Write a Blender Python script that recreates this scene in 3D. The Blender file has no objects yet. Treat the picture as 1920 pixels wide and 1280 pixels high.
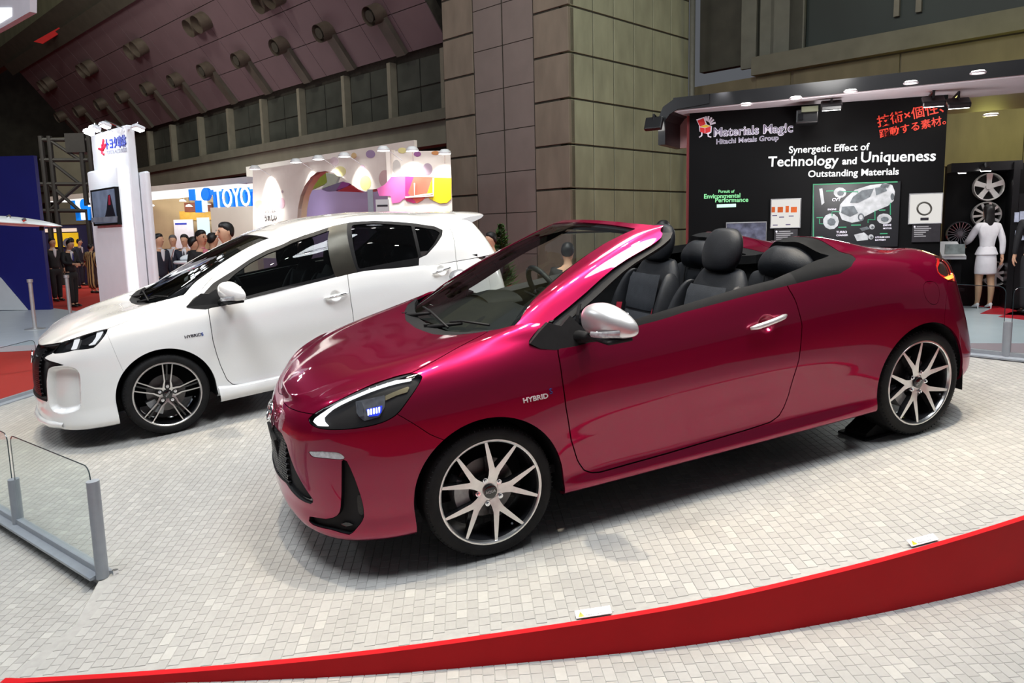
import bpy, bmesh, math, random
import numpy as np
from mathutils import Matrix, Vector
random.seed(7); np.random.seed(7)
SC = bpy.context.scene
COL = SC.collection
# ---------------------------------------------------------------- camera
FPX = 1450.0                       # focal length in pixels of the 1920x1280 photograph
def cam_axes(p, r):
    f = np.array([0, math.cos(p), -math.sin(p)]); rt = np.array([1., 0, 0]); up = np.cross(rt, f)
    return np.stack([math.cos(r)*rt+math.sin(r)*up, -math.sin(r)*rt+math.cos(r)*up, f])
CAMH = 1.55
AW = cam_axes(math.radians(8.1225), math.radians(-1.36395))      # camera axes in the level hall
AP = cam_axes(0.212014, -0.096079)                               # camera axes seen from the tilted display platform
PLH = 1.631352                                                   # camera distance above the platform plane
M3 = AW.T @ AP
MP = Matrix([[*M3[i], 0] for i in range(3)] + [[0, 0, 0, 1]])
MP.translation = Vector(M3 @ np.array([0, 0, -PLH]) + np.array([0, 0, CAMH]))
cam_d = bpy.data.cameras.new('camera'); cam = bpy.data.objects.new('camera', cam_d); COL.objects.link(cam)
cam_d.sensor_width = 36; cam_d.lens = 36*FPX/1920; cam_d.clip_start = .05; cam_d.clip_end = 300
cm = Matrix([[AW[0][i], AW[1][i], -AW[2][i], 0] for i in range(3)] + [[0, 0, 0, 1]])
cm.translation = (0, 0, CAMH); cam.matrix_world = cm
SC.camera = cam
# ---------------------------------------------------------------- world and exposure
SC.view_settings.view_transform = 'Standard'; SC.view_settings.look = 'None'
SC.view_settings.gamma = 1; SC.view_settings.use_curve_mapping = False
SC.view_settings.exposure = 0.0
W = bpy.data.worlds.new('hall_air'); SC.world = W; W.use_nodes = True
W.node_tree.nodes['Background'].inputs[0].default_value = (.85, .9, 1, 1)
W.node_tree.nodes['Background'].inputs[1].default_value = .11
# ---------------------------------------------------------------- the hall's overhead lamps and added wash lights
def w2(x, y, z): return Vector((x, y, z))
def lamp(kind, loc, target, power, size=.3, color=(1, 1, 1), angle=60, blend=.5, name='stage_light'):
    d = bpy.data.lights.new(name, kind); d.energy = power; d.color = color
    if kind == 'AREA': d.shape = 'DISK'; d.size = size
    if kind == 'SPOT': d.shadow_soft_size = size; d.spot_size = math.radians(angle); d.spot_blend = blend
    if kind == 'POINT': d.shadow_soft_size = size
    o = bpy.data.objects.new(name, d); COL.objects.link(o); o.location = loc
    o.rotation_euler = (Vector(target)-Vector(loc)).to_track_quat('-Z', 'Y').to_euler()
    return o
WARM = (1, .87, .68); COOL = (.9, .95, 1)
HALL = [((-3.0, 1.5, 9.5), (-2.0, 4.5, 0.4), 680, 3.0), ((3.2, 2.0, 9.5), (1.5, 4.5, 0.4), 560, 3.0), ((0.5, 8.5, 9.5), (0, 7.0, 0), 300, 3.0)]
for a, b, p, s in HALL: lamp('AREA', a, b, p, s, COOL, name='hall_ceiling_light')
# added wash lights that brighten the concrete building; no fixtures hang there
for a, b, p, s, c in [((3.5, 13.0, 11.0), (4.0, 23.5, 5.5), 470, 3.0, (.97, 1, .90)), ((-5.0, 15.0, 12.0), (-2.0, 25.0, 6.0), 330, 3.0, (1, .94, .88)), ((-14.0, 22.0, 4.5), (-11.0, 33.0, 13.0), 130, 3.0, (1, .88, .95)), ((10.0, 13.0, 9.0), (9.0, 22.0, 7.0), 110, 3.0, (1, .95, .8)), ((-18.0, 24.0, 10.0), (-22.0, 36.0, 6.0), 900, 3.0, (1, .97, .85)), ((-15.0, 17.0, 17.5), (-24.0, 34.0, 17.0), 1800, 3.0, (1, 1, .82))]:
    lamp('AREA', a, b, p, s, c, name='added_wash_light')
# spotlights hanging on the lighting truss above the platform
SPOTS = [(-1.3, 3.5, -1.2, 3.4, 250), (.3, 3.3, .2, 3.2, 330), (1.7, 3.7, 1.7, 3.6, 380), (3.0, 4.4, 3.0, 4.4, 360), (.9, 4.7, .9, 4.5, 240), (-3.2, 5.7, -3.3, 5.7, 290), (-4.5, 6.1, -4.5, 6.1, 170), (-1.9, 6.7, -2.0, 6.6, 340), (.2, 7.6, .1, 7.4, 300)]
for i, (x, y, tx, ty, p) in enumerate(SPOTS):
    lamp('SPOT', (x, y, 5.6), (tx, ty, .3), p*2.8, .06, WARM, 42, .9)
# ---------------------------------------------------------------- materials
MATS = {}
def mat(name, col=(.8, .8, .8), rough=.5, metal=0., coat=0., spec=.5, emit=None, estr=0., trans=0., ior=1.45, alpha=1.,
        noise=0., nscale=6., bump=0., bscale=40., tint=None, coatr=.03, stretch=None):
    if name in MATS: return MATS[name]
    m = bpy.data.materials.new(name); m.use_nodes = True; nt = m.node_tree; b = nt.nodes['Principled BSDF']
    I = b.inputs
    I['Base Color'].default_value = (*col, 1); I['Roughness'].default_value = rough; I['Metallic'].default_value = metal
    I['Coat Weight'].default_value = coat; I['Coat Roughness'].default_value = coatr; I['Specular IOR Level'].default_value = spec
    I['Transmission Weight'].default_value = trans; I['IOR'].default_value = ior; I['Alpha'].default_value = alpha
    if tint: I['Specular Tint'].default_value = (*tint, 1)
    if emit: I['Emission Color'].default_value = (*emit, 1); I['Emission Strength'].default_value = estr
    tc = None
    if noise or bump:
        tc = nt.nodes.new('ShaderNodeTexCoord'); mp = nt.nodes.new('ShaderNodeMapping')
        nt.links.new(tc.outputs['Object'], mp.inputs[0])
        if stretch: mp.inputs['Scale'].default_value = stretch
    if noise:
        n = nt.nodes.new('ShaderNodeTexNoise'); n.inputs['Scale'].default_value = nscale; n.inputs['Detail'].default_value = 5
        nt.links.new(mp.outputs[0], n.inputs['Vector'])
        r = nt.nodes.new('ShaderNodeValToRGB'); e = r.color_ramp.elements
        e[0].position = .3; e[1].position = .7
        e[0].color = (*[c*(1-noise) for c in col], 1); e[1].color = (*[min(1, c*(1+noise)) for c in col], 1)
        nt.links.new(n.outputs[0], r.inputs[0]); nt.links.new(r.outputs[0], I['Base Color'])
    if bump:
        n2 = nt.nodes.new('ShaderNodeTexNoise'); n2.inputs['Scale'].default_value = bscale; n2.inputs['Detail'].default_value = 3
        nt.links.new(mp.outputs[0], n2.inputs['Vector'])
        bp = nt.nodes.new('ShaderNodeBump'); bp.inputs['Strength'].default_value = bump; bp.inputs['Distance'].default_value = .01
        nt.links.new(n2.outputs[0], bp.inputs['Height']); nt.links.new(bp.outputs[0], I['Normal'])
    MATS[name] = m; return m
def lightmat(name, col, s): return mat(name, (0, 0, 0), .5, emit=col, estr=s)

# ---------------------------------------------------------------- object helpers
def link(o, parent=None):
    COL.objects.link(o)
    if parent is not None: o.parent = parent
    return o
def tag(o, label, cat, group=None):
    o['label'] = label; o['category'] = cat
    if group: o['group'] = group
    return o
def struct(o): o['kind'] = 'structure'; return o
def empty(name, mtx, label=None, cat=None, group=None):
    o = bpy.data.objects.new(name, None); o.empty_display_size = .2; link(o); o.matrix_world = mtx
    if label: tag(o, label, cat, group)
    return o
def TR(x, y, z, rz=0): return Matrix.Translation((x, y, z)) @ Matrix.Rotation(rz, 4, 'Z')
def mesh_obj(name, V, F, m, parent=None, smooth=False, mtx=None, angle=None):
    me = bpy.data.meshes.new(name); me.from_pydata([tuple(map(float, v)) for v in V], [], [tuple(map(int, f)) for f in F])
    if m is not None: me.materials.append(m)
    if smooth: me.polygons.foreach_set('use_smooth', [True]*len(me.polygons))
    if angle: me.set_sharp_from_angle(angle=math.radians(angle))
    me.update(); o = bpy.data.objects.new(name, me); link(o, parent)
    if mtx is not None: o.matrix_local = mtx
    return o
class MB:
    """collects primitive shapes that together form ONE part"""
    def __init__(s): s.V = []; s.F = []
    def add(s, V, F):
        b = len(s.V); s.V += [tuple(v) for v in V]; s.F += [tuple(i+b for i in f) for f in F]; return s
    def box(s, c, d, R=None, bev=0.):
        x, y, z = [k/2 for k in d]
        if bev <= 0:
            V = [(i*x, j*y, k*z) for i in (-1, 1) for j in (-1, 1) for k in (-1, 1)]
            F = [(0, 1, 3, 2), (4, 6, 7, 5), (0, 4, 5, 1), (2, 3, 7, 6), (0, 2, 6, 4), (1, 5, 7, 3)]
        else:
            bm = bmesh.new(); bmesh.ops.create_cube(bm, size=1)
            for v in bm.verts: v.co = Vector((v.co.x*2*x, v.co.y*2*y, v.co.z*2*z))
            bmesh.ops.bevel(bm, geom=bm.edges[:], offset=bev, segments=2, affect='EDGES', profile=.5)
            bm.verts.index_update(); V = [v.co[:] for v in bm.verts]; F = [[v.index for v in f.verts] for f in bm.faces]; bm.free()
        if R is not None: V = [tuple(R @ Vector(v)) for v in V]
        return s.add([(v[0]+c[0], v[1]+c[1], v[2]+c[2]) for v in V], F)
    def cyl(s, a, b, r, n=16, r2=None, cap=True):
        a = Vector(a); b = Vector(b); r2 = r if r2 is None else r2
        d = (b-a).normalized(); u = d.orthogonal().normalized(); w = d.cross(u); V = []; F = []
        for i in range(n):
            t = 2*math.pi*i/n; k = u*math.cos(t)+w*math.sin(t); V += [a+k*r, b+k*r2]
        for i in range(n): j = (i+1) % n; F.append((2*i, 2*j, 2*j+1, 2*i+1))
        if cap: F.append([2*i for i in range(n)][::-1]); F.append([2*i+1 for i in range(n)])
        return s.add(V, F)
    def tube(s, P, r, n=8, closed=False, cap=True):
        P = [Vector(p) for p in P]; m = len(P); V = []; F = []; up = None
        rs = r if isinstance(r, (list, tuple)) else [r]*m
        for i, p in enumerate(P):
            a = P[(i-1) % m] if closed or i > 0 else P[0]; b = P[(i+1) % m] if closed or i < m-1 else P[-1]
            d = (b-a).normalized()
            u = d.orthogonal().normalized() if up is None else (up-d*up.dot(d)).normalized()
            up = u; w = d.cross(u)
            for k in range(n): t = 2*math.pi*k/n; V.append(p+(u*math.cos(t)+w*math.sin(t))*rs[i])
        for i in range(m if closed else m-1):
            j = (i+1) % m
            for k in range(n): l = (k+1) % n; F.append((i*n+k, i*n+l, j*n+l, j*n+k))
        if cap and not closed: F.append(list(range(n))[::-1]); F.append([(m-1)*n+k for k in range(n)])
        return s.add(V, F)
    def lathe(s, prof, n=48, axis='Y', c=(0, 0, 0), closed=False):
        V = []; F = []; m = len(prof)
        for i in range(n):
            t = 2*math.pi*i/n
            for r, h in prof:
                a, b = r*math.cos(t), r*math.sin(t)
                v = (a, h, b) if axis == 'Y' else ((a, b, h) if axis == 'Z' else (h, a, b))
                V.append((v[0]+c[0], v[1]+c[1], v[2]+c[2]))
        for i in range(n):
            j = (i+1) % n
            for k in range(m if closed else m-1): l = (k+1) % m; F.append((i*m+k, i*m+l, j*m+l, j*m+k))
        return s.add(V, F)
    def prism(s, poly, a, b, fn):
        """outline poly (2D) extruded between depths a and b; fn(x,y,depth)->3D"""
        n = len(poly); V = [fn(x, y, a) for x, y in poly]+[fn(x, y, b) for x, y in poly]
        F = [tuple(range(n))[::-1], tuple(range(n, 2*n))]+[(i, (i+1) % n, n+(i+1) % n, n+i) for i in range(n)]
        return s.add(V, F)
    def grid(s, G):
        h = len(G); w = len(G[0]); V = [p for r in G for p in r]
        return s.add(V, [(i*w+j, i*w+j+1, (i+1)*w+j+1, (i+1)*w+j) for i in range(h-1) for j in range(w-1)])
    def build(s, name, m, parent=None, smooth=False, angle=None, mtx=None):
        return mesh_obj(name, s.V, s.F, m, parent, smooth or angle is not None, mtx, angle)
def copy_tree(o, parent=None, mtx=None):
    c = o.copy(); COL.objects.link(c); c.parent = parent
    if mtx is not None: c.matrix_world = mtx
    else: c.matrix_basis = o.matrix_basis
    for ch in list(o.children): copy_tree(ch, c)
    return c
def text_mesh(name, body, m, size, mtx, parent=None, ext=.004, align='LEFT', bold=0., shear=0., xs=1.):
    cu = bpy.data.curves.new(name, 'FONT'); cu.body = body; cu.size = size; cu.extrude = ext; cu.align_x = align; cu.offset = bold; cu.shear = shear
    cu.resolution_u = 3
    t = bpy.data.objects.new(name, cu); COL.objects.link(t)
    dg = bpy.context.evaluated_depsgraph_get(); me = bpy.data.meshes.new_from_object(t.evaluated_get(dg))
    bpy.data.objects.remove(t); bpy.data.curves.remove(cu)
    me.materials.clear(); me.materials.append(m); o = bpy.data.objects.new(name, me); link(o, parent)
    if xs != 1.: me.transform(Matrix.Scale(xs, 4, (1, 0, 0)))
    if parent is None: o.matrix_world = mtx
    else: o.matrix_local = mtx
    return o
# ---------------------------------------------------------------- photo pixel helpers (direction only; depth comes from a plane)
def ray_car(T, u, v):
    d = AP.T @ np.array([(u-960)/FPX, (640-v)/FPX, 1.]); T = np.array(T); Ri = T[:3, :3].T
    return Ri @ (np.array([0, 0, PLH])-T[:3, 3]), Ri @ d
def proj_car(T, P):
    T = np.array(T); c = (P @ T[:3, :3].T+T[:3, 3]-np.array([0, 0, PLH])) @ AP.T
    return np.stack([960+FPX*c[:, 0]/c[:, 2], 640-FPX*c[:, 1]/c[:, 2]], -1), c[:, 2]
def wray(u, v): return AW.T @ np.array([(u-960)/FPX, (640-v)/FPX, 1.])
def wplane(u, v, n, p0):
    d = wray(u, v); o = np.array([0, 0, CAMH]); n = np.array(n, float); return Vector(o+d*(n @ (np.array(p0)-o))/(n @ d))
def w_y(u, v, y): return wplane(u, v, (0, 1, 0), (0, y, 0))
def w_z(u, v, z=0.): return wplane(u, v, (0, 0, 1), (0, 0, z))
def p_z(u, v, z=0.):                         # pixel -> platform frame, height z above the platform
    o, d = ray_car(Matrix.Identity(4), u, v); return Vector(o+d*(z-o[2])/d[2])
# ---------------------------------------------------------------- smooth car surfaces and panel cutting
def pchip(x, Y, xq):
    x = np.asarray(x, float); Y = np.asarray(Y, float); h = np.diff(x); sh = (-1,)+(1,)*(Y.ndim-1); hh = h.reshape(sh)
    d = np.diff(Y, axis=0)/hh; m = np.zeros_like(Y)
    # Catmull-like tangents, limited a little
    m[1:-1] = (d[:-1]*hh[1:]+d[1:]*hh[:-1])/(hh[1:]+hh[:-1]); m[0] = d[0]; m[-1] = d[-1]
    i = np.clip(np.searchsorted(x, xq)-1, 0, len(x)-2); t = ((xq-x[i])/h[i]).reshape(sh); H = h[i].reshape(sh)
    return ((1+2*t)*(1-t)**2*Y[i]+t*(1-t)**2*H*m[i]+t*t*(3-2*t)*Y[i+1]+t*t*(t-1)*H*m[i+1])
class Surf: pass
def loft(C, nu, nv, uw=None, sym0=True):
    """C: stations x levels x 3 control points (half car, y>=0) -> dense grid with normals and a metric (s,t) chart"""
    C = np.array(C, float); K, L, _ = C.shape
    ku = np.concatenate([[0], np.cumsum(np.maximum(np.linalg.norm(np.diff(C[:, L//2], axis=0), axis=1), .02))])
    cl = np.linalg.norm(np.diff(C, axis=1), axis=2).mean(0); kv = np.concatenate([[0], np.cumsum(np.maximum(cl, .01))])
    qu = np.interp(np.linspace(0, 1, nu), np.linspace(0, 1, K), ku) if uw else np.linspace(0, ku[-1], nu)
    qv = np.linspace(0, kv[-1], nv)
    # mirror in front and behind so that the surface crosses the centre plane squarely
    Cm = C[1:2].copy(); Cm[..., 1] *= -1; Ce = C[-2:-1].copy(); Ce[..., 1] *= -1
    kk = np.concatenate([[-ku[1]], ku, [2*ku[-1]-ku[-2]]])
    A = pchip(kk, np.concatenate([Cm, C, Ce]), qu); B = pchip(kv, A.transpose(1, 0, 2), qv).transpose(1, 0, 2)
    e = 1e-3
    def ev(q, r): return pchip(kv, pchip(kk, np.concatenate([Cm, C, Ce]), q).transpose(1, 0, 2), r).transpose(1, 0, 2)
    du = ev(qu+e, qv)-ev(qu-e, qv); dv = ev(qu, np.minimum(qv+e, kv[-1]))-ev(qu, np.maximum(qv-e, 0))
    N = np.cross(dv, du); ln = np.linalg.norm(N, axis=2, keepdims=True)
    bad = ln[..., 0] < 1e-12; N = N/np.maximum(ln, 1e-12)
    if bad.any(): N[bad] = (0, 0, 1)
    S = Surf(); S.P = B; S.N = N; S.qu = qu; S.qv = qv; S.ku = ku; S.kv = kv; S.nu = nu; S.nv = nv; S.eval = lambda q, r: ev(np.atleast_1d(q), np.atleast_1d(r))
    U, Vv = np.meshgrid(qu, qv, indexing='ij')
    S.M = PM(np.concatenate([B, N, U[..., None], Vv[..., None]], 2).reshape(-1, 8),
             [(i*nv+j, i*nv+j+1, (i+1)*nv+j+1, (i+1)*nv+j) for i in range(nu-1) for j in range(nv-1)])
    return S
class PM:
    """polygon patch; vertex rows = x y z nx ny nz s t"""
    def __init__(s, A, F): s.A = A; s.F = F
    def clip(s, f):
        """split by field f (per vertex): returns (f<=0 part, f>0 part)"""
        A = s.A; n = len(A); extra = []; cache = {}; ins = []; out = []; pos = f > 0; cnt = n
        for F in s.F:
            k = sum(1 for i in F if pos[i])
            if k == 0: ins.append(F); continue
            if k == len(F): out.append(F); continue
            a = []; b = []
            for q in range(len(F)):
                i, j = F[q], F[(q+1) % len(F)]
                (b if pos[i] else a).append(i)
                if pos[i] != pos[j]:
                    key = (i, j) if i < j else (j, i)
                    if key not in cache:
                        t = f[key[0]]/(f[key[0]]-f[key[1]]); extra.append(A[key[0]]*(1-t)+A[key[1]]*t); cache[key] = cnt; cnt += 1
                    a.append(cache[key]); b.append(cache[key])
            if len(a) > 2: ins.append(tuple(a))
            if len(b) > 2: out.append(tuple(b))
        B = np.concatenate([A, np.array(extra)]) if extra else A
        return PM(B, ins).compact(), PM(B, out).compact()
    def compact(s):
        used = sorted({i for F in s.F for i in F}); m = {v: k for k, v in enumerate(used)}
        s.A = s.A[used] if used else s.A[:0]; s.F = [tuple(m[i] for i in F) for F in s.F]; return s
    def refine(s, n=1):
        M = s
        for _ in range(n):
            A = M.A; ex = []; cache = {}; F = []; c = len(A)
            for f in M.F:
                m = A[list(f)].mean(0); ex.append(m); ci = c; c += 1; mids = []
                for q in range(len(f)):
                    k = (min(f[q], f[(q+1) % len(f)]), max(f[q], f[(q+1) % len(f)]))
                    if k not in cache: ex.append((A[k[0]]+A[k[1]])/2); cache[k] = c; c += 1
                    mids.append(cache[k])
                for q in range(len(f)): F.append((ci, mids[q-1], f[q], mids[q]))
            M = PM(np.concatenate([A, np.array(ex)]), F)
        return M
    def mirror(s):
        A = s.A.copy(); A[:, 1] *= -1; A[:, 4] *= -1; return PM(A, [F[::-1] for F in s.F])
    def join(s, o): n = len(s.A); return PM(np.concatenate([s.A, o.A]), s.F+[tuple(i+n for i in F) for F in o.F])
    def offset(s, d): A = s.A.copy(); A[:, :3] += A[:, 3:6]*d; return PM(A, s.F)
    def build(s, name, m, parent, rim=.012, flip=False, both=False):
        """object with true panel thickness: the border is folded inwards by rim"""
        A = s.A; V = [tuple(r[:3]) for r in A]; F = []; LN = []
        ec = {}
        for f in s.F:
            F.append(f); LN += [tuple(A[i, 3:6]) for i in f]
            for q in range(len(f)):
                i, j = f[q], f[(q+1) % len(f)]; k = (min(i, j), max(i, j)); ec[k] = None if k in ec else (i, j)
        if rim:
            for k, e in ec.items():
                if e is None: continue
                i, j = e
                if abs(A[i, 1]) < 1e-4 and abs(A[j, 1]) < 1e-4: continue
                p, q = A[i, :3], A[j, :3]; b = len(V); r0 = p-A[i, 3:6]*rim; r1 = q-A[j, 3:6]*rim
                V += [tuple(p), tuple(q), tuple(r1), tuple(r0)]; F.append((b+1, b, b+3, b+2))
                nn = np.cross(p-q, r0-q); l = np.linalg.norm(nn); nn = nn/l if l > 1e-12 else A[i, 3:6]; LN += [tuple(nn)]*4
        me = bpy.data.meshes.new(name); me.from_pydata(V, [], F); me.materials.append(m)
        me.polygons.foreach_set('use_smooth', [True]*len(me.polygons)); me.update()
        if len(me.loops) == len(LN): me.normals_split_custom_set(LN)
        o = bpy.data.objects.new(name, me); link(o, parent); return o
def sdf(poly, X):
    """signed distance (negative inside) of points X (n,2) to polygon"""
    P = np.asarray(poly, float); Q = np.roll(P, -1, 0); d = np.full(len(X), 1e9); ins = np.zeros(len(X), bool)
    for a, b in zip(P, Q):
        e = b-a; w = X-a; t = np.clip((w @ e)/max(e @ e, 1e-12), 0, 1); d = np.minimum(d, np.hypot(*(w-t[:, None]*e).T))
        c = (a[1] > X[:, 1]) != (b[1] > X[:, 1])
        with np.errstate(divide='ignore', invalid='ignore'):
            ins ^= c & (X[:, 0] < (b[0]-a[0])*(X[:, 1]-a[1])/((b[1]-a[1]) or 1e-12)+a[0])
    return np.where(ins, -d, d)
def chaikin(P, n=2, closed=True):
    P = np.asarray(P, float)
    for _ in range(n):
        Q = np.roll(P, -1, 0); R = np.empty((2*len(P), P.shape[1])); R[0::2] = .75*P+.25*Q; R[1::2] = .25*P+.75*Q
        P = R if closed else np.concatenate([P[:1], R[1:-2], P[-1:]])
    return P
def px2st(S, T, pts, side=-1):
    """pixels of the photograph -> (s,t) on the near side of the car surface"""
    P = S.P.reshape(-1, 3).copy(); P[:, 1] *= side; N = S.N.reshape(-1, 3).copy(); N[:, 1] *= side
    uv, z = proj_car(T, P); cpos = np.linalg.inv(np.array(T)) @ np.array([0, 0, PLH, 1]); vis = ((cpos[:3]-P)*N).sum(1) > 0
    out = []; nv = S.nv
    for a, b in pts:
        d = np.hypot(uv[:, 0]-a, uv[:, 1]-b)+np.where(vis, 0, 60); k = int(d.argmin()); i, j = k//nv, k % nv
        q, r = S.qu[i], S.qv[j]
        for _ in range(4):
            h = 2e-3
            def f(q, r): p = S.eval(q, r)[0, 0]*np.array([1, side, 1]); return proj_car(T, p[None])[0][0]
            p0 = f(q, r); J = np.stack([(f(q+h, r)-p0)/h, (f(q, r+h)-p0)/h], 1)
            try: st = np.linalg.solve(J, np.array([a, b])-p0)
            except Exception: break
            st = np.clip(st, -.05, .05); q = float(np.clip(q+st[0], S.qu[0], S.qu[-1])); r = float(np.clip(r+st[1], S.qv[0], S.qv[-1]))
        out.append((q, r))
    return out
def cut(M, poly, gap=.003):
    """cut polygon (in the s,t chart) out of patch -> (piece, rest) with a panel gap"""
    f = sdf(poly, M.A[:, 6:8]); a, rest = M.clip(f+gap); f2 = sdf(poly, rest.A[:, 6:8]); return a, rest.clip(-(f2-gap))[0]
def cutxz(M, poly, gap=.003):
    f = sdf(poly, M.A[:, [0, 2]]); a, rest = M.clip(f+gap); f2 = sdf(poly, rest.A[:, [0, 2]]); return a, rest.clip(-(f2-gap))[0]
def cutxy(M, poly, gap=.003):
    f = sdf(poly, M.A[:, [0, 1]]); a, rest = M.clip(f+gap); f2 = sdf(poly, rest.A[:, [0, 1]]); return a, rest.clip(-(f2-gap))[0]
def body_controls(rows):
    """rows: (base x, base y, [(z, inset)...8], crest, mid, centre)"""
    B = np.array([r[:2] for r in rows], float); k = np.concatenate([[0], np.cumsum(np.linalg.norm(np.diff(B, axis=0), axis=1))])
    Bm = np.concatenate([B[1:2]*[1, -1], B, B[-2:-1]*[1, -1]]); kk = np.concatenate([[-k[1]], k, [2*k[-1]-k[-2]]])
    t = pchip(kk, Bm, k+1e-3)-pchip(kk, Bm, k-1e-3); t /= np.linalg.norm(t, axis=1)[:, None]; n = np.stack([t[:, 1]*-1, t[:, 0]], 1)
    C = []
    for r, b, nn in zip(rows, B, n):
        C.append([(b[0]-nn[0]*i, b[1]-nn[1]*i, z) for z, i in r[2]]+[tuple(p) for p in r[3:]])
    C = np.array(C); C[0, :, 1] = 0; C[-1, :, 1] = 0; return C
ORD = ['first', 'second', 'third', 'fourth', 'fifth', 'sixth', 'seventh', 'eighth', 'ninth', 'tenth', 'eleventh', 'twelfth', 'thirteenth', 'fourteenth']
def srgb(r, g, b):
    f = lambda c: (c/255/12.92) if c <= 10 else ((c/255+.055)/1.055)**2.4
    return (f(r), f(g), f(b))
class Pl:
    """vertical plane: p0 a point, d horizontal direction pointing image-right; n points towards the camera"""
    def __init__(s, p0, d):
        s.p0 = np.array(p0, float); s.d = np.array([d[0], d[1], 0.]); s.d /= np.linalg.norm(s.d); s.n = np.array([s.d[1], -s.d[0], 0.])
        if s.n @ (np.array([0, 0, CAMH])-s.p0) < 0: s.n = -s.n
    def px(s, u, v, off=0.): return wplane(u, v, s.n, s.p0+s.n*off)
    def sz(s, u, v, off=0.): p = np.array(s.px(u, v, off)); return float((p-s.p0) @ s.d), float(p[2])
    def at(s, a, z, off=0.): p = s.p0+s.d*a+s.n*off; return (p[0], p[1], z)
    def rect(s, name, u0, v0, u1, v1, m, parent=None, off=0., th=.05, bev=0., mb=None):
        a0, z0 = s.sz(u0, v0, off); a1, z1 = s.sz(u1, v1, off); return s.box(name, a0, z0, a1, z1, m, parent, off, th, bev, mb)
    def box(s, name, a0, z0, a1, z1, m, parent=None, off=0., th=.05, bev=0., mb=None):
        R = Matrix((Vector(s.d), Vector(s.n), Vector((0, 0, 1)))).transposed()
        g = mb or MB(); c = s.at((a0+a1)/2, (z0+z1)/2, off-th/2); g.box(c, (abs(a1-a0), th, abs(z1-z0)), R, bev)
        return g if mb else g.build(name, m, parent)
    def poly(s, name, pts, m, parent=None, off=0., th=.02, mb=None):
        g = mb or MB(); q = [s.sz(u, v, off) for u, v in pts]; g.prism(q, off-th, off, lambda a, b, d_: s.at(a, b, d_))
        return g if mb else g.build(name, m, parent)
    def circ(s, name, u, v, ru, rv, m, parent=None, off=0., th=.02, n=28, mb=None):
        return s.poly(name, [(u+ru*math.cos(2*math.pi*k/n), v-rv*math.sin(2*math.pi*k/n)) for k in range(n)], m, parent, off, th, mb)
    def text(s, name, body, m, u0, v0, u1, v1, parent=None, off=0., ext=.004, bold=0., shear=0., h=None):
        """text whose baseline runs between two pixels, fitted to that width"""
        a0, z0 = s.sz(u0, v0, off); a1, z1 = s.sz(u1, v1, off); L = math.hypot(a1-a0, z1-z0); ang = math.atan2(z1-z0, a1-a0)
        o = text_mesh(name, body, m, 1., Matrix.Identity(4), None, ext, 'LEFT', bold, shear)
        w = max(v.co.x for v in o.data.vertices)-min(v.co.x for v in o.data.vertices); x0 = min(v.co.x for v in o.data.vertices)
        k = L/w; ky = k
        if h is not None:
            hh = max(v.co.y for v in o.data.vertices)-min(v.co.y for v in o.data.vertices); z2 = s.sz(u0, v0-h, off)[1]; ky = (z2-z0)/hh*1.0
        R = Matrix((Vector(s.d), Vector((0, 0, 1)), Vector(s.n))).transposed().to_4x4(); R.translation = Vector(s.at(a0, z0, off))
        o.data.transform(R @ Matrix.Rotation(ang, 4, 'Z') @ Matrix.Diagonal((k, ky, 1, 1)) @ Matrix.Translation((-x0, 0, 0)))
        if parent is not None: o.parent = parent
        return o
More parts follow.
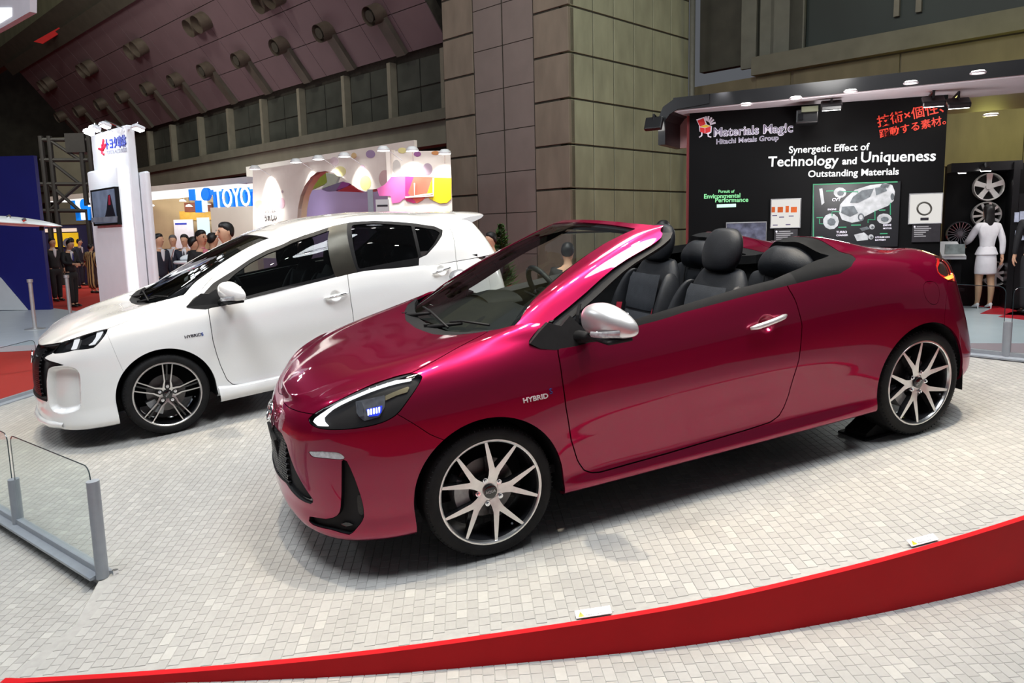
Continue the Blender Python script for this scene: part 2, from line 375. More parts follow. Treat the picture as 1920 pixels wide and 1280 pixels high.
# ================================================================ car bodies
RED_T = MP @ TR(-0.450468, 3.892915, 0, 0.377108); RED_L = TR(-0.450468, 3.892915, 0, 0.377108)
WHT_T = MP @ TR(-2.974, 6.195, 0, .5572); WHT_L = TR(-2.974, 6.195, 0, .5572)
def lv(*a): return list(zip(a[0::2], a[1::2]))
FRONT = [
 (-.820, 0,   lv(.205, .09, .235, .02, .31, .0, .42, .0, .52, .012, .60, .03, .655, .055, .695, .09), (-.715, 0, .722), (-.700, 0, .735), (-.685, 0, .745)),
 (-.800, .27, lv(.195, .07, .220, .01, .31, .0, .42, .0, .53, .012, .61, .03, .670, .060, .715, .10), (-.690, .23, .745), (-.660, .12, .768), (-.645, 0, .775)),
 (-.745, .47, lv(.175, .06, .195, .005, .30, .0, .42, .0, .54, .010, .64, .03, .705, .065, .750, .11), (-.600, .385, .783), (-.560, .20, .815), (-.540, 0, .825)),
 (-.640, .64, lv(.165, .06, .185, .003, .30, .0, .42, .0, .55, .006, .66, .02, .740, .055, .792, .10), (-.480, .50, .828), (-.430, .27, .860), (-.410, 0, .868)),
 (-.470, .758,lv(.170, .06, .190, .004, .30, .0, .43, .0, .56, .002, .68, .012, .770, .04, .832, .085), (-.345, .60, .866), (-.29, .31, .890), (-.27, 0, .892)),
 (-.240, .818,lv(.180, .07, .205, .01, .31, .0, .44, .0, .57, .000, .70, .010, .800, .035, .862, .085), (-.190, .655, .897), (-.15, .34, .908), (-.13, 0, .905)),
 (.000, .838, lv(.190, .07, .220, .018, .31, .0, .45, .0, .60, .000, .72, .010, .825, .035, .897, .09), (-.01, .68, .930), (0, .36, .925), (0, 0, .915)),
 (.220, .838, lv(.195, .06, .215, .015, .30, .005, .45, .004, .60, .000, .73, .010, .845, .035, .925, .085), (.16, .70, .965), (.14, .4, .94), (.13, 0, .925)),
 (.400, .836, lv(.195, .06, .212, .012, .30, .015, .45, .010, .60, .000, .72, .006, .830, .025, .930, .065), (.36, .71, 1.0), (.30, .4, .96), (.28, 0, .94)),
 (.900, .840, lv(.195, .06, .212, .012, .30, .022, .45, .016, .60, .000, .71, .004, .820, .018, .930, .055), (.9, .72, 1.01), (.9, .4, 1.02), (.9, 0, 1.02)),
 (1.60, .842, lv(.195, .06, .212, .012, .30, .022, .45, .016, .61, .000, .73, .004, .850, .018, .970, .055), (1.6, .725, 1.03), (1.6, .4, 1.05), (1.6, 0, 1.05)),
]
RED_REAR = [
 (2.05, .842, lv(.195, .06, .212, .012, .30, .015, .45, .010, .62, .000, .75, .004, .880, .020, .995, .060), (2.05, .725, 1.040), (2.1, .40, 1.06), (2.1, 0, 1.04)),
 (2.35, .844, lv(.195, .06, .212, .015, .30, .006, .45, .004, .62, .000, .75, .003, .870, .020, .980, .065), (2.35, .71, 1.022), (2.35, .37, 1.035), (2.38, 0, 1.02)),
 (2.60, .842, lv(.200, .06, .215, .015, .30, .0, .45, .0, .62, .000, .74, .008, .860, .032, .955, .085), (2.58, .68, .995), (2.6, .35, 1.010), (2.64, 0, 1.0)),
 (2.86, .812, lv(.225, .07, .245, .02, .33, .0, .46, .0, .62, .010, .74, .028, .850, .055, .935, .10), (2.78, .635, .985), (2.80, .33, .99), (2.84, 0, .982)),
 (3.06, .720, lv(.25, .07, .27, .02, .35, .0, .45, .005, .60, .035, .73, .070, .840, .105, .915, .140), (2.90, .56, .965), (2.92, .28, .965), (2.95, 0, .968)),
 (3.18, .560, lv(.26, .07, .28, .02, .36, .0, .45, .006, .59, .040, .72, .085, .840, .125, .910, .150), (2.99, .44, .950), (2.99, .22, .962), (3.0, 0, .952)),
 (3.24, .280, lv(.26, .07, .28, .02, .36, .0, .45, .006, .59, .040, .72, .085, .840, .145, .895, .175), (3.04, .24, .922), (3.03, .13, .938), (3.03, 0, .945)),
 (3.255, 0,   lv(.26, .07, .28, .02, .36, .0, .45, .006, .59, .040, .72, .085, .840, .145, .895, .175), (3.055, 0, .922), (3.05, 0, .935), (3.045, 0, .940)),
]
def rebump(S, fn):
    """raise the skin by fn(x,y) and refresh its normals"""
    S.P[..., 2] += fn(S.P[..., 0], S.P[..., 1])*(S.P[..., 2] > .9)
    du = np.gradient(S.P, axis=0); dv = np.gradient(S.P, axis=1); N = np.cross(dv, du); l = np.linalg.norm(N, axis=2, keepdims=True)
    ok = (l[..., 0] > 1e-9) & (S.P[..., 0] > 1.7) & (S.P[..., 0] < 2.9) & (S.P[..., 2] > .95); S.N = np.where(ok[..., None], N/np.maximum(l, 1e-12), S.N)
    S.M.A[:, :3] = S.P.reshape(-1, 3); S.M.A[:, 3:6] = S.N.reshape(-1, 3); return S
def humps(x, y):
    g = np.where(x < 2.08, np.clip((x-1.78)/.30, 0, 1)**2*(3-2*np.clip((x-1.78)/.30, 0, 1)), .5+.5*np.cos(np.pi*np.clip((x-2.08)/.62, 0, 1)))
    return g*(.085*np.exp(-((np.abs(y)-.40)/.16)**4)-.02*np.exp(-(y/.14)**2))
def smooth_hood(S):
    """refit the bonnet as one smooth polynomial skin so that its reflections flow"""
    P = S.P; t7, tc = S.kv[7], S.kv[8]; T = np.broadcast_to(S.qv[None, :], P.shape[:2]); X, Y, Zz = P[..., 0], P[..., 1], P[..., 2]
    sel = (T > t7+.3*(tc-t7)) & (X < .22) & (Zz < 1.0)
    def B(x, y): x = x+.3; y2 = (y/.6)**2; return np.stack([np.ones_like(x), x, x**2, x**3, x**4, y2, y2**2, x*y2, x**2*y2, x*y2**2, y2**3], -1)
    co = np.linalg.lstsq(B(X[sel], Y[sel]), Zz[sel], rcond=None)[0]
    Zf = B(X, Y) @ co; w = np.clip((T-t7)/(tc-t7+.04), 0, 1); w = w*w*(3-2*w)*np.clip((.34-X)/.16, 0, 1)*(X < .5)
    S.P[..., 2] = Zz*(1-w)+Zf*w
    e = 1e-3; fx = (B(X+e, Y)-B(X-e, Y)) @ co/(2*e); fy = (B(X, Y+e)-B(X, Y-e)) @ co/(2*e); Nf = np.stack([-fx, -fy, np.ones_like(fx)], -1); Nf /= np.linalg.norm(Nf, axis=-1, keepdims=True)
    du = np.gradient(S.P, axis=0); dv = np.gradient(S.P, axis=1); N = np.cross(dv, du); l = np.linalg.norm(N, axis=2, keepdims=True); ok = (l[..., 0] > 1e-9) & (w > 0) & (w < .98); N = N/np.maximum(l, 1e-12)
    S.N = np.where(ok[..., None], N, S.N); S.N = np.where((w >= .98)[..., None], Nf, S.N)
    S.M.A[:, :3] = S.P.reshape(-1, 3); S.M.A[:, 3:6] = S.N.reshape(-1, 3); return S
RB = rebump(smooth_hood(loft(body_controls(FRONT+RED_REAR), 280, 84)), humps)
ARCH_R = .342
def arch(M, cx, cz=.30, r=ARCH_R):
    x = M.A[:, 0]-cx; z = np.maximum(M.A[:, 2]-cz, 0); f = np.hypot(x, z)-r
    f = np.where((M.A[:, 2] < .85), f, 1.)
    return M.clip(-f)[0]
paint_red = mat('candy_red_paint', (.265, .003, .038), .30, .72, 1., tint=(.88, .25, .55), noise=.02, nscale=400)
blackp = mat('black_plastic', (.009, .009, .010), .6, spec=.25, noise=.2, nscale=30)
dark = mat('dark_inner_lining', (.008, .008, .009), .8, noise=.2, nscale=10)
CANOPY = [
 [(-.03, 0, .880), (.30, 0, 1.055), (.62, 0, 1.205), (.90, 0, 1.317), (.985, 0, 1.348), (1.06, 0, 1.368), (1.11, 0, 1.380)],
 [(.00, .32, .890), (.33, .31, 1.060), (.64, .29, 1.203), (.92, .27, 1.312), (1.005, .265, 1.341), (1.12, .2, 1.372), (1.18, 0, 1.395)],
 [(.07, .56, .920), (.39, .535, 1.075), (.69, .505, 1.207), (.955, .470, 1.303), (1.04, .458, 1.328), (1.2, .3, 1.385), (1.28, 0, 1.412)],
 [(.17, .660, .940), (.46, .620, 1.092), (.75, .582, 1.212), (1.00, .540, 1.297), (1.09, .525, 1.318), (1.3, .35, 1.398), (1.38, 0, 1.424)],
 [(.32, .745, .92), (.60, .690, 1.055), (.87, .645, 1.182), (1.10, .597, 1.275), (1.19, .570, 1.318), (1.42, .38, 1.406), (1.5, 0, 1.430)],
 [(.55, .785, .86), (.80, .742, 1.03), (1.02, .690, 1.180), (1.25, .622, 1.300), (1.34, .578, 1.352), (1.55, .38, 1.414), (1.62, 0, 1.435)],
 [(1.0, .80, .88), (1.15, .765, 1.05), (1.3, .712, 1.20), (1.45, .640, 1.320), (1.53, .588, 1.375), (1.75, .38, 1.418), (1.8, 0, 1.434)],
 [(1.6, .80, .90), (1.68, .770, 1.07), (1.76, .718, 1.22), (1.84, .650, 1.328), (1.88, .595, 1.375), (2.0, .38, 1.405), (2.03, 0, 1.420)],
 [(2.1, .80, .92), (2.12, .770, 1.07), (2.15, .715, 1.20), (2.18, .648, 1.298), (2.2, .590, 1.340), (2.25, .38, 1.380), (2.28, 0, 1.398)],
 [(2.5, .79, .93), (2.5, .755, 1.06), (2.49, .700, 1.17), (2.48, .630, 1.255), (2.48, .575, 1.290), (2.52, .36, 1.345), (2.55, 0, 1.368)],
 [(2.82, .745, .93), (2.79, .705, 1.05), (2.76, .655, 1.15), (2.72, .598, 1.235), (2.70, .545, 1.270), (2.74, .35, 1.325), (2.78, 0, 1.343)],
 [(3.00, .65, .93), (2.95, .615, 1.05), (2.90, .575, 1.15), (2.85, .53, 1.235), (2.83, .49, 1.272), (2.86, .3, 1.312), (2.88, 0, 1.327)],
 [(3.10, .45, .93), (3.05, .43, 1.05), (2.99, .41, 1.15), (2.93, .385, 1.24), (2.91, .36, 1.272), (2.92, .2, 1.300), (2.94, 0, 1.312)],
 [(3.13, 0, .93), (3.08, 0, 1.05), (3.02, 0, 1.15), (2.96, 0, 1.245), (2.94, 0, 1.275), (2.95, 0, 1.295), (2.96, 0, 1.305)],
]
CN = loft(CANOPY, 220, 70)
# ---------------------------------------------------------------- shared materials
def glassmat(name, tint, refl=1.0):
    m = bpy.data.materials.new(name); m.use_nodes = True; nt = m.node_tree; nt.nodes.clear()
    o = nt.nodes.new('ShaderNodeOutputMaterial'); mx = nt.nodes.new('ShaderNodeMixShader'); t = nt.nodes.new('ShaderNodeBsdfTransparent')
    g = nt.nodes.new('ShaderNodeBsdfGlossy'); f = nt.nodes.new('ShaderNodeFresnel'); g.inputs['Roughness'].default_value = .01
    n = nt.nodes.new('ShaderNodeTexNoise'); n.inputs['Scale'].default_value = 3; mr = nt.nodes.new('ShaderNodeMixRGB')
    mr.inputs[1].default_value = (*tint, 1); mr.inputs[2].default_value = (*[c*.96 for c in tint], 1)
    nt.links.new(n.outputs[0], mr.inputs[0]); nt.links.new(mr.outputs[0], t.inputs[0])
    f.inputs[0].default_value = 1.45*refl; ge = nt.nodes.new('ShaderNodeNewGeometry'); iv = nt.nodes.new('ShaderNodeMath'); iv.operation = 'SUBTRACT'; iv.inputs[0].default_value = 1.; nt.links.new(ge.outputs['Backfacing'], iv.inputs[1]); mu = nt.nodes.new('ShaderNodeMath'); mu.operation = 'MULTIPLY'; nt.links.new(iv.outputs[0], mu.inputs[0]); nt.links.new(f.outputs[0], mu.inputs[1]); nt.links.new(mu.outputs[0], mx.inputs[0]); nt.links.new(t.outputs[0], mx.inputs[1]); nt.links.new(g.outputs[0], mx.inputs[2])
    nt.links.new(mx.outputs[0], o.inputs[0]); MATS[name] = m; return m
glass = glassmat('clear_glass', (.80, .86, .83)); glass_d = glassmat('privacy_glass', (.06, .065, .07)); lens_m = glassmat('lens_cover', (.93, .94, .95))
glass_s = glassmat('side_glass', (.55, .60, .58))
silver = mat('machined_silver', (.72, .71, .70), .28, 1., noise=.06, nscale=40)
chrome = mat('chrome', (.85, .85, .87), .07, 1., noise=.03, nscale=9)
satin = mat('satin_silver', (.80, .81, .83), .34, .75, noise=.04, nscale=8, coat=.6)
gloss_black = mat('gloss_black', (.006, .006, .007), .08, coat=.8, noise=.2, nscale=12)
dark_metal = mat('dark_grey_metal', (.05, .05, .055), .25, .7, noise=.15, nscale=20)
rubber = mat('tyre_rubber', (.010, .010, .0105), .65, spec=.25, noise=.25, nscale=25, bump=.15, bscale=160)
leather = mat('charcoal_seat_leather', (.012, .0135, .017), .5, spec=.3, noise=.18, nscale=14, bump=.12, bscale=220)
leather_l = mat('slate_seat_fabric', (.030, .034, .042), .65, spec=.3, noise=.15, nscale=20, bump=.2, bscale=300)
trimgrey = mat('charcoal_trim', (.0065, .007, .008), .65, spec=.15, noise=.15, nscale=30, bump=.08, bscale=300)
seat_red = mat('crimson_seat_panel', (.30, .012, .03), .5, noise=.1, nscale=20)
led_w = lightmat('white_daytime_light', (.95, .97, 1), 1.6); led_b = lightmat('blue_white_led', (.75, .85, 1), 3.)
# ---------------------------------------------------------------- wheels (axis along Y, outer face towards -Y)
def arc_pts(r, a0, a1, n): return [(r*math.cos(math.radians(a0+(a1-a0)*i/(n-1))), r*math.sin(math.radians(a0+(a1-a0)*i/(n-1)))) for i in range(n)]
def taper_arm(P, w, y0, y1, bev=.004):
    """flat arm along 2D polyline P with half widths w: machined face on y0(P) and side skirts to y1 -> (face V,F),(side V,F)"""
    L = []; Rr = []
    for i in range(len(P)):
        a = np.array(P[max(i-1, 0)]); b = np.array(P[min(i+1, len(P)-1)]); d = (b-a)/np.linalg.norm(b-a); n = np.array([-d[1], d[0]])
        L.append(np.array(P[i])+n*w[i]); Rr.append(np.array(P[i])-n*w[i])
    m = len(P); fv = [(p[0], y0[i], p[1]) for i, p in enumerate(L)]+[(p[0], y0[i], p[1]) for i, p in enumerate(Rr)]
    ff = [(i, i+1, m+i+1, m+i) for i in range(m-1)]
    sv = fv+[(p[0], y1[i], p[1]) for i, p in enumerate(L)]+[(p[0], y1[i], p[1]) for i, p in enumerate(Rr)]
    sf = [(i, 2*m+i, 2*m+i+1, i+1) for i in range(m-1)]+[(m+i, m+i+1, 3*m+i+1, 3*m+i) for i in range(m-1)]+[(2*m+i, 3*m+i, 3*m+i+1, 2*m+i+1) for i in range(m-1)]
    sf += [(m-1, 3*m-1, 4*m-1, 2*m-1), (0, m, 3*m, 2*m)]
    return (fv, ff), (sv, sf)
def make_wheel(car, x, side, style, rot, steer=0.):
    """side -1 = near side. Parts hang on an axle part so car > wheel > tyre, rim ..."""
    w = bpy.data.objects.new('wheel', None); link(w, car); w.empty_display_size = .1
    w.matrix_local = Matrix.Translation((x, side*.72, .30)) @ Matrix.Rotation(steer+(math.pi if side > 0 else 0), 4, 'Z') @ Matrix.Rotation(-math.radians(rot), 4, 'Y'); rot = 0
    key = style
    if key not in WHEEL_CACHE:
        parts = []
        t = MB()
        prof = [(.222, .075), (.232, .088), (.255, .098), (.280, .096), (.292, .085), (.298, .065), (.300, .04), (.3005, .01), (.3005, -.01), (.300, -.04), (.298, -.065), (.292, -.085), (.28, -.096), (.262, -.1005), (.247, -.0985), (.238, -.093), (.228, -.085), (.222, -.075)]
        t.lathe(prof[::-1], 72); parts.append(('tire', t, rubber, 40))
        tg = MB()
        for g in (-.052, -.018, .018, .052): tg.lathe([(.3012, g-.004), (.3012, g+.004)], 72)
        parts.append(('tread_groove', tg, dark, None))
        tb = MB()
        for i in range(80):
            a = 2*math.pi*i/80; R = Matrix.Rotation(-a, 3, 'Y')
            tb.box(tuple(R @ Vector((.2872, -.084, 0))), (.012, .016, .0022), R)
        parts.append(('tread_sipe', tb, dark, 'stuff'))
        r = MB()
        rim = [(.236, -.088), (.240, -.092), (.2375, -.0955), (.231, -.0955), (.2265, -.092), (.222, -.080)]
        r.lathe(rim, 96); parts.append(('rim_lip', r, silver, 30))
        b = MB(); b.lathe([(.222, -.080), (.214, -.06), (.208, .0), (.205, .06), (.218, .085), (.228, .09)], 72)
        parts.append(('rim_barrel', b, dark_metal if style == 'red' else gloss_black, 40))
        fac = MB(); sid = MB()
        R0 = .226
        if style == 'red':
            for k in range(5):
                c = math.radians(72*k+rot)
                def rt(p): return (p[0]*math.cos(c)-p[1]*math.sin(c), p[0]*math.sin(c)+p[1]*math.cos(c))
                for sgn in (-1, 1):
                    tip = np.array([R0*math.cos(math.radians(18)), sgn*R0*math.sin(math.radians(18))])
                    base = np.array([.040, sgn*.008]); mid = np.array([.100, sgn*.0135])
                    P = [base, np.array([.072, sgn*.009]), mid, mid*.62+tip*.38, mid*.3+tip*.7, tip]
                    wd = [.0140, .0132, .0135, .0112, .0088, .0064]
                    A, B = taper_arm([rt(p) for p in P], wd, [-.074, -.078, -.081, -.085, -.088, -.090], [-.03, -.03, -.035, -.045, -.055, -.06])
                    fac.add(*A); sid.add(*B)
                # web between the two arms near the hub
                pl = [rt(p) for p in [(.038, -.018), (.095, -.020), (.108, 0), (.095, .020), (.038, .018)]]
                fac.add([(p[0], -.0745 if i in (0, 4) else -.0795, p[1]) for i, p in enumerate(pl)], [(0, 1, 2, 3, 4)])
        else:
            for k in range(5):
                c = math.radians(72*k+rot)
                def rt(p): return (p[0]*math.cos(c)-p[1]*math.sin(c), p[0]*math.sin(c)+p[1]*math.cos(c))
                for sgn in (-1, 1):
                    P = [np.array([.034, sgn*.003]), np.array([.054, sgn*.006]), np.array([.072, sgn*.022]), np.array([.088, sgn*.039]), np.array([.145, sgn*.071]), np.array([R0*math.cos(math.radians(27.5)), sgn*R0*math.sin(math.radians(27.5))])]
                    A, B = taper_arm([rt(p) for p in P], [.0085, .0075, .0060, .0050, .0043, .0040], [-.074, -.077, -.080, -.083, -.087, -.090], [-.03, -.03, -.035, -.045, -.055, -.06])
                    fac.add(*A); sid.add(*B)
                A, B = taper_arm([rt((.10*math.cos(.628), .10*math.sin(.628))), rt((R0*math.cos(.628), R0*math.sin(.628)))], [.006, .006], [-.05, -.06], [-.03, -.04]); sid.add(*A); sid.add(*B)
        parts.append(('spoke_face', fac, silver, None)); parts.append(('spoke_side', sid, dark_metal if style == 'red' else gloss_black, None))
        h = MB(); h.cyl((0, -.02, 0), (0, -.072, 0), .050, 40); parts.append(('hub', h, silver if style == 'red' else gloss_black, 30))
        cp = MB(); cp.cyl((0, -.07, 0), (0, -.083, 0), .031, 32); cp.cyl((0, -.083, 0), (0, -.0845, 0), .029, 32, .024); parts.append(('center_cap', cp, gloss_black, 30))
        for k in range(5):
            a = math.radians(72*k+36+rot); bl = MB(); px, pz = .056*math.cos(a), .056*math.sin(a)
            bl.cyl((px, -.068, pz), (px, -.079, pz), .0115, 16); bl.cyl((px, -.079, pz), (px, -.088, pz), .0078, 6, .0065); parts.append(('wheel_nut', bl, chrome, 30))
        d = MB(); d.cyl((0, .005, 0), (0, -.012, 0), .135, 48); d.cyl((0, -.012, 0), (0, -.045, 0), .07, 32); parts.append(('brake_disc', d, mat('brake_steel', (.13, .125, .125), .4, .9, noise=.1, nscale=30), 30))
        cl = MB(); cl.prism(arc_pts(.155, 150, 205, 9)+arc_pts(.09, 205, 150, 9), -.05, .03, lambda a, b_, d_: (a, d_, b_)); parts.append(('brake_caliper', cl, mat('caliper_grey', (.35, .36, .37), .45, .4, noise=.2, nscale=30), 30))
        v = MB(); a = math.radians(-64); v.cyl((.205*math.cos(a), -.055, .205*math.sin(a)), (.19*math.cos(a), -.085, .19*math.sin(a)), .005, 8); parts.append(('valve', v, chrome, None))
        WHEEL_CACHE[key] = []
        for n, m, mm, ang in parts:
            o = mesh_obj(n, m.V, m.F, mm, None, isinstance(ang, int), None, ang if isinstance(ang, int) else None); WHEEL_CACHE[key].append(o)
            if ang == 'stuff' or n in ('tread_groove',): o['kind'] = 'stuff'
        objs = WHEEL_CACHE[key]
        txt = text_mesh('cap_lettering', 'AQUA', mat('cap_letter_grey', (.45, .45, .45), .4, .5, noise=.05), .0165, Matrix.Translation((0, -.0847, -.0055)) @ Matrix.Rotation(math.pi/2, 4, 'X'), None, .0004, 'CENTER', .0003)
        objs.append(txt)
        for o in objs: o.parent = w
        txt.matrix_local = Matrix.Translation((0, -.0847, -.0055)) @ Matrix.Rotation(math.pi/2, 4, 'X')
    else:
        for o in WHEEL_CACHE[key]:
            c = o.copy(); COL.objects.link(c); c.parent = w; c.matrix_basis = o.matrix_basis
    return w
WHEEL_CACHE = {}
# ---------------------------------------------------------------- car furniture shared by both cars
def subsurf(o, n=2): m = o.modifiers.new('smooth', 'SUBSURF'); m.levels = n; m.render_levels = n; return o
def loft_blob(rows, name, m, parent, n=2, mtx=None, closed_ends=True):
    """rows of closed rings -> smooth body (subdivided)"""
    V = [p for r in rows for p in r]; k = len(rows[0]); F = []
    for i in range(len(rows)-1):
        for j in range(k): l = (j+1) % k; F.append((i*k+j, i*k+l, (i+1)*k+l, (i+1)*k+j))
    if closed_ends: F.append(tuple(range(k))[::-1]); F.append(tuple((len(rows)-1)*k+j for j in range(k)))
    o = mesh_obj(name, V, F, m, parent, True, mtx); return subsurf(o, n)
def rrect(cx, cy, w, h, r=.3, n=3):
    """rounded rectangle ring, r relative"""
    P = []; rx, ry = w/2*r, h/2*r
    for (sx, sy, a0) in ((1, 1, 0), (-1, 1, 90), (-1, -1, 180), (1, -1, 270)):
        for k in range(n):
            a = math.radians(a0+90*k/(n-1)); P.append((cx+sx*(w/2-rx)+rx*math.cos(a), cy+sy*(h/2-ry)+ry*math.sin(a)))
    return P
def seat(car, x, y, name='front_seat', lean=.32, headx=0.):
    s = bpy.data.objects.new(name, None); link(s, car); s.matrix_local = Matrix.Translation((x, y, .42))
    # cushion
    loft_blob([[(xx, q[0], q[1]) for q in rrect(0, zc, w, h, .7)] for xx, zc, w, h in ((-.46, -.01, .40, .06), (-.44, 0, .47, .15), (-.25, 0, .50, .17), (-.05, -.02, .48, .16), (.05, -.03, .44, .12))], 'seat_cushion', leather, s)
    def bk(z): return lean*(z-.05)+.04*math.sin(z*3)*0
    rows = []
    for z, w, d in ((-.02, .40, .10), (.05, .47, .17), (.18, .50, .18), (.32, .52, .17), (.45, .50, .15), (.54, .42, .13), (.60, .34, .09), (.615, .28, .05)):
        rows.append([(bk(z)+q[0], q[1], z) for q in rrect(0, 0, d, w, .7)])
    loft_blob(rows, 'backrest', leather, s)
    # side bolsters
    for sg in (-1, 1):
        rows = []
        for z, wy, d, yo in ((.02, .05, .10, .225), (.10, .09, .17, .24), (.25, .10, .20, .25), (.40, .085, .17, .245), (.50, .06, .11, .225), (.545, .03, .05, .205)):
            rows.append([(bk(z)-.05+q[0], sg*yo+q[1], z) for q in rrect(0, 0, d, wy, .8)])
        loft_blob(rows, 'side_bolster', leather, s)
        rows = []
        for xx, hh in ((-.46, .05), (-.42, .12), (-.25, .14), (-.05, .13), (0, .08)):
            rows.append([(xx, sg*.235+q[0], .045+q[1]) for q in rrect(0, 0, .09, hh, .8)])
        loft_blob(rows, 'cushion_bolster', leather, s)
        MB().grid([[(bk(z)-.105-.02*k, sg*(.175+.035*k), z) for k in (0, 1)] for z in (.06, .15, .25, .34)]).build('accent_panel', seat_red, s, True)
    # lighter centre panels
    for z0, z1 in ((.05, .30), (.315, .53)):
        rows = []
        for i in range(7):
            z = z0+(z1-z0)*i/6; e = 1 if 0 < i < 6 else .93
            w = .33*e
            rows.append([(bk(z)-.082-.010*(1-abs(2*k/6-1)**4)-(.008 if 0 < i < 6 else 0), -w/2+w*k/6, z) for k in range(7)])
        MB().grid(rows).build('centre_panel', leather_l, s, True)
    rows = []
    for xx in (-.42, -.3, -.15, -.06): rows.append([(xx, -.165+.33*k/4, .092-.012*abs(k/2-1)) for k in range(5)])
    MB().grid(rows).build('cushion_panel', leather_l, s, True)
    # headrest
    rows = []
    for z, w, d in ((.60, .17, .06), (.612, .25, .10), (.66, .30, .125), (.72, .305, .13), (.775, .275, .115), (.81, .20, .08), (.822, .12, .05)):
        rows.append([(bk(z)*.85-.005+headx+q[0], q[1], z) for q in rrect(0, 0, d, w, .8)])
    loft_blob(rows, 'headrest', leather, s)
    for sg in (-.05, .05): MB().cyl((bk(.55), sg, .55), (bk(.62)*.9+headx, sg, .66), .006, 8).build('headrest_post', chrome, s)
    return s
def steering_wheel(car, x, y, z):
    s = bpy.data.objects.new('steering_wheel', None); link(s, car); s.matrix_local = Matrix.Translation((x, y, z)) @ Matrix.Rotation(math.radians(-24), 4, 'Y')
    P = [(0, .185*math.cos(2*math.pi*i/40), .185*math.sin(2*math.pi*i/40)) for i in range(40)]
    MB().tube(P, .0165, 10, True).build('wheel_rim', leather, s, True)
    MB().box((-.01, 0, -.01), (.05, .15, .12), None, .02).build('airbag_pad', trimgrey, s)
    for a in (0, 180, 270):
        a = math.radians(a); d = Vector((0, math.cos(a), math.sin(a))); MB().tube([d*.06, d*.175], .014, 8).build('wheel_spoke', satin, s, True)
    MB().tube([(0, 0, 0), (-.35, 0, -.02)], .035, 10).build('column', trimgrey, s, True)
    for sg in (-1, 1): MB().tube([(-.06, sg*.03, .02), (-.06, sg*.17, .04)], .009, 8).build('stalk', trimgrey, s, True)
def dashboard(car, zt=.955):
    rows = []
    for x, z, dz in ((.10, .895, .02), (.25, .925, .04), (.45, zt, .06), (.58, zt-.012, .10), (.66, zt-.07, .22), (.64, zt-.20, .3), (.60, .55, .1)):
        rows.append([(x, -.68+1.36*k/16, z-.03*abs(k/8-1)**3+.012*math.sin(k*.6)*(1 if .3 < x < .62 else 0)) for k in range(17)])
    o = MB().grid(rows).build('dashboard', trimgrey, car, True); 
    h = MB().grid([[(.44+.2*i/6, .36+.19*math.cos(math.pi*k/10), zt-.02+.055*math.sin(math.pi*k/10)*(1-.25*abs(i/3-1))) for k in range(11)] for i in range(7)]); h.build('instrument_hood', trimgrey, car, True)
    return o
def side_mirror(car, side, cap_m, px, py, pz):
    g = bpy.data.objects.new('side_mirror', None); link(g, car); g.matrix_local = Matrix.Translation((px, side*py, pz)) @ Matrix.Scale(1, 4)
    s = side
    def ring(yy, cx, w, zc, h, r=.75): return [(cx+q[0], s*yy, zc+q[1]) for q in rrect(0, 0, w, h, r, 4)]
    up = []
    for yy, cx, w, zc, h in ((-.01, -.012, .05, -.005, .06), (0, -.01, .10, .0, .105), (.03, -.005, .125, .004, .135), (.09, .0, .13, .006, .146), (.15, .012, .125, .0, .132), (.20, .030, .105, -.012, .106), (.235, .050, .07, -.024, .07), (.25, .064, .03, -.032, .03)):
        up.append(ring(yy, cx, w, zc, h))
    cap = loft_blob(up, 'mirror_cap', cap_m, g)
    MB().box((.012, s*.115, -.073), (.12, .19, .016), None, .006).build('mirror_base', blackp, g)
    MB().tube([(.0, s*.05, -.07), (-.02, s*-.02, -.085), (-.04, s*-.08, -.088)], [.026, .024, .03], 10).build('mirror_arm', blackp, g, True)
    MB().add([(.060+.012*k/8, s*(.035+.15*k/8), -.045+.08*j) for j in (0, 1) for k in range(9)], [(k, k+1, 9+k+1, 9+k) for k in range(8)]).build('mirror_glass', chrome, g)
    sg = []
    for k in range(9):
        t = k/8; yy = .10+.125*t; xx = -.062+.012*t+.055*t**3
        sg.append([(xx-.004, s*yy, -.058+.006*t), (xx-.012+.006*t, s*(yy+.004), -.045+.01*t), (xx-.004, s*yy, -.034+.012*t)])
    MB().grid(sg).build('turn_signal', mat('clear_signal', (.55, .57, .6), .15, .3, coat=.6, noise=.3, nscale=60), g, True)
    return g
def door_handle(parent, p0, p1, n, m, bowl_m):
    """p0,p1 ends on the surface; n outward"""
    p0, p1, n = Vector(p0), Vector(p1), Vector(n); P = []; R = []
    for i in range(9):
        t = i/8; P.append(p0.lerp(p1, t)+n*(.012+.026*math.sin(math.pi*min(1, max(0, t)))**.5)); R.append(.0135 if 0 < i < 8 else .008)
    h = MB().tube(P, R, 10).build('door_handle', m, parent, True)
    mid = p0.lerp(p1, .42); ax = (p1-p0).normalized(); up = n.cross(ax)
    return h

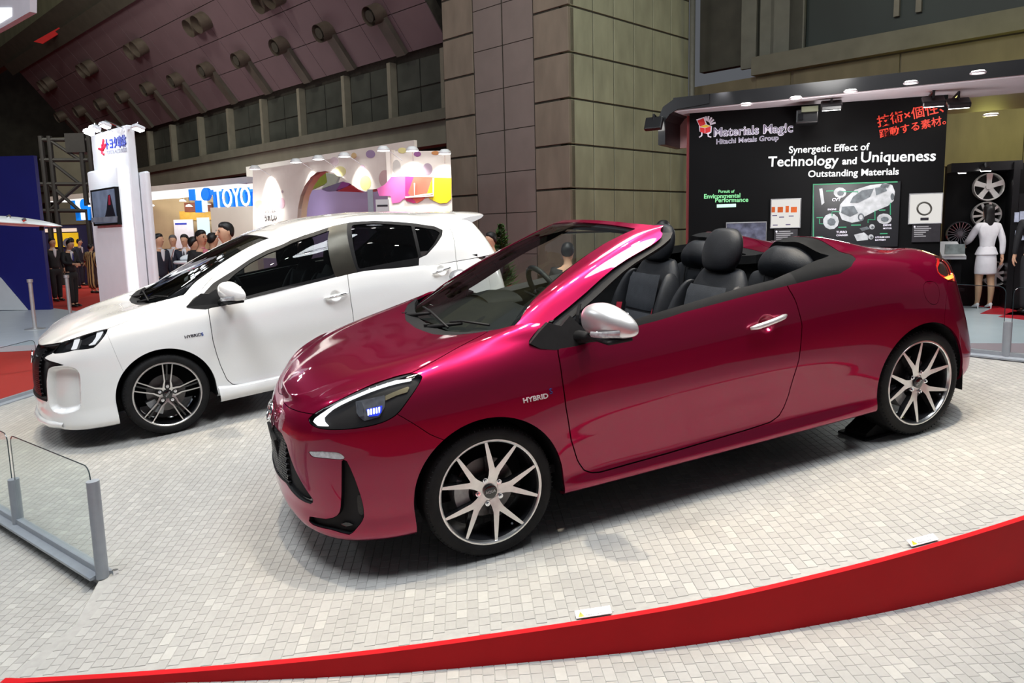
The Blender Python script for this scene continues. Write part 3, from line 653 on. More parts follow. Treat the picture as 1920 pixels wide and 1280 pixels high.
def renorm(Mx):
    N = np.zeros((len(Mx.A), 3))
    for f in Mx.F:
        q = Mx.A[list(f), :3]; n = np.cross(q[2]-q[0], q[1]-q[0]); N[list(f)] += n*(1 if n @ Mx.A[f[0], 3:6] > 0 else -1)
    l = np.linalg.norm(N, axis=1, keepdims=True); Mx.A[:, 3:6] = np.where(l > 1e-12, N/np.maximum(l, 1e-12), Mx.A[:, 3:6]); return Mx
def dish(M, S, x, z, r, depth=.020):
    """hollow bowl behind a door handle, pressed into the door skin"""
    k = np.argmin((S.M.A[:, 0]-x)**2+(S.M.A[:, 2]-z)**2+(S.M.A[:, 1] < .4)*9); c = S.M.A[k]
    d = np.hypot(M.A[:, 0]-c[0], (M.A[:, 2]-c[2])*1.1); near = [f for f in M.F if d[list(f)].min() < r*1.15]; far = [f for f in M.F if d[list(f)].min() >= r*1.15]
    a = PM(M.A.copy(), near).compact().refine(2); b = PM(M.A.copy(), far).compact()
    dd = np.hypot(a.A[:, 0]-c[0], (a.A[:, 2]-c[2])*1.1); t = np.clip((r-dd)/(r*.55), 0, 1); a.A[:, :3] -= a.A[:, 3:6]*(depth*t*t*(3-2*t))[:, None]
    N0 = a.A[:, 3:6].copy(); renorm(a); a.A[:, 3:6] = np.where((t > 0)[:, None], a.A[:, 3:6], N0); return b.join(a)
# ================================================================ the red convertible
red = empty('convertible_car', RED_T, 'candy red two-door convertible with its roof open and silver mirrors', 'car')
def z4(P): return [(1400+a*.34369, 420+b*.34369) for a, b in P]
def hl(P): return [(560+a*.13021, 690+b*.13021) for a, b in P]
def bp(P): return [(490+a*.21875, 740+b*.21875) for a, b in P]
TM = RB.qv[-1]; SM = RB.qu[-1]
def rst(P): return px2st(RB, RED_L, P)
def both(M, name, m, parent, **k):          # same panel on the near and the far side, two objects
    return M.mirror().build(name, m, parent, **k), M.build(name, m, parent, **k)
def one(M, name, m, parent, **k): return M.join(M.mirror()).build(name, m, parent, **k)
def opening_field(M):
    x, y, z = M.A[:, 0], M.A[:, 1], M.A[:, 2]
    belt = [(.25, .913), (.29, .888), (.366, .870), (.46, .868), (.545, .873), (.763, .903), (1.077, .932), (1.384, .960), (1.643, .975), (1.822, .988), (2.03, 1.018), (2.09, 1.05), (2.1, 1.4), (.62, 1.4), (.379, 1.0), (.31, .955)]
    plan = [(-.035, -.1), (-.035, 0), (-.02, .25), (.03, .45), (.085, .57), (.16, .645), (.26, .70), (.36, .735), (.5, .79), (2.0, .79), (2.09, .775), (2.17, .73), (2.20, .66), (2.18, .57), (2.12, .48), (2.10, .38), (2.13, .27), (2.20, .14), (2.23, 0), (2.23, -.1)]
    f1 = sdf(belt, M.A[:, [0, 2]]); f1 = np.where((y > .5), f1, 1.); f2 = np.where(z > .8, sdf(plan, M.A[:, [0, 1]]), 1.)
    return np.minimum(f1, f2)
M = RB.M
M = arch(arch(M, 0), 2.55)
inner, M = M.clip(opening_field(M))
fo = opening_field(inner); wx = inner.A[:, 0]
wdt = np.interp(wx, [0, .10, .14, .17, .35, .40, 1.6, 1.80, 1.95, 2.1], [.09, .05, .03, -.01, -.01, .030, .032, .06, .10, .13])
trim = inner.clip(-(fo+wdt))[0].offset(-.003)
front_trim, rest_trim = trim.clip(trim.A[:, 0]-.27)
belt_trim, tonneau = rest_trim.clip(rest_trim.A[:, 0]-1.72)
one(front_trim, 'cowl_panel', blackp, red, rim=.02)
both(belt_trim, 'belt_molding', blackp, red, rim=.05)
one(tonneau, 'tonneau_panel', trimgrey, red, rim=.05)
# ---- lamps and panels cut from the same skin
HL = rst(hl([(122, 755), (200, 840), (400, 885), (700, 880), (1000, 840), (1250, 770), (1430, 660), (1560, 480), (1700, 280), (1780, 140), (1770, 95), (1650, 65), (1400, 120), (1100, 220), (800, 350), (500, 500), (280, 610), (170, 690)]))
HL = chaikin(HL, 1)
lampskin, M = cut(M, HL, .002)
HOOD = rst([(525, 729), (531.6, 753), (541, 763), (552, 768), (568, 773), (588, 776)])
HOODS = rst([(773, 698), (800, 684), (850, 656), (900, 627), (915, 618)])
HPOLY = [(-.1, HOOD[0][1]+.0)]+HOOD+[rst([(620, 758)])[0], rst([(664, 735.6)])[0], rst([(703, 718)])[0], rst([(742, 705)])[0]]+HOODS+[(HOODS[-1][0]+.1, TM+.2), (-.1, TM+.2)]
hood, M = cut(M, HPOLY, .0028)
one(hood, 'hood', paint_red, red)
DOOR = rst([(1046, 648), (1046, 658), (1054, 710), (1061, 763), (1071, 825), (1083, 864), (1095, 881), (1108, 886), (1125, 885), (1250, 850), (1400, 805.6), (1444.7, 791), (1460, 780), (1470, 763), (1478, 742), (1498, 674), (1504, 609), (1492, 564), (1478, 540)])
DOOR = DOOR+[(DOOR[-1][0]-.03, TM), (DOOR[0][0]-.02, TM)]
door, M = cut(M, DOOR, .0028)
door = dish(door, RB, 1.485, .812, .052)
doors = both(door, 'door', paint_red, red)
TL = rst(z4([(1025, 175), (1060, 170), (1105, 178), (1128, 215), (1140, 255), (1147, 290), (1135, 314), (1110, 310), (1070, 292), (1042, 267), (1030, 220)]))
tail, M = cut(M, TL, .002); tail = tail.refine(2)
FU = chaikin(rst(z4([(962, 330), (966, 375), (982, 415), (1010, 440), (1042, 436), (1052, 400), (1050, 350), (1030, 315), (985, 310)])), 2)
fuel, M = cut(M, FU, .0012)
GR = rst([(505, 790), (514, 795), (528, 812), (537, 832), (553, 880), (572, 915), (588, 938), (585, 945), (572, 941), (560, 934), (546, 920), (536, 905)])
GR = [(-.05, GR[0][1])]+GR+[(-.05, GR[-1][1]-.02)]
grille_skin, M = cut(M, GR, .001)
LT = rst(bp([(690, 562), (722, 550), (760, 625), (800, 720), (845, 850), (872, 950), (880, 1040), (862, 1088), (765, 1200), (600, 1155), (430, 1110), (395, 1060), (420, 1042), (560, 1065), (625, 1052), (662, 1025), (680, 985), (688, 850), (690, 700)]))
intake, M = cut(M, LT, .001)
SIG = rst(bp([(400, 483), (520, 484), (650, 492), (690, 510), (722, 546), (692, 557), (560, 545), (428, 530)]))
sig, M = cut(M, SIG, .001)
a, b, c = rst([(735, 766), (746, 777), (806, 814)])
bumper, M = cut(M, [a, b, c, (c[0]+.06, c[1]-.04), (c[0]+.06, -.2), (-.2, -.2), (-.2, TM+.2), (a[0], TM+.2)], .0014)
bump = one(bumper, 'front_bumper', paint_red, red)
e = rst([(1777, 527), (1776, 540), (1773, 570), (1771, 598), (1771, 618)])
rbump, M = cut(M, [e[0], e[1], e[2], e[3], (e[3][0]-.02, -.2), (SM+.2, -.2), (SM+.2, e[0][1]), (e[0][0]+.2, e[0][1])], .0016)
one(rbump, 'rear_bumper', paint_red, red)
lid, M = cutxy(M, chaikin([(2.36, -.2), (2.36, .50), (2.42, .60), (2.62, .60), (2.80, .53), (2.87, .40), (2.95, -.2)], 1), .002)
one(lid, 'trunk_lid', paint_red, red)
fender, quarter = M.clip(M.A[:, 0]-.9)
both(fender, 'front_fender', paint_red, red); q2 = both(quarter, 'rear_quarter_panel', paint_red, red)
for o, qq in zip((fuel.mirror(),), q2[:1]): o.build('fuel_door', paint_red, qq)
# dark lining behind every gap and inside the cabin, wheel arches
B0 = rebump(loft(body_controls(FRONT+RED_REAR), 130, 44), humps).M
B0 = arch(arch(B0, 0, r=ARCH_R+.004), 2.55, r=ARCH_R+.004); B0 = B0.clip(opening_field(B0))[1].offset(-.022)
one(B0, 'body_lining', dark, red, rim=0)
def wheel_house(car, x):
    for s in (-1, 1):
        V = []; F = []; n = 24
        pts = [(x-ARCH_R-.005, .19)]+[(x+(ARCH_R+.005)*math.cos(math.pi-math.pi*i/n), .30+(ARCH_R+.005)*math.sin(math.pi-math.pi*i/n)) for i in range(n+1)]+[(x+ARCH_R+.005, .19)]
        g = MB().grid([[(p[0], s*y, p[1]) for y in (.80, .55)] for p in pts])
        g.add([(p[0], s*.55, p[1]) for p in pts], [tuple(range(len(pts)))]); g.build('wheel_housing', dark, car, True, 50)
wheel_house(red, 0); wheel_house(red, 2.55)
MB().box((1.2, 0, .215), (3.7, 1.1, .03)).box((1.27, 0, .215), (1.75, 1.5, .03)).build('underbody', dark, red)
# ---- headlights
def lamp_parts(car, skin, px, side):
    def pm(M): return M.mirror() if side < 0 else M
    h = pm(skin.offset(-.030)).build('headlight', gloss_black, car, rim=-.028)
    def sub(name, poly, m, off, rim):
        p = skin.clip(sdf(rst(hl(poly)), skin.A[:, 6:8]))[0]
        if len(p.F): pm(p.offset(off)).build(name, m, h, rim=rim)
    sub('daytime_strip', [(172, 760), (240, 828), (400, 836), (335, 765), (325, 700), (380, 640), (450, 585), (560, 525), (700, 455), (850, 383), (1000, 318), (1150, 262), (1300, 214), (1450, 178), (1600, 152), (1630, 128), (1400, 138), (1200, 200), (1000, 272), (850, 338), (700, 405), (550, 480), (400, 572), (280, 650), (200, 710)], led_w, -.012, .006)
    sub('projector_housing', [(780, 470), (1000, 425), (1225, 375), (1225, 560), (1150, 705), (920, 765), (860, 720), (800, 640)], mat('projector_grey', (.30, .32, .36), .15, .8, coat=.5, noise=.25, nscale=60), -.020, .01)
    sub('reflector', [(800, 480), (880, 470), (915, 560), (905, 600), (920, 690), (850, 700), (812, 640), (850, 590)], chrome, -.014, .006)
    sub('led_backing', [(950, 585), (1190, 530), (1175, 640), (1130, 690), (985, 700)], lightmat('blue_led_glow', (.02, .05, .8), 1.2), -.016, .004)
    for k in range(5):
        x0 = 975+k*41
        sub('led_bar', [(x0, 592-k*9), (x0+24, 588-k*9), (x0+30-(k == 4)*10, 675-k*8), (x0+6, 682-k*8)], led_b, -.010, .003)
    sub('gold_reflection', [(1235, 385), (1400, 310), (1570, 240), (1590, 262), (1560, 330), (1400, 380), (1235, 455)], mat('gold_reflection', (.75, .66, .42), .25, .9, noise=.1), -.018, .004)  # gold reflection inside the lamp, built as a coloured patch
    pm(skin.offset(-.001)).build('lens_cover', lens_m, h, rim=.004)
lampfine = lampskin.refine(2)
for s in (-1, 1): lamp_parts(red, lampfine, None, s)
# ---- grille, intakes and signals on the bumper
gback = one(grille_skin.offset(-.055), 'grille_backing', dark, red, rim=-.055)
gmesh = MB()
def surf_pt(S, s, t, off=0.):
    s2 = abs(s); p = S.eval(s2, t)[0, 0]; e1 = 2e-3
    du = S.eval(s2+e1, t)[0, 0]-S.eval(max(s2-e1, 0), t)[0, 0]; dv = S.eval(s2, t+e1)[0, 0]-S.eval(s2, t-e1)[0, 0]
    n = np.cross(dv, du); n /= np.linalg.norm(n); p = p+n*off
    if s < 0: p = p*[1, -1, 1]; n = n*[1, -1, 1]
    return p, n, du/np.linalg.norm(du)*np.array([1, 1 if s >= 0 else -1, 1]), dv/np.linalg.norm(dv)
gp = np.array(GR); nbar = 0
for i, t in enumerate(np.arange(gp[:, 1].min()+.012, gp[:, 1].max(), .017)):
    for s in np.arange(-.30, .30, .022):
        ss = s+(.011 if i % 2 else 0)
        if sdf(gp, np.array([[abs(ss), t]]))[0] < -.006:
            p, n, du, dv = surf_pt(RB, ss, t, -.006)
            ring = [p+(du*.009*math.cos(a)+dv*.0055*math.sin(a)) for a in np.linspace(0, 2*math.pi, 6, endpoint=False)]
            ring2 = [q-n*.012 for q in ring]; inn = [p+(q-p)*.55 for q in ring]
            V = ring+ring2+inn; gmesh.add(V, [(k, (k+1) % 6, 12+(k+1) % 6, 12+k) for k in range(6)]+[(k, 6+k, 6+(k+1) % 6, (k+1) % 6) for k in range(6)])
gm = gmesh.build('grille_mesh', mat('grille_grey', (.06, .06, .065), .25, .6, coat=.3, noise=.1), red); gm['kind'] = 'stuff'
gr_trim, _ = grille_skin.clip(-(sdf(GR, grille_skin.A[:, 6:8])+.014))
one(gr_trim.offset(-.012), 'grille_surround', gloss_black, red, rim=.03)
it = both(intake.offset(-.028), 'air_intake', trimgrey, red, rim=-.026)
for o, M_ in zip(it, (intake.mirror(), intake)):
    f = sdf(rst(bp([(800, 880), (850, 870), (875, 960), (872, 1030), (830, 1060), (815, 1040)])), M_.A[:, 6:8]); p = M_.clip(f)[0].offset(-.020)
    if len(p.F): p.build('intake_mesh', mat('perforated_black', (.012, .012, .012), .4, noise=.9, nscale=220), o, rim=.004)
    f = sdf(rst(bp([(610, 1130), (720, 1098), (830, 1082), (812, 1110), (720, 1140), (640, 1150)])), M_.A[:, 6:8]); p = M_.clip(f)[0].offset(-.012)
    if len(p.F): p.build('intake_blade', gloss_black, o, rim=.012)
both(sig.offset(-.002), 'turn_signal', mat('clear_signal', (.55, .57, .6), .15, .3, coat=.6, noise=.3, nscale=60), red, rim=.02)
tl = both(tail.offset(-.018), 'taillight', mat('tail_housing', (.10, .10, .10), .2, .7, coat=.5, noise=.2, nscale=20), red, rim=-.017)
tlp = np.array(TL); tc_ = tlp.mean(0)
for o, M_ in zip(tl, (tail.mirror(), tail)):
    band, _ = M_.clip(-(sdf(TL, M_.A[:, 6:8])+.020)); band.offset(-.008).build('tail_ring', mat('red_lens', (.55, .03, .03), .12, .0, coat=1, noise=.1), o, rim=.006)
    f = sdf(rst(z4([(1085, 288), (1135, 270), (1140, 292), (1105, 302)])), M_.A[:, 6:8]); p = M_.clip(f)[0].offset(-.004)
    if len(p.F): p.build('tail_lamp', lightmat('amber_red_lamp', (1, .22, .04), 6.), o, rim=.004)
    M_.offset(-.0005).build('lens_cover', glassmat('tail_lens', (.95, .80, .78)) if 'tail_lens' not in MATS else MATS['tail_lens'], o, rim=.003)
# plate and emblem
MB().box((-.800, 0, .450), (.016, .335, .17), Matrix.Rotation(math.radians(-4), 3, 'Y'), .004).build('license_plate', blackp, red)
em = bpy.data.objects.new('emblem', None); link(em, red); em.matrix_local = Matrix.Translation((-.795, 0, .632)) @ Matrix.Rotation(math.radians(20), 4, 'Y')
for nm, ry, rz, cy, cz in (('emblem_ring', .068, .046, 0, 0), ('emblem_bar', .018, .040, 0, -.004), ('emblem_arc', .042, .016, 0, .012)):
    MB().tube([(-.004, cy+ry*math.cos(2*math.pi*i/32), cz+rz*math.sin(2*math.pi*i/32)) for i in range(32)], .006, 8, True).build(nm, chrome, em, True)
# ---- windscreen frame, glass
ku = CN.ku
def cst(P, T=RED_L): return px2st(CN, T, P)
WS = cst([(975, 600), (1000, 562), (1033, 532), (1066.7, 503), (1100, 478.5), (1133, 456.7), (1165, 440.5), (1194, 428.5), (1175, 425), (1150, 421.5), (1120, 418.5)])
WSP = [(WS[0][0]+.02, -.1)]+WS+[(-.2, WS[-1][1]+.003), (-.2, -.1)]
C0 = CN.M
wind, other = C0.clip(sdf(WSP, C0.A[:, 6:8]))
one(wind.offset(-.004), 'windshield', glass, red, rim=.004)
fw = sdf(WSP, wind.A[:, 6:8]); frit, _ = wind.clip(np.minimum(-(fw+.022), 9*(wind.A[:, 7] < -1)-(fw+.022)))
one(frit.offset(-.009), 'windshield_border', gloss_black, red, rim=0)
LOWS = cst([(1039, 597), (1068, 574), (1100, 547), (1125, 524), (1150, 503), (1175, 486), (1200, 471.5), (1225, 457), (1239, 446), (1242, 438), (1237, 431)])
FRP = [(LOWS[0][0]+.03, -.1)]+LOWS+[(LOWS[-1][0]-.02, LOWS[-1][1]+.05)]+[(-.2, LOWS[-1][1]+.05), (-.2, -.1)]
P3 = ku[3]; hdr_t = WS[-1][1]
A_ = other.A
f = sdf(FRP, A_[:, 6:8]); hd = A_[:, 0]-np.interp(A_[:, 1], [0, .3, .48, .6], [1.045, 1.075, 1.135, 1.2])
frame, _ = other.clip(np.maximum(f, hd))
one(frame, 'windshield_frame', paint_red, red, rim=.03)
fs = sdf(FRP, C0.A[:, 6:8]); sealM, _ = C0.clip(np.maximum(fs-.042, -(fs+.006)))
sealM, _ = sealM.clip(np.maximum(.36-sealM.A[:, 0], sealM.A[:, 0]-1.20)); sealM, _ = sealM.clip(np.maximum(.9-sealM.A[:, 2], sealM.A[:, 7]-LOWS[-1][1]))
both(sealM.offset(-.016), 'door_seal', blackp, red, rim=.02)
hin, _ = C0.clip(np.maximum(np.maximum(C0.A[:, 0]-np.interp(C0.A[:, 1], [0, .3, .48, .6], [1.035, 1.065, 1.12, 1.16]), hdr_t-.02-C0.A[:, 7]), C0.A[:, 6]-P3+.06))
one(hin.offset(-.034), 'header_trim', blackp, red, rim=0)
# sail panels in front of the mirrors (black triangle) with a thin glass post
SAIL = [(.258, .912), (.30, .884), (.366, .868), (.46, .866), (.545, .872), (.56, .885), (.47, 1.0), (.418, .962), (.36, .985), (.31, .952)]
def sail_y(x, z): return .795-.30*(z-.87)-.05*max(0, .4-x)
for s in (-1, 1):
    g = MB(); poly = SAIL; g.prism(poly, .004, -.02, lambda a, b, d: (a, s*(sail_y(a, b)+d), b)); g.build('sail_panel', blackp, red)
    MB().tube([(.50, s*.745, .90), (.52, s*.735, .99), (.545, s*.715, 1.035)], .008, 6).build('quarter_glass_post', blackp, red)
# ---- mirrors, handles, badge
for s in (-1, 1): side_mirror(red, s, satin, .530, .855, .992)
def st_at(x, z, S=None):
    S = S or RB; k = np.argmin((S.M.A[:, 0]-x)**2+(S.M.A[:, 2]-z)**2+(S.M.A[:, 1] < .4)*9); return S.M.A[k]
for s, d in zip((-1, 1), doors):
    r0 = st_at(1.385, .800); r1 = st_at(1.60, .825)
    n = np.array([0, s, .15]); door_handle(d, r0[:3]*[1, s, 1], r1[:3]*[1, s, 1], n/np.linalg.norm(n), satin, paint_red)
def side_text(car, body, x, z, size, m, name, S=None, s=-1, rot=0., **k):
    r = st_at(x, z, S); n = Vector((r[3], s*r[4], r[5])).normalized(); xx = Vector((1, 0, 0)); xx = (xx-n*xx.dot(n)).normalized()
    if s > 0: xx = -xx
    zz = n.cross(xx); zz = -zz if zz.z < 0 else zz; Mt = Matrix((xx, zz, n)).transposed().to_4x4(); Mt.translation = Vector((r[0], s*r[1], r[2]))+n*.001
    return text_mesh(name, body, m, size, Mt @ Matrix.Rotation(rot, 4, 'Z'), car, .0025, 'LEFT', .0006, **k)
side_text(red, 'HYBRID', .185, .678, .030, mat('badge_silver', (.75, .75, .76), .3, .3, noise=.05), 'hybrid_badge', xs=1.15)
side_text(red, 'S', .303, .684, .034, mat('blue_chrome', (.1, .2, .7), .15, .8, noise=.1), 'hybrid_badge_letter')
# ---- wheels
for x in (0, 2.55):
    for s in (-1, 1): make_wheel(red, x, s, 'red', 0 if x == 0 else 33)
# ---- cabin
MB().box((1.25, 0, .30), (1.9, 1.45, .04)).build('floor_pan', mat('black_carpet', (.012, .012, .013), .95, noise=.3, nscale=60), red)
MB().box((2.16, 0, .62), (.05, 1.3, .70)).build('rear_bulkhead', dark, red)
for s in (-1, 1):
    rows = [[(x, s*(.755-.02*k-(.0 if k else .01)), (np.interp(x, [.4, .763, 1.384, 2.05], [.865, .90, .958, 1.0]))-.02-.15*k) for x in np.linspace(.42, 2.05, 12)] for k in range(5)]
    MB().grid(rows).build('inner_door_panel', trimgrey, red, True)
    MB().box((1.05, s*.70, .66), (.75, .10, .07), None, .02).build('armrest', leather, red)
MB().box((1.02, 0, .50), (.75, .22, .26), None, .04).build('center_console', trimgrey, red)
dashboard(red); steering_wheel(red, .88, .36, .915)
seat(red, 1.43, -.36); seat(red, 1.50, .36)
def rear_seat(car, y):
    s = bpy.data.objects.new('rear_seat', None); link(s, car); s.matrix_local = Matrix.Translation((1.90, y, .50))
    loft_blob([[(xx, q[0], q[1]) for q in rrect(0, zc, w, h, .5)] for xx, zc, w, h in ((-.42, 0, .52, .08), (-.40, 0, .56, .16), (-.1, 0, .56, .18), (.0, 0, .54, .12))], 'seat_cushion', leather, s)
    loft_blob([[(.02+.22*z+q[0], q[1], z) for q in rrect(0, 0, d, w, .5)] for z, w, d in ((-.02, .5, .1), (.05, .56, .14), (.3, .57, .14), (.42, .56, .12), (.46, .52, .06))], 'backrest', leather, s)
    for k in (-.09, .09): MB().tube([(-.055+.22*z, k, z) for z in (.05, .2, .35, .44)], .005, 6).build('seam', dark, s)
    rows = [[(.11+q[0]*(1 if z > .45 else .8)+.09*(z-.42), q[1], z) for q in rrect(0, 0, d, w, .9)] for z, w, d in ((.42, .36, .14), (.45, .44, .22), (.51, .42, .24), (.565, .32, .20), (.60, .2, .13), (.605, .1, .06))]
    loft_blob(rows, 'headrest', leather, s)
    return s
rear_seat(red, -.38); rear_seat(red, .38)
MB().tube([(1.98, -.66, .985), (2.06, -.66, .985)], [.045, .04], 12).build('belt_guide', leather, red, True)
MB().box((1.78, -.735, .985), (.14, .05, .03), None, .01).build('belt_cover', trimgrey, red)
# wipers
def wiper(car, base, mid, tip):
    w = bpy.data.objects.new('wiper', None); link(w, car)
    MB().tube([base, mid], [.012, .007], 8).build('wiper_arm', blackp, w, True)
    b, t = Vector(mid), Vector(tip); d = (t-b); MB().tube([b-d*.45+Vector((0, 0, .004)), b+Vector((0, 0, .012)), t], .006, 6).build('wiper_blade', blackp, w, True)
    MB().cyl(Vector(base)-Vector((0, 0, .02)), Vector(base)+Vector((0, 0, .018)), .016, 12).build('wiper_pivot', blackp, w)
wiper(red, (.02, .42, .915), (.085, .12, .957), (.06, -.25, .938)); wiper(red, (.02, -.02, .912), (.11, -.32, .960), (.16, -.56, .978))
# ================================================================ the white hatchback
white = empty('hatchback_car', WHT_T, 'pearl white five-door hatchback standing beyond the red convertible', 'car')
paint_wht = mat('pearl_white_paint', (.88, .88, .87), .22, 0., 1., noise=.015, nscale=300)
WFRONT = [(r[0], r[1], [(z-(.03 if k < 2 and r[0] < -.2 else 0), i) for k, (z, i) in enumerate(r[2])], *r[3:]) for r in FRONT]
WREAR = [
 (2.10, .842, lv(.195, .06, .212, .012, .30, .015, .45, .010, .62, .000, .75, .004, .850, .020, .930, .042), (2.1, .76, 1.0), (2.1, .4, 1.0), (2.1, 0, 1.0)),
 (2.50, .844, lv(.195, .06, .212, .015, .30, .006, .45, .004, .62, .000, .75, .005, .850, .025, .930, .054), (2.5, .75, 1.0), (2.5, .4, 1.0), (2.5, 0, 1.0)),
 (2.84, .802, lv(.225, .07, .245, .02, .33, .0, .46, .0, .62, .004, .75, .015, .850, .035, .930, .060), (2.8, .68, 1.0), (2.8, .4, 1.0), (2.8, 0, 1.0)),
 (3.05, .700, lv(.25, .07, .27, .02, .35, .0, .47, .0, .61, .010, .73, .03, .840, .05, .930, .075), (2.95, .58, 1.0), (2.9, .3, 1.0), (2.9, 0, 1.0)),
 (3.16, .480, lv(.26, .07, .28, .02, .36, .0, .47, .0, .60, .012, .73, .035, .840, .055, .930, .075), (3.03, .4, 1.0), (3.0, .2, 1.0), (3.0, 0, 1.0)),
 (3.20, 0,    lv(.26, .07, .28, .02, .36, .0, .47, .0, .60, .012, .73, .035, .840, .055, .930, .075), (3.06, 0, 1.0), (3.03, 0, 1.0), (3.03, 0, 1.0)),
]
WB = smooth_hood(loft(body_controls(WFRONT+WREAR), 260, 84))
WT = WB.qv[-1]
def wst(P): return px2st(WB, WHT_L, P)
def wcn(P): return px2st(CN, WHT_L, P)
def z6(P): return [(420+a*.28125, 380+b*.28125) for a, b in P]
def z5(P): return [(40+a*.3594, 380+b*.3594) for a, b in P]
def wf(P): return [(50+a*.16407, 590+b*.16407) for a, b in P]
def w_open(M):
    x, y, z = M.A[:, 0], M.A[:, 1], M.A[:, 2]
    belt = [(.24, .905), (.29, .888), (.366, .872), (.46, .872), (.708, .903), (.967, .926), (1.391, .955), (1.6, .965), (1.9, .975), (2.18, .985), (2.3, .925), (3.4, .925), (3.4, 1.4), (.62, 1.4), (.379, 1.0), (.30, .955)]
    plan = [(-.035, -.1), (-.035, 0), (-.02, .25), (.03, .45), (.085, .57), (.16, .645), (.26, .70), (.36, .735), (.5, .77), (2.0, .77), (3.4, .77), (3.4, -.1)]
    f1 = np.where(y > .45, sdf(belt, M.A[:, [0, 2]]), 1.); f2 = np.where(z > .8, sdf(plan, M.A[:, [0, 1]]), 1.); f3 = np.where(x > 2.2, .927-z, 1.)
    return np.minimum(np.minimum(f1, f2), f3)
M = arch(arch(WB.M, 0), 2.55)
inner, M = M.clip(w_open(M))
fo = w_open(inner); wdt = np.interp(inner.A[:, 0], [0, .10, .14, .17, .35], [.09, .05, .03, -.01, -.01])
cowl, _ = inner.clip(np.maximum(-(fo+wdt), inner.A[:, 0]-.3)); one(cowl.offset(-.004), 'cowl_panel', blackp, white, rim=.02)
# headlight and black nose band
NB = wst(wf([(395, 318), (600, 253), (790, 193), (935, 158), (905, 215), (870, 265), (820, 325), (770, 372), (700, 388), (550, 402), (430, 432), (290, 445)]))
lampw, M = cut(M, NB, .002); lampw = lampw.refine(2)
GRW = wst(wf([(150, 345), (250, 340), (395, 318), (290, 445), (240, 465), (200, 495), (255, 522), (350, 550), (430, 575), (300, 590), (250, 615), (238, 660), (228, 760), (234, 900), (240, 995)]))
GRP = [(-.05, GRW[0][1])]+GRW+[(-.05, GRW[-1][1])]
grw, M = cut(M, GRP, .001)
HS = wst(z5([(450, 660), (520, 630), (600, 597), (665, 565), (720, 535)]))
HF = wst(wf([(160, 340), (250, 338), (395, 316), (600, 250), (790, 190), (935, 156)]))
hp = [(-.1, HF[0][1])]+HF+HS[1:]+[(HS[-1][0]+.12, WT+.2), (-.1, WT+.2)]
hood, M = cut(M, hp, .0028); one(hood, 'hood', paint_wht, white)
POCK = chaikin(wst(wf([(243, 645), (262, 612), (320, 592), (440, 582), (545, 600), (600, 650), (618, 740), (622, 900), (628, 1050), (590, 1090), (500, 1125), (380, 1140), (280, 1090), (250, 1010), (238, 850), (236, 730)])), 1)
pock, M = cut(M, POCK, .0); pock = pock.refine(1)
FD = wst([(390.4, 575), (391, 582), (394, 603), (399.4, 639), (406, 663), (414, 686), (426, 712), (437, 721), (471, 718), (534, 705)])
Bc = wst(z6([(822, 470), (833, 560), (845, 650), (865, 790)]))
bs = Bc[-1][0]; FDP = FD+[(bs, FD[-1][1]+.004)]+Bc[::-1]+[(Bc[0][0], WT), (FD[0][0]-.02, WT)]
fdoor, M = cut(M, FDP, .0028)
RDc = wst(z6([(1540, 300), (1552, 400), (1556, 440)])); rs = RDc[-1][0]
RDP = [(bs+.0, FD[-1][1]+.004), (2.0+(bs-1.56), FD[-1][1]+.01), (rs-.33, FD[-1][1]+.05), (rs-.20, FD[-1][1]+.22), (rs-.06, FD[-1][1]+.38)]+RDc[::-1]+[(RDc[0][0], WT), (Bc[0][0], WT)]+Bc
rdoor, M = cut(M, RDP, .0028)
fdoor = dish(fdoor, WB, 1.365, .803, .05); rdoor = dish(rdoor, WB, 2.34, .875, .05)
wdoors = both(fdoor, 'front_door', paint_wht, white); wrd = both(rdoor, 'rear_door', paint_wht, white)
a, b, c = wst(z5([(440, 665), (455, 700), (545, 905)]))
bumper, M = cut(M, [(a[0], WT+.2), a, b, c, (c[0]+.06, c[1]-.04), (c[0]+.06, -.2), (-.2, -.2), (-.2, WT+.2)], .0006)
wb = one(bumper, 'front_bumper', paint_wht, white)
fen, quart = M.clip(M.A[:, 0]-1.2); both(fen, 'front_fender', paint_wht, white)
rb, quart = quart.clip(2.83-quart.A[:, 0])[0], quart.clip(quart.A[:, 0]-2.827)[0]
both(quart, 'rear_quarter_panel', paint_wht, white); one(rb, 'tailgate_and_bumper', paint_wht, white)
# recessed corner pockets, dished inwards
fp = sdf(POCK, pock.A[:, 6:8]); d = np.clip(-fp/.028, 0, 1); A = pock.A.copy(); A[:, :3] -= A[:, 3:6]*(.040*(d*d*(3-2*d)))[:, None]
def renorm_old(Mx):
    N = np.zeros((len(Mx.A), 3))
    for f in Mx.F:
        p = Mx.A[list(f), :3]; n = np.cross(p[2]-p[0], p[1]-p[0]); N[list(f)] += n*(1 if n @ Mx.A[f[0], 3:6] > 0 else -1)
    l = np.linalg.norm(N, axis=1, keepdims=True); Mx.A[:, 3:6] = np.where(l > 1e-12, N/np.maximum(l, 1e-12), Mx.A[:, 3:6]); return Mx
both(renorm(PM(A, pock.F)), 'bumper_pocket', paint_wht, white, rim=0)
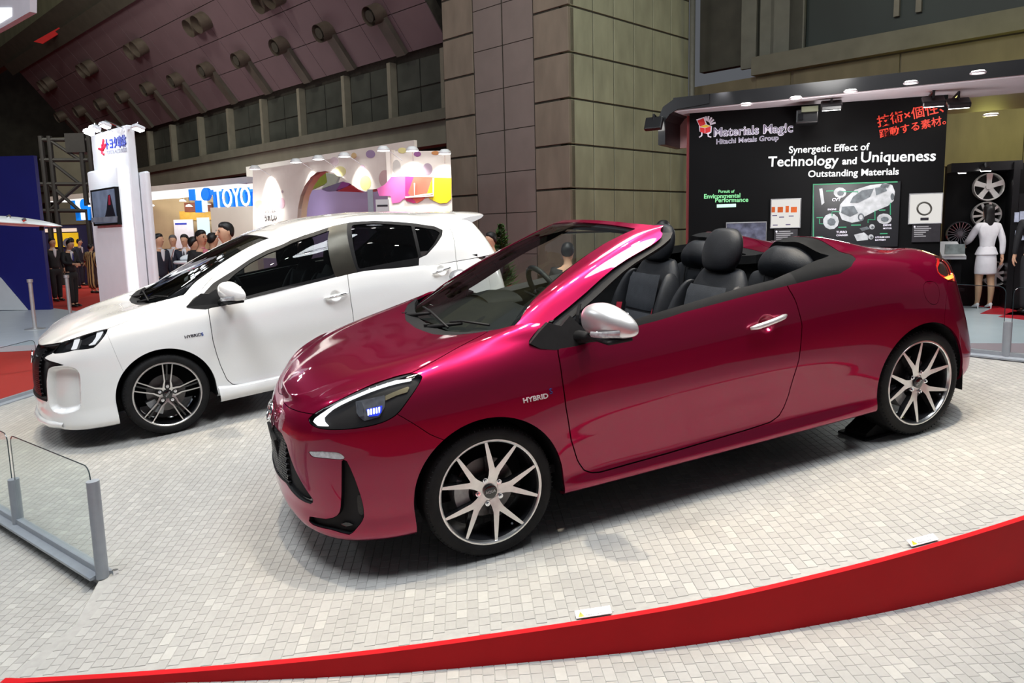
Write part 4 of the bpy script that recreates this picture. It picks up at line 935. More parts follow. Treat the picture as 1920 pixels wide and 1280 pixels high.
# lamp internals
lw = lightmat('soft_white_light', (.95, .97, 1), 1.0)
for s in (-1, 1):
    def pm(Mx): return Mx.mirror() if s < 0 else Mx
    h = pm(lampw.offset(-.028)).build('headlight', gloss_black, white, rim=-.026)
    def sub(name, poly, m, off, rim):
        p = lampw.clip(sdf(wst(wf(poly)), lampw.A[:, 6:8]))[0]
        if len(p.F): pm(p.offset(off)).build(name, m, h, rim=rim)
    pw = mat('white_lamp_bezel', (.75, .76, .77), .3, noise=.05)
    sub('daytime_strip', [(795, 200), (870, 180), (835, 250), (770, 335), (690, 350), (745, 310), (785, 250)], lw, -.010, .008)
    sub('inner_strip', [(530, 280), (590, 268), (550, 385), (490, 395), (515, 340)], lw, -.012, .008)
    sub('projector_lens', [(610, 290), (700, 240), (780, 205), (770, 260), (730, 320), (650, 345), (605, 325)], dark_metal, -.018, .006)
    sub('second_projector', [(420, 345), (520, 290), (505, 340), (480, 395), (430, 390)], dark_metal, -.018, .006)
    pm(lampw.offset(-.001)).build('lens_cover', lens_m, h, rim=.003)
one(grw.offset(-.05), 'grille_backing', dark, white, rim=-.05)
gm = MB(); gp = np.array(GRP)
for i, t in enumerate(np.arange(gp[:, 1].min()+.012, gp[:, 1].max(), .020)):
    for s in np.arange(-.34, .34, .026):
        ss = s+(.013 if i % 2 else 0)
        if sdf(gp, np.array([[abs(ss), t]]))[0] < -.012:
            p, n, du, dv = surf_pt(WB, ss, t, -.012)
            ring = [p+(du*.011*math.cos(q)+dv*.007*math.sin(q)) for q in np.linspace(0, 2*math.pi, 6, endpoint=False)]; inn = [p+(q-p)*.5 for q in ring]; ring2 = [q-n*.012 for q in ring]
            gm.add(ring+ring2+inn, [(k, (k+1) % 6, 12+(k+1) % 6, 12+k) for k in range(6)]+[(k, 6+k, 6+(k+1) % 6, (k+1) % 6) for k in range(6)])
gmo = gm.build('grille_mesh', dark_metal, white); gmo['kind'] = 'stuff'
gt, _ = grw.clip(-(sdf(GRP, grw.A[:, 6:8])+.020)); one(gt.offset(-.006), 'grille_surround', blackp, white, rim=.03)
MB().box((-.765, 0, .455), (.018, .335, .17), Matrix.Rotation(math.radians(8), 3, 'Y'), .004).build('license_plate', trimgrey, white)
em = bpy.data.objects.new('emblem', None); link(em, white); em.matrix_local = Matrix.Translation((-.775, 0, .630)) @ Matrix.Rotation(math.radians(15), 4, 'Y')
for nm, ry, rz, cz in (('emblem_ring', .068, .046, 0), ('emblem_bar', .018, .040, -.004), ('emblem_arc', .042, .016, .012)):
    MB().tube([(-.004, ry*math.cos(2*math.pi*i/32), cz+rz*math.sin(2*math.pi*i/32)) for i in range(32)], .006, 8, True).build(nm, chrome, em, True)
rows = []
for i in range(25):
    y = -.60+1.2*i/24; xx = np.interp(abs(y), [0, .27, .47, .62], [-.83, -.81, -.755, -.66]); rows.append([(xx+.06, y, .200), (xx-.005, y, .215), (xx-.022, y, .190), (xx-.01, y, .165), (xx+.08, y, .160)])
MB().grid(rows).build('chin_spoiler', paint_wht, white, True)
# canopy: glass, frames, roof
M = CN.M.clip(.905-CN.M.A[:, 2])[0]
wind, M = M.clip(sdf(WSP, M.A[:, 6:8])); one(wind.offset(-.004), 'windshield', glassmat('windscreen_smoke', (.35, .38, .40)), white, rim=.004)
fw = sdf(WSP, wind.A[:, 6:8]); frit, _ = wind.clip(-(fw+.022)); one(frit.offset(-.009), 'windshield_border', gloss_black, white, rim=0)
DLO = wcn([(372, 560), (399, 531), (439, 506), (471, 484), (504, 467), (546.6, 449), (589, 435), (623, 423.6), (656, 416.5), (701, 413.7), (774, 418), (815, 424), (830, 431), (829, 441), (818, 458), (800, 478), (786, 484)])
DLP = DLO+[(DLO[-1][0]-.02, -.1), (DLO[0][0]-.08, -.1)]
dlo, M = M.clip(sdf(DLP, M.A[:, 6:8]))
def dcut(P):
    global dlo
    q = sdf(wcn(P), dlo.A[:, 6:8]); a, dlo = dlo.clip(q); return a
fg = dcut([(412, 541), (440, 514), (471, 491.5), (504, 474), (546, 456), (589, 442), (618, 431.5), (627, 515), (532, 537), (470, 553), (445, 559), (420, 563)])
rg = dcut([(660, 421.5), (701, 418.5), (771, 423), (785, 483), (757, 487.5), (673, 504)])
qg = dcut([(777, 424), (815, 430), (825, 436), (815, 455), (797, 478), (790, 481)])
bpil = dcut([(623, 405), (664, 402), (671, 512), (630, 520)])
both(fg.offset(-.012), 'front_window', glass_s, white, rim=.003); both(rg.offset(-.008), 'rear_window', glassmat('rear_smoke', (.35, .36, .37)), white, rim=.003); both(qg.offset(-.006), 'quarter_window', glass_d, white, rim=.003)
bz = mat('reflection_toned_black', (.055, .052, .042), .34, .6, noise=.12, nscale=9)  # black pillar trim with its goldish reflection put into the colour
bf, br_ = bpil.clip(bpil.A[:, 6]-Bc[0][0]*0-wcn([(645, 460)])[0][0])
both(bf, 'door_pillar_trim', bz, white, rim=.01); both(br_, 'door_pillar_trim', bz, white, rim=.01)
both(dlo.offset(-.001), 'window_surround', blackp, white, rim=.012)
SEAM = wcn([(376, 545), (400, 518), (434, 494), (471, 473), (515, 450), (560, 430), (600, 420), (636, 412.5), (700, 407), (770, 409), (815, 414), (836, 421), (847, 434), (853, 464), (855, 485)])
SEP = SEAM+[(SEAM[-1][0], -.1), (SEAM[0][0]-.1, -.1)]
fr, M = cut(M, SEP, .0022)
kx = wcn([(645, 460)])[0][0]
ffr, rfr = fr.clip(fr.A[:, 6]-kx)
for dd, p in zip(wdoors, (ffr.mirror(), ffr)): p.build('window_frame', paint_wht, dd, rim=.012)
for dd, p in zip(wrd, (rfr.mirror(), rfr)): p.build('window_frame', paint_wht, dd, rim=.012)
rgl, M = M.clip(np.maximum(np.maximum(ku[11]+.06-M.A[:, 6], M.A[:, 7]-CN.kv[3]), 1.0-M.A[:, 2])); one(rgl.offset(-.004), 'tailgate_window', glass_d, white, rim=.004)
roof, side = M.clip(CN.kv[4]+.02-M.A[:, 7])
one(roof, 'roof', paint_wht, white, rim=.01); sf, sr_ = side.clip(side.A[:, 0]-1.3); both(sf, 'windshield_pillar', paint_wht, white, rim=.01); both(sr_, 'rear_pillar_panel', paint_wht, white, rim=.01)
# roof spoiler
top = []; bot = []
for i in range(17):
    y = -.53+1.06*i/16; k = abs(y)/.53; rz = 1.330-.035*k**2-.02*k**6; rx = 2.80-.06*k**3; tx = 3.085-.06*k**2-.03*k**8; tz = 1.315-.028*k**2
    top.append([(rx-.02, y, rz-.012), (rx+.03, y, rz+.002), ((rx+tx)/2, y, (rz+tz)/2+.006), (tx-.02, y, tz+.002), (tx, y, tz-.006), (tx-.03, y, tz-.028), ((rx+tx)/2+.0, y, tz-.055), (rx+.12, y, tz-.11+.03*k)])
MB().grid(top).add([p for p in top[0]], [tuple(range(8))]).add([p for p in top[-1]], [tuple(range(8))[::-1]]).build('roof_spoiler', paint_wht, white, True, 50)
# side skirts
for s in (-1, 1):
    rows = []
    for x in np.linspace(.350, 2.19, 22):
        k = min(1, (x-.35)/.12)
        rows.append([(x, s*.835, .285-.02*k), (x, s*.852, .262-.01*k), (x, s*.856, .215), (x, s*.848, .165), (x, s*.80, .160)])
    MB().grid(rows).build('side_skirt', paint_wht, white, True)
    poly = [(.24, .908), (.29, .886), (.366, .868), (.50, .874), (.52, .89), (.47, 1.0), (.41, .975), (.36, .985), (.30, .95)]
    MB().prism(poly, .004, -.02, lambda a, b, d_: (a, s*(sail_y(a, b)+d_), b)).build('sail_panel', blackp, white)
    bt = [[(x, s*(y0+.001), z0), (x, s*(y0-.012), z0+.022)] for x, y0, z0 in [(x, np.interp(x, [.5, 1.2, 2.2], [.80, .792, .785]), np.interp(x, [.46, .708, .967, 1.391, 1.6, 1.9, 2.18], [.872, .903, .926, .955, .965, .975, .985])-.006) for x in np.linspace(.46, 2.2, 24)]]
    MB().grid(bt).build('belt_molding', blackp, white, True)
    side_mirror(white, s, paint_wht, .520, .845, .985)
cr2 = chrome
for s, d in zip((-1, 1), wdoors):
    r0 = st_at(1.27, .795, WB); r1 = st_at(1.46, .812, WB); n = np.array([0, s, .12]); door_handle(d, r0[:3]*[1, s, 1], r1[:3]*[1, s, 1], n/np.linalg.norm(n), paint_wht, paint_wht)
    c = (r0[:3]*.5+r1[:3]*.5)*[1, s, 1]; MB().tube([(c[0]-.07, c[1]+s*.046, c[2]-.002), (c[0]+.075, c[1]+s*.044, c[2]+.012)], .0065, 8).build('chrome_strip', chrome, d, True)
for s, d in zip((-1, 1), wrd):
    r0 = st_at(2.25, .865, WB); r1 = st_at(2.43, .885, WB); n = np.array([0, s, .12]); door_handle(d, r0[:3]*[1, s, 1], r1[:3]*[1, s, 1], n/np.linalg.norm(n), paint_wht, paint_wht)
    c = (r0[:3]*.5+r1[:3]*.5)*[1, s, 1]; MB().tube([(c[0]-.07, c[1]+s*.046, c[2]-.004), (c[0]+.075, c[1]+s*.044, c[2]+.014)], .0065, 8).build('chrome_strip', chrome, d, True)
side_text(white, 'HYBRID', .185, .686, .030, mat('dark_chrome', (.25, .25, .26), .15, 1., noise=.1), 'hybrid_badge', WB, xs=1.15)
side_text(white, 'S', .303, .692, .034, MATS['blue_chrome'], 'hybrid_badge_letter', WB)
for x in (0, 2.55):
    for s in (-1, 1): make_wheel(white, x, s, 'white', 45)
wheel_house(white, 0); wheel_house(white, 2.55)
B0 = loft(body_controls(WFRONT+WREAR), 130, 44).M
B0 = arch(arch(B0, 0, r=ARCH_R+.004), 2.55, r=ARCH_R+.004); B0 = B0.clip(w_open(B0))[1].offset(-.06); one(B0, 'body_lining', dark, white, rim=0)
C1 = M = CN.M.clip(.905-CN.M.A[:, 2])[0]
_, M = M.clip(sdf(WSP, M.A[:, 6:8])-.02); _, M = M.clip(sdf(DLP, M.A[:, 6:8])-.012); _, M = M.clip(np.maximum(np.maximum(ku[11]+.04-M.A[:, 6], M.A[:, 7]-CN.kv[3]), 1.0-M.A[:, 2]))
one(M.offset(-.03), 'headliner', mat('grey_headliner', (.10, .10, .10), .9, noise=.1, nscale=50), white, rim=0)
MB().box((1.2, 0, .205), (3.7, 1.1, .03)).box((1.27, 0, .205), (1.75, 1.5, .03)).build('underbody', dark, white)
MB().box((1.5, 0, .30), (2.3, 1.45, .04)).build('floor_pan', MATS['black_carpet'], white)
for s in (-1, 1):
    rows = [[(x, s*(.765-.012*k), np.interp(x, [.4, .763, 1.384, 2.05, 2.6], [.865, .90, .95, .97, .97])-.01-.15*k) for x in np.linspace(.42, 2.75, 12)] for k in range(5)]
    MB().grid(rows).build('inner_door_panel', trimgrey, white, True)
dashboard(white, .965); steering_wheel(white, .86, .36, .93)
seat(white, 1.38, -.36); seat(white, 1.38, .36); rear_seat(white, -.36).location.x = 2.1; rear_seat(white, .36).location.x = 2.1
wiper(white, (.02, .42, .915), (.085, .12, .957), (.06, -.25, .938)); wiper(white, (.02, -.02, .912), (.11, -.32, .960), (.16, -.56, .978))
# ================================================================ floors, platform, ribbon step, glass fences
tile_m = bpy.data.materials.new('pale_stone_tile'); tile_m.use_nodes = True
def _tile():
    nt = tile_m.node_tree; b = nt.nodes['Principled BSDF']; at = nt.nodes.new('ShaderNodeAttribute'); at.attribute_name = 'tone'
    oi = nt.nodes.new('ShaderNodeObjectInfo'); rp = nt.nodes.new('ShaderNodeValToRGB'); ad = nt.nodes.new('ShaderNodeMath'); ad.operation = 'ADD'
    nt.links.new(at.outputs['Fac'], ad.inputs[0]); ml = nt.nodes.new('ShaderNodeMath'); ml.operation = 'MULTIPLY'
    g = nt.nodes.new('ShaderNodeAttribute'); g.attribute_name = 'single'; nt.links.new(oi.outputs['Random'], ml.inputs[0]); nt.links.new(g.outputs['Fac'], ml.inputs[1]); nt.links.new(ml.outputs[0], ad.inputs[1])
    e = rp.color_ramp.elements; e[0].position = 0; e[0].color = (*srgb(158, 157, 154), 1); e[1].position = 1; e[1].color = (*srgb(174, 173, 169), 1)
    k = e.new(.35); k.color = (*srgb(161, 160, 157), 1); k = e.new(.7); k.color = (*srgb(164, 163, 160), 1); k = e.new(.88); k.color = (*srgb(167, 166, 163), 1)
    n = nt.nodes.new('ShaderNodeTexNoise'); n.inputs['Scale'].default_value = 45; tc = nt.nodes.new('ShaderNodeNewGeometry'); nt.links.new(tc.outputs['Position'], n.inputs['Vector'])
    mx = nt.nodes.new('ShaderNodeMixRGB'); mx.blend_type = 'MULTIPLY'; mx.inputs[0].default_value = .14; mx.inputs[2].default_value = (.8, .8, .8, 1)
    nt.links.new(ad.outputs[0], rp.inputs[0]); nt.links.new(rp.outputs[0], mx.inputs[1]); nt.links.new(n.outputs[0], mx.inputs[2]); nt.links.new(mx.outputs[0], b.inputs['Base Color'])
    b.inputs['Roughness'].default_value = .42; b.inputs['Specular IOR Level'].default_value = .35
_tile()
grout = mat('tile_grout', srgb(153, 152, 149), .7, noise=.08, nscale=30)
carpet = mat('red_carpet', srgb(178, 38, 26), .9, noise=.12, nscale=120, bump=.2, bscale=300)
booth_floor = mat('pale_blue_grey_floor', srgb(196, 204, 210), .3, noise=.04, nscale=3)
ribbon_m = mat('crimson_step_face', srgb(176, 12, 22), .55, spec=.2, noise=.05, nscale=4)
hall_floor = struct(mesh_obj('floor', [(-60, -6, -.09), (60, -6, -.09), (60, 90, -.09), (-60, 90, -.09)], [(0, 1, 2, 3)], carpet))
def P2W(x, y, z=0.): return MP @ Vector((x, y, z))
# outline of the platform in its own plane
RIB = [(-1.98, 2.535), (-1.855, 2.518), (-1.42, 2.492), (-.987, 2.483), (-.5, 2.494), (.173, 2.55), (.6, 2.605), (1.013, 2.69), (1.5, 2.815), (2.089, 3.004), (2.7, 3.24), (3.3, 3.52), (4.0, 3.92)]
BACK = [(4.15, 4.55), (3.61, 5.27), (3.43, 5.48), (2.4, 6.75), (1.3, 8.0), (-.1, 9.1), (-1.6, 9.55), (-3.2, 9.0), (-4.1, 8.05), (-4.583, 7.329), (-4.85, 6.85), (-4.75, 6.1), (-4.1, 5.15), (-3.014, 4.178), (-1.996, 3.309), (-1.90, 2.9)]
OUT = RIB+BACK
def plat_mesh(poly, z0, z1, name, m, parent=None):
    g = MB(); g.prism(poly, z0, z1, lambda a, b, d: tuple(P2W(a, b, d))); return g.build(name, m, parent)
platform = struct(plat_mesh(OUT, -.05, -.0025, 'floor', grout)); platform['label'] = 'tilted display platform deck covered in pale tiles'
# tile directions: the rows run towards the photograph's vanishing point of the tile joints
def tile_dir(u, v): o, d = ray_car(Matrix.Identity(4), u, v); d[2] = 0; return d/np.linalg.norm(d)
TD = tile_dir(857, 304); TN = np.array([TD[1], -TD[0], 0])
def tile_field(poly, xf, wid=.0425, inset=.012, dirs=None, lo=None):
    """list of (corner quad in world, centre)"""
    D, N = dirs; P = np.array(poly); s = P @ D[:2]; t = P @ N[:2]; rnd = random.Random(5); out = []
    cols = np.arange(t.min(), t.max(), wid); cand = []
    for c in cols:
        y = s.min()-rnd.random()*.1
        while y < s.max():
            L = rnd.choice([.052, .056, .060, .060, .066, .084]); cand.append((c, y, L, rnd.random())); y += L
    C = np.array([(c+wid/2, y+L/2) for c, y, L, r in cand]); XY = C[:, :1]*N[:2]+C[:, 1:]*D[:2]
    keep = sdf(poly, XY) < -inset-.03
    for k in np.nonzero(keep)[0]: out.append((cand[k], XY[k]))
    return out
def build_tiles(tiles, xf, dirs, parent, wid=.0425, n_single=0, label_stuff='tile_field', zt=0.):
    D, N = dirs; gap = .0008; h = .0025
    W = []
    for (c, y, L, r), xy in tiles: W.append(xf(xy[0], xy[1]))
    dist = np.array([(w-Vector((0, 0, CAMH))).length for w in W]); vis = []
    for k, w in enumerate(W):
        q = AW @ (np.array(w)-np.array([0, 0, CAMH])); u, v = 960+FPX*q[0]/q[2], 640-FPX*q[1]/q[2]; vis.append(q[2] > 0 and 5 < u < 1915 and 0 < v < 1272)
    order = [k for k in np.argsort(dist) if vis[k]][:n_single]; S = set(order)
    V = []; F = []; tone = []
    for k, ((c, y, L, r), xy) in enumerate(tiles):
        if k in S: continue
        a, b = wid/2-gap, L/2-gap; i = len(V); ch = .0012
        for z, e in ((zt, 0), (zt-h, .0), ):
            for sx, sy in ((-1, -1), (1, -1), (1, 1), (-1, 1)):
                p = xy+N[:2]*sx*(a-(ch if z == zt else 0))+D[:2]*sy*(b-(ch if z == zt else 0)); V.append(xf(p[0], p[1], z))
        F += [(i, i+1, i+2, i+3), (i, i+4, i+5, i+1), (i+1, i+5, i+6, i+2), (i+2, i+6, i+7, i+3), (i+3, i+7, i+4, i)]; tone += [r]*5
    o = mesh_obj(label_stuff, V, F, tile_m, parent); o['kind'] = 'stuff'
    at = o.data.attributes.new('tone', 'FLOAT', 'FACE'); at.data.foreach_set('value', tone)
    cache = {}
    for k in order:
        (c, y, L, r), xy = tiles[k]; key = round(L, 4)
        if key not in cache:
            a, b = wid/2-gap, L/2-gap; ch = .0012; vv = []
            for z, e in ((zt, ch), (zt-h, 0)):
                for sx, sy in ((-1, -1), (1, -1), (1, 1), (-1, 1)): p = N[:2]*sx*(a-e)+D[:2]*sy*(b-e); vv.append((p[0], p[1], z))
            me = bpy.data.meshes.new('tile'); me.from_pydata(vv, [], [(0, 1, 2, 3), (0, 4, 5, 1), (1, 5, 6, 2), (2, 6, 7, 3), (3, 7, 4, 0)]); me.materials.append(tile_m)
            t = me.attributes.new('single', 'FLOAT', 'FACE'); t.data.foreach_set('value', [1.]*5); cache[key] = me
        t = bpy.data.objects.new('tile', cache[key]); link(t, parent); t.matrix_local = xf.base @ Matrix.Translation((xy[0], xy[1], 0))
    return o
class XF:
    def __init__(s, base): s.base = base
    def __call__(s, x, y, z=0.): return s.base @ Vector((x, y, z))
xp = XF(MP)
build_tiles(tile_field(OUT, xp, dirs=(TD, TN), inset=.03), xp, (TD, TN), platform, n_single=150)
# pale border strip and fascia round the back of the platform, crimson ribbon step in front
wht_trim = mat('white_platform_trim', srgb(215, 214, 208), .35, noise=.03, nscale=5)
g = MB()
for (x0, y0), (x1, y1) in zip([RIB[-1]]+BACK[:-1], BACK):
    a, b = P2W(x0, y0, 0), P2W(x1, y1, 0); g.add([a, b, (b.x, b.y, min(b.z-.02, -.09)), (a.x, a.y, min(a.z-.02, -.09))], [(0, 1, 2, 3)])
pf = g.build('trim_1', wht_trim, None); struct(pf)
g = MB(); top = []; NR = 60
rx = np.array(RIB); kk = np.linspace(0, len(RIB)-1, NR); rxi = pchip(np.arange(len(RIB)), rx, kk)
rows = []
for i in range(NR):
    x, y = rxi[i]; j0, j1 = rxi[max(i-1, 0)], rxi[min(i+1, NR-1)]; t = (j1-j0)/np.linalg.norm(j1-j0); nn = np.array([-t[1], t[0]])
    a = P2W(x, y, .001); b = P2W(*(np.array([x, y])+nn*.028), .001); w = P2W(*(np.array([x, y])+nn*.028), -.02)
    rows.append([tuple(w), tuple(b), (b.x, b.y, b.z+.0015), (a.x, a.y, a.z+.0015), (a.x, a.y, -.0134+.012*a.x-.01)])
ribbon = g.grid(rows).build('ribbon_step', ribbon_m, None, True, 30)
tag(ribbon, 'crimson curved step edge sweeping along the front of the display platform', 'step')
# lower floor in front, same printed tile, level with the hall
LOWP = [(-5.2, 1.2), (5.2, 1.2), (5.2, 4.8), (4.0, 4.2), (3.3, 3.8), (2.7, 3.5), (2.1, 3.24), (1.1, 2.9), (.2, 2.75), (-.9, 2.70), (-1.75, 2.72), (-1.8, 3.52), (-2.92, 4.42), (-5.2, 6.5)]
def lowz(x): return -.0134+.012*x
low = struct(mesh_obj('floor', [(x, y, lowz(x)-.0025) for x, y in LOWP]+[(x, y, lowz(x)-.08) for x, y in LOWP], [tuple(range(len(LOWP)))]+[(i, i+len(LOWP), (i+1) % len(LOWP)+len(LOWP), (i+1) % len(LOWP)) for i in range(len(LOWP))], grout))
xl = XF(Matrix.Translation((0, 0, -.0134)) @ Matrix.Rotation(-math.atan(.012), 4, 'Y'))
Dl = np.array(M3 @ TD); Dl[2] = 0; Dl /= np.linalg.norm(Dl); Nl = np.array([Dl[1], -Dl[0], 0])
build_tiles(tile_field(LOWP, xl, dirs=(Dl, Nl), inset=.0), xl, (Dl, Nl), low, n_single=150)
# ---------------------------------------------------------------- glass fences
rail_m = mat('grey_anodised_rail', srgb(150, 156, 164), .4, .3, noise=.05, nscale=20)
fglass = glassmat('fence_glass', (.93, .965, .955)); fedge = mat('dark_glass_edge', srgb(40, 55, 60), .2, noise=.1)
def fence(pts, label, first_tall=False, posts=None, gh=.52):
    """pts: polyline in the platform plane; panels between consecutive points"""
    f = empty('glass_fence', Matrix.Identity(4), label, 'fence')
    up = Vector((0, 0, 1))
    for i, ((x0, y0), (x1, y1)) in enumerate(zip(pts[:-1], pts[1:])):
        a, b = P2W(x0, y0), P2W(x1, y1); d = (b-a).normalized(); n = d.cross(up).normalized()
        MB().prism([(-.055, 0), (.055, 0), (.055, .012), (.018, .022), (.018, .05), (-.018, .05), (-.018, .022), (-.055, .012)], 0, (b-a).length, lambda p, q, s_: tuple(a+d*s_+n*p+up*q)).build('base_rail', rail_m, f)
        L = (b-a).length; r = .05; pl = [(.025, .045), (L-.025, .045)]+[(L-.025-r+r*math.cos(t), gh-r+r*math.sin(t)) for t in np.linspace(0, math.pi/2, 6)]+[(.025+r+r*math.cos(t), gh-r+r*math.sin(t)) for t in np.linspace(math.pi/2, math.pi, 6)]
        gp_ = MB().prism(pl, -.004, .004, lambda p, q, s_: tuple(a+d*p+up*q+n*s_)).build('glass_pane', fglass, f)
        e = [a+d*p+up*q for p, q in pl[1:]+pl[:1]]; MB().tube([tuple(v) for v in e], .0028, 5).build('pane_edge', fedge, gp_)
    for i, (x, y) in enumerate(pts):
        a = P2W(x, y); h = .46 if (first_tall and i == 0) else .27
        g = MB(); g.prism([(.026*math.cos(t), .034*math.sin(t)) for t in np.linspace(0, 2*math.pi, 17)[:-1]], 0, h, lambda p, q, s_: (a.x+p*1.0, a.y+q, a.z+s_)); g.build('post', rail_m, f, True, 40)
    a = P2W(*pts[0]); MB().cyl(a+Vector((.05, .02, 0)), a+Vector((.05, .02, .025)), .014, 10).build('bolt', chrome, f)
    return f
fence([(-1.985, 3.30), (-2.80, 4.005), (-3.62, 4.72), (-4.35, 5.42)], 'glass fence with grey end post at the bottom left of the platform', True)
fence([(-4.86, 6.72), (-4.60, 7.36), (-4.12, 8.08), (-3.25, 9.02)], 'glass fence along the far left platform edge beyond the white car')
fence([(4.08, 4.66), (3.535, 5.36), (2.86, 6.20), (2.2, 7.0)], 'glass fence behind the tail of the red convertible')
# wheel chock and small notices
def plate_px(cx, cy, w, d, rot, z): return MP @ Matrix.Translation((cx, cy, z)) @ Matrix.Rotation(rot, 4, 'Z')
ch = empty('wheel_chock', MP @ Matrix.Translation((1.985, 4.185, 0)) @ Matrix.Rotation(.377, 4, 'Z'), 'black wedge chock in front of the convertible rear wheel', 'chock')
MB().prism([(-.10, 0), (.10, 0), (.10, .035), (.05, .09), (.02, .095), (-.10, .03)], -.075, .075, lambda a, b, d: (a, d, b)).build('wedge', blackp, ch)
MB().box((0, 0, .006), (.26, .20, .012), None, .003).build('base_plate', rubber, ch)
def notice(px, py, rot, label):
    n = empty('notice_sign', MP @ Matrix.Translation((px, py, .012)) @ Matrix.Rotation(rot, 4, 'Z') @ Matrix.Rotation(math.radians(24), 4, 'X'), label, 'sign', 'small notices on the platform edge')
    MB().box((0, 0, 0), (.135, .034, .004), None, .0008).build('board', mat('white_sign_board', srgb(240, 240, 242), .4, noise=.02), n)
    MB().box((0, .008, -.008), (.11, .008, .014)).build('foot', mat('clear_stand', srgb(200, 205, 205), .2, noise=.05), n)
    MB().add([(-.060, -.013, .0026), (-.036, -.013, .0026), (-.048, .011, .0026)], [(0, 1, 2)]).build('warning_triangle', mat('sign_yellow', srgb(245, 205, 30), .5, noise=.05), n)
    MB().box((-.048, -.0015, .003), (.0022, .010, .001)).box((-.048, -.0098, .003), (.0024, .0022, .001)).build('exclamation_mark', mat('sign_ink', srgb(35, 35, 60), .6, noise=.1), n)
    ink = MATS['sign_ink']
    text_mesh('notice_text', '入らないでください', ink, .0098, Matrix.Translation((-.030, .003, .0024)), n, .0002); text_mesh('notice_text', "Please don't enter", ink, .0088, Matrix.Translation((-.030, -.0115, .0024)), n, .0002)
notice(.205, 2.605, .10, 'white warning notice lying on the ribbon edge below the front wheel'); notice(1.60, 2.90, .27, 'white warning notice on the ribbon edge at the lower right')

# ---------------------------------------------------------------- lighting truss over the platform (its lamps light the cars)
ltr = empty('lighting_truss', Matrix.Identity(4), 'overhead lighting truss above the display platform', 'truss'); steel = mat('truss_alu', srgb(150, 150, 150), .4, .8, noise=.1)
for y, z in ((3.6, 5.75), (6.2, 5.75)):
    for dy, dz in ((0, 0), (.25, 0), (.12, .22)): MB().cyl((-6, y+dy, z+dz), (5, y+dy, z+dz), .025, 8).build('chord', steel, ltr)
    g = MB(); 
    for k in range(44): x = -6+k*.25; g.cyl((x, y+(0 if k % 2 else .25), z), (x+.125, y+.12, z+.22), .01, 5)
    o = g.build('lacing', steel, ltr); o['kind'] = 'stuff'
lf_ = lightmat('stage_lamp_face', (1, .95, .86), 150.); k = 0
for x in np.arange(-5.4, 4.8, .85):
    for y in (3.6, 6.2):
        k += 1; t = empty('stage_lamp', Matrix.Translation((x+.1*(k % 3), y+.1, 5.5)) @ Matrix.Rotation(.25*((k % 3)-1), 4, 'X'), 'black stage lamp on the %s overhead truss, %s from the left' % ('near' if y < 5 else 'far', ORD[int(round((x+5.4)/.85))]), 'lamp', 'stage lamps on the truss')
        MB().lathe([(.0, .16), (.05, .16), (.075, .04), (.08, -.08), (.074, -.08)], 16, 'Z').build('can', blackp, t, True, 40); MB().cyl((0, 0, -.05), (0, 0, -.06), .07, 16).build('lamp_face', lf_, t); MB().tube([(-.09, 0, 0), (-.09, 0, .2), (0, 0, .24), (.09, 0, .2), (.09, 0, 0)], .012, 6).build('yoke', blackp, t)
# ================================================================ the hall building (its walls run at 45 degrees to the view)
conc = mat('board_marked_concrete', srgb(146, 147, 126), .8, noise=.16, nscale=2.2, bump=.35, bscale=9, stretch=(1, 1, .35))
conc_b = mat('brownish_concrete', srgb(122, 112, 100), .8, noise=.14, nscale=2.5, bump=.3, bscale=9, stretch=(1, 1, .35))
joint = mat('dark_joint', srgb(52, 49, 42), .9, noise=.2, nscale=8)
clad = mat('mauve_grey_cladding', srgb(126, 116, 112), .55, noise=.05, nscale=2)
darkwall = mat('dark_olive_wall', srgb(58, 57, 50), .8, noise=.25, nscale=1.5)
mauve = mat('mauve_soffit_panel', srgb(98, 80, 86), .6, noise=.06, nscale=1.2)
winm = mat('dark_window_panel', srgb(62, 64, 60), .35, noise=.2, nscale=1.5)
CB = (1.72, 22.0); A45 = (.70711, -.70711); B45 = (.70711, .70711)
WL = Pl((CB[0], CB[1], 0), A45)            # faces running away to the left
WR = Pl((CB[0], CB[1], 0), B45)            # face running away to the right
# --- big concrete pier: right face with its formwork panels
wall_r = struct(WR.box('wall_right', 0.3, -.1, WR.sz(1291, 300)[0], 14, joint, None, -.03, .5))
ux = [1072, 1114, 1152, 1189, 1224, 1257, 1290]
sx = [WR.sz(u, 300)[0] for u in ux]; zr = [WR.sz(1072, v)[1] for v in (-160, -75, 11, 98, 184, 270, 353, 436, 520)]
for i in range(6):
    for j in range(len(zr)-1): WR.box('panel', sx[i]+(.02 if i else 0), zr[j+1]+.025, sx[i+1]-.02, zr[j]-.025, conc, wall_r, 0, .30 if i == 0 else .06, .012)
# --- left faces of the pier: concrete, mauve cladding strip, concrete
wall_f = struct(WL.box('wall_front', WL.sz(836, 300)[0], -.1, -.35, 14, joint, None, -.04, .5))
zl = zr
aL = [WL.sz(u, 300)[0] for u in (838, 893, 1003, 1070)]
for j in range(len(zl)-1):
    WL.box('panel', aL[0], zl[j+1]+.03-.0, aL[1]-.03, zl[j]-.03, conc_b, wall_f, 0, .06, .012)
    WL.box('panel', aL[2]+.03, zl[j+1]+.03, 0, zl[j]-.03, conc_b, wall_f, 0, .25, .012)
am = WL.sz(946, 300)[0]
for x0, x1 in ((aL[1]+.02, am-.03), (am+.03, aL[2]-.02)):
    for j in range(len(zl)-1): WL.box('panel', x0, zl[j+1]+.012-.6, x1, zl[j]-.012-.6, clad, wall_f, -.02, .05)
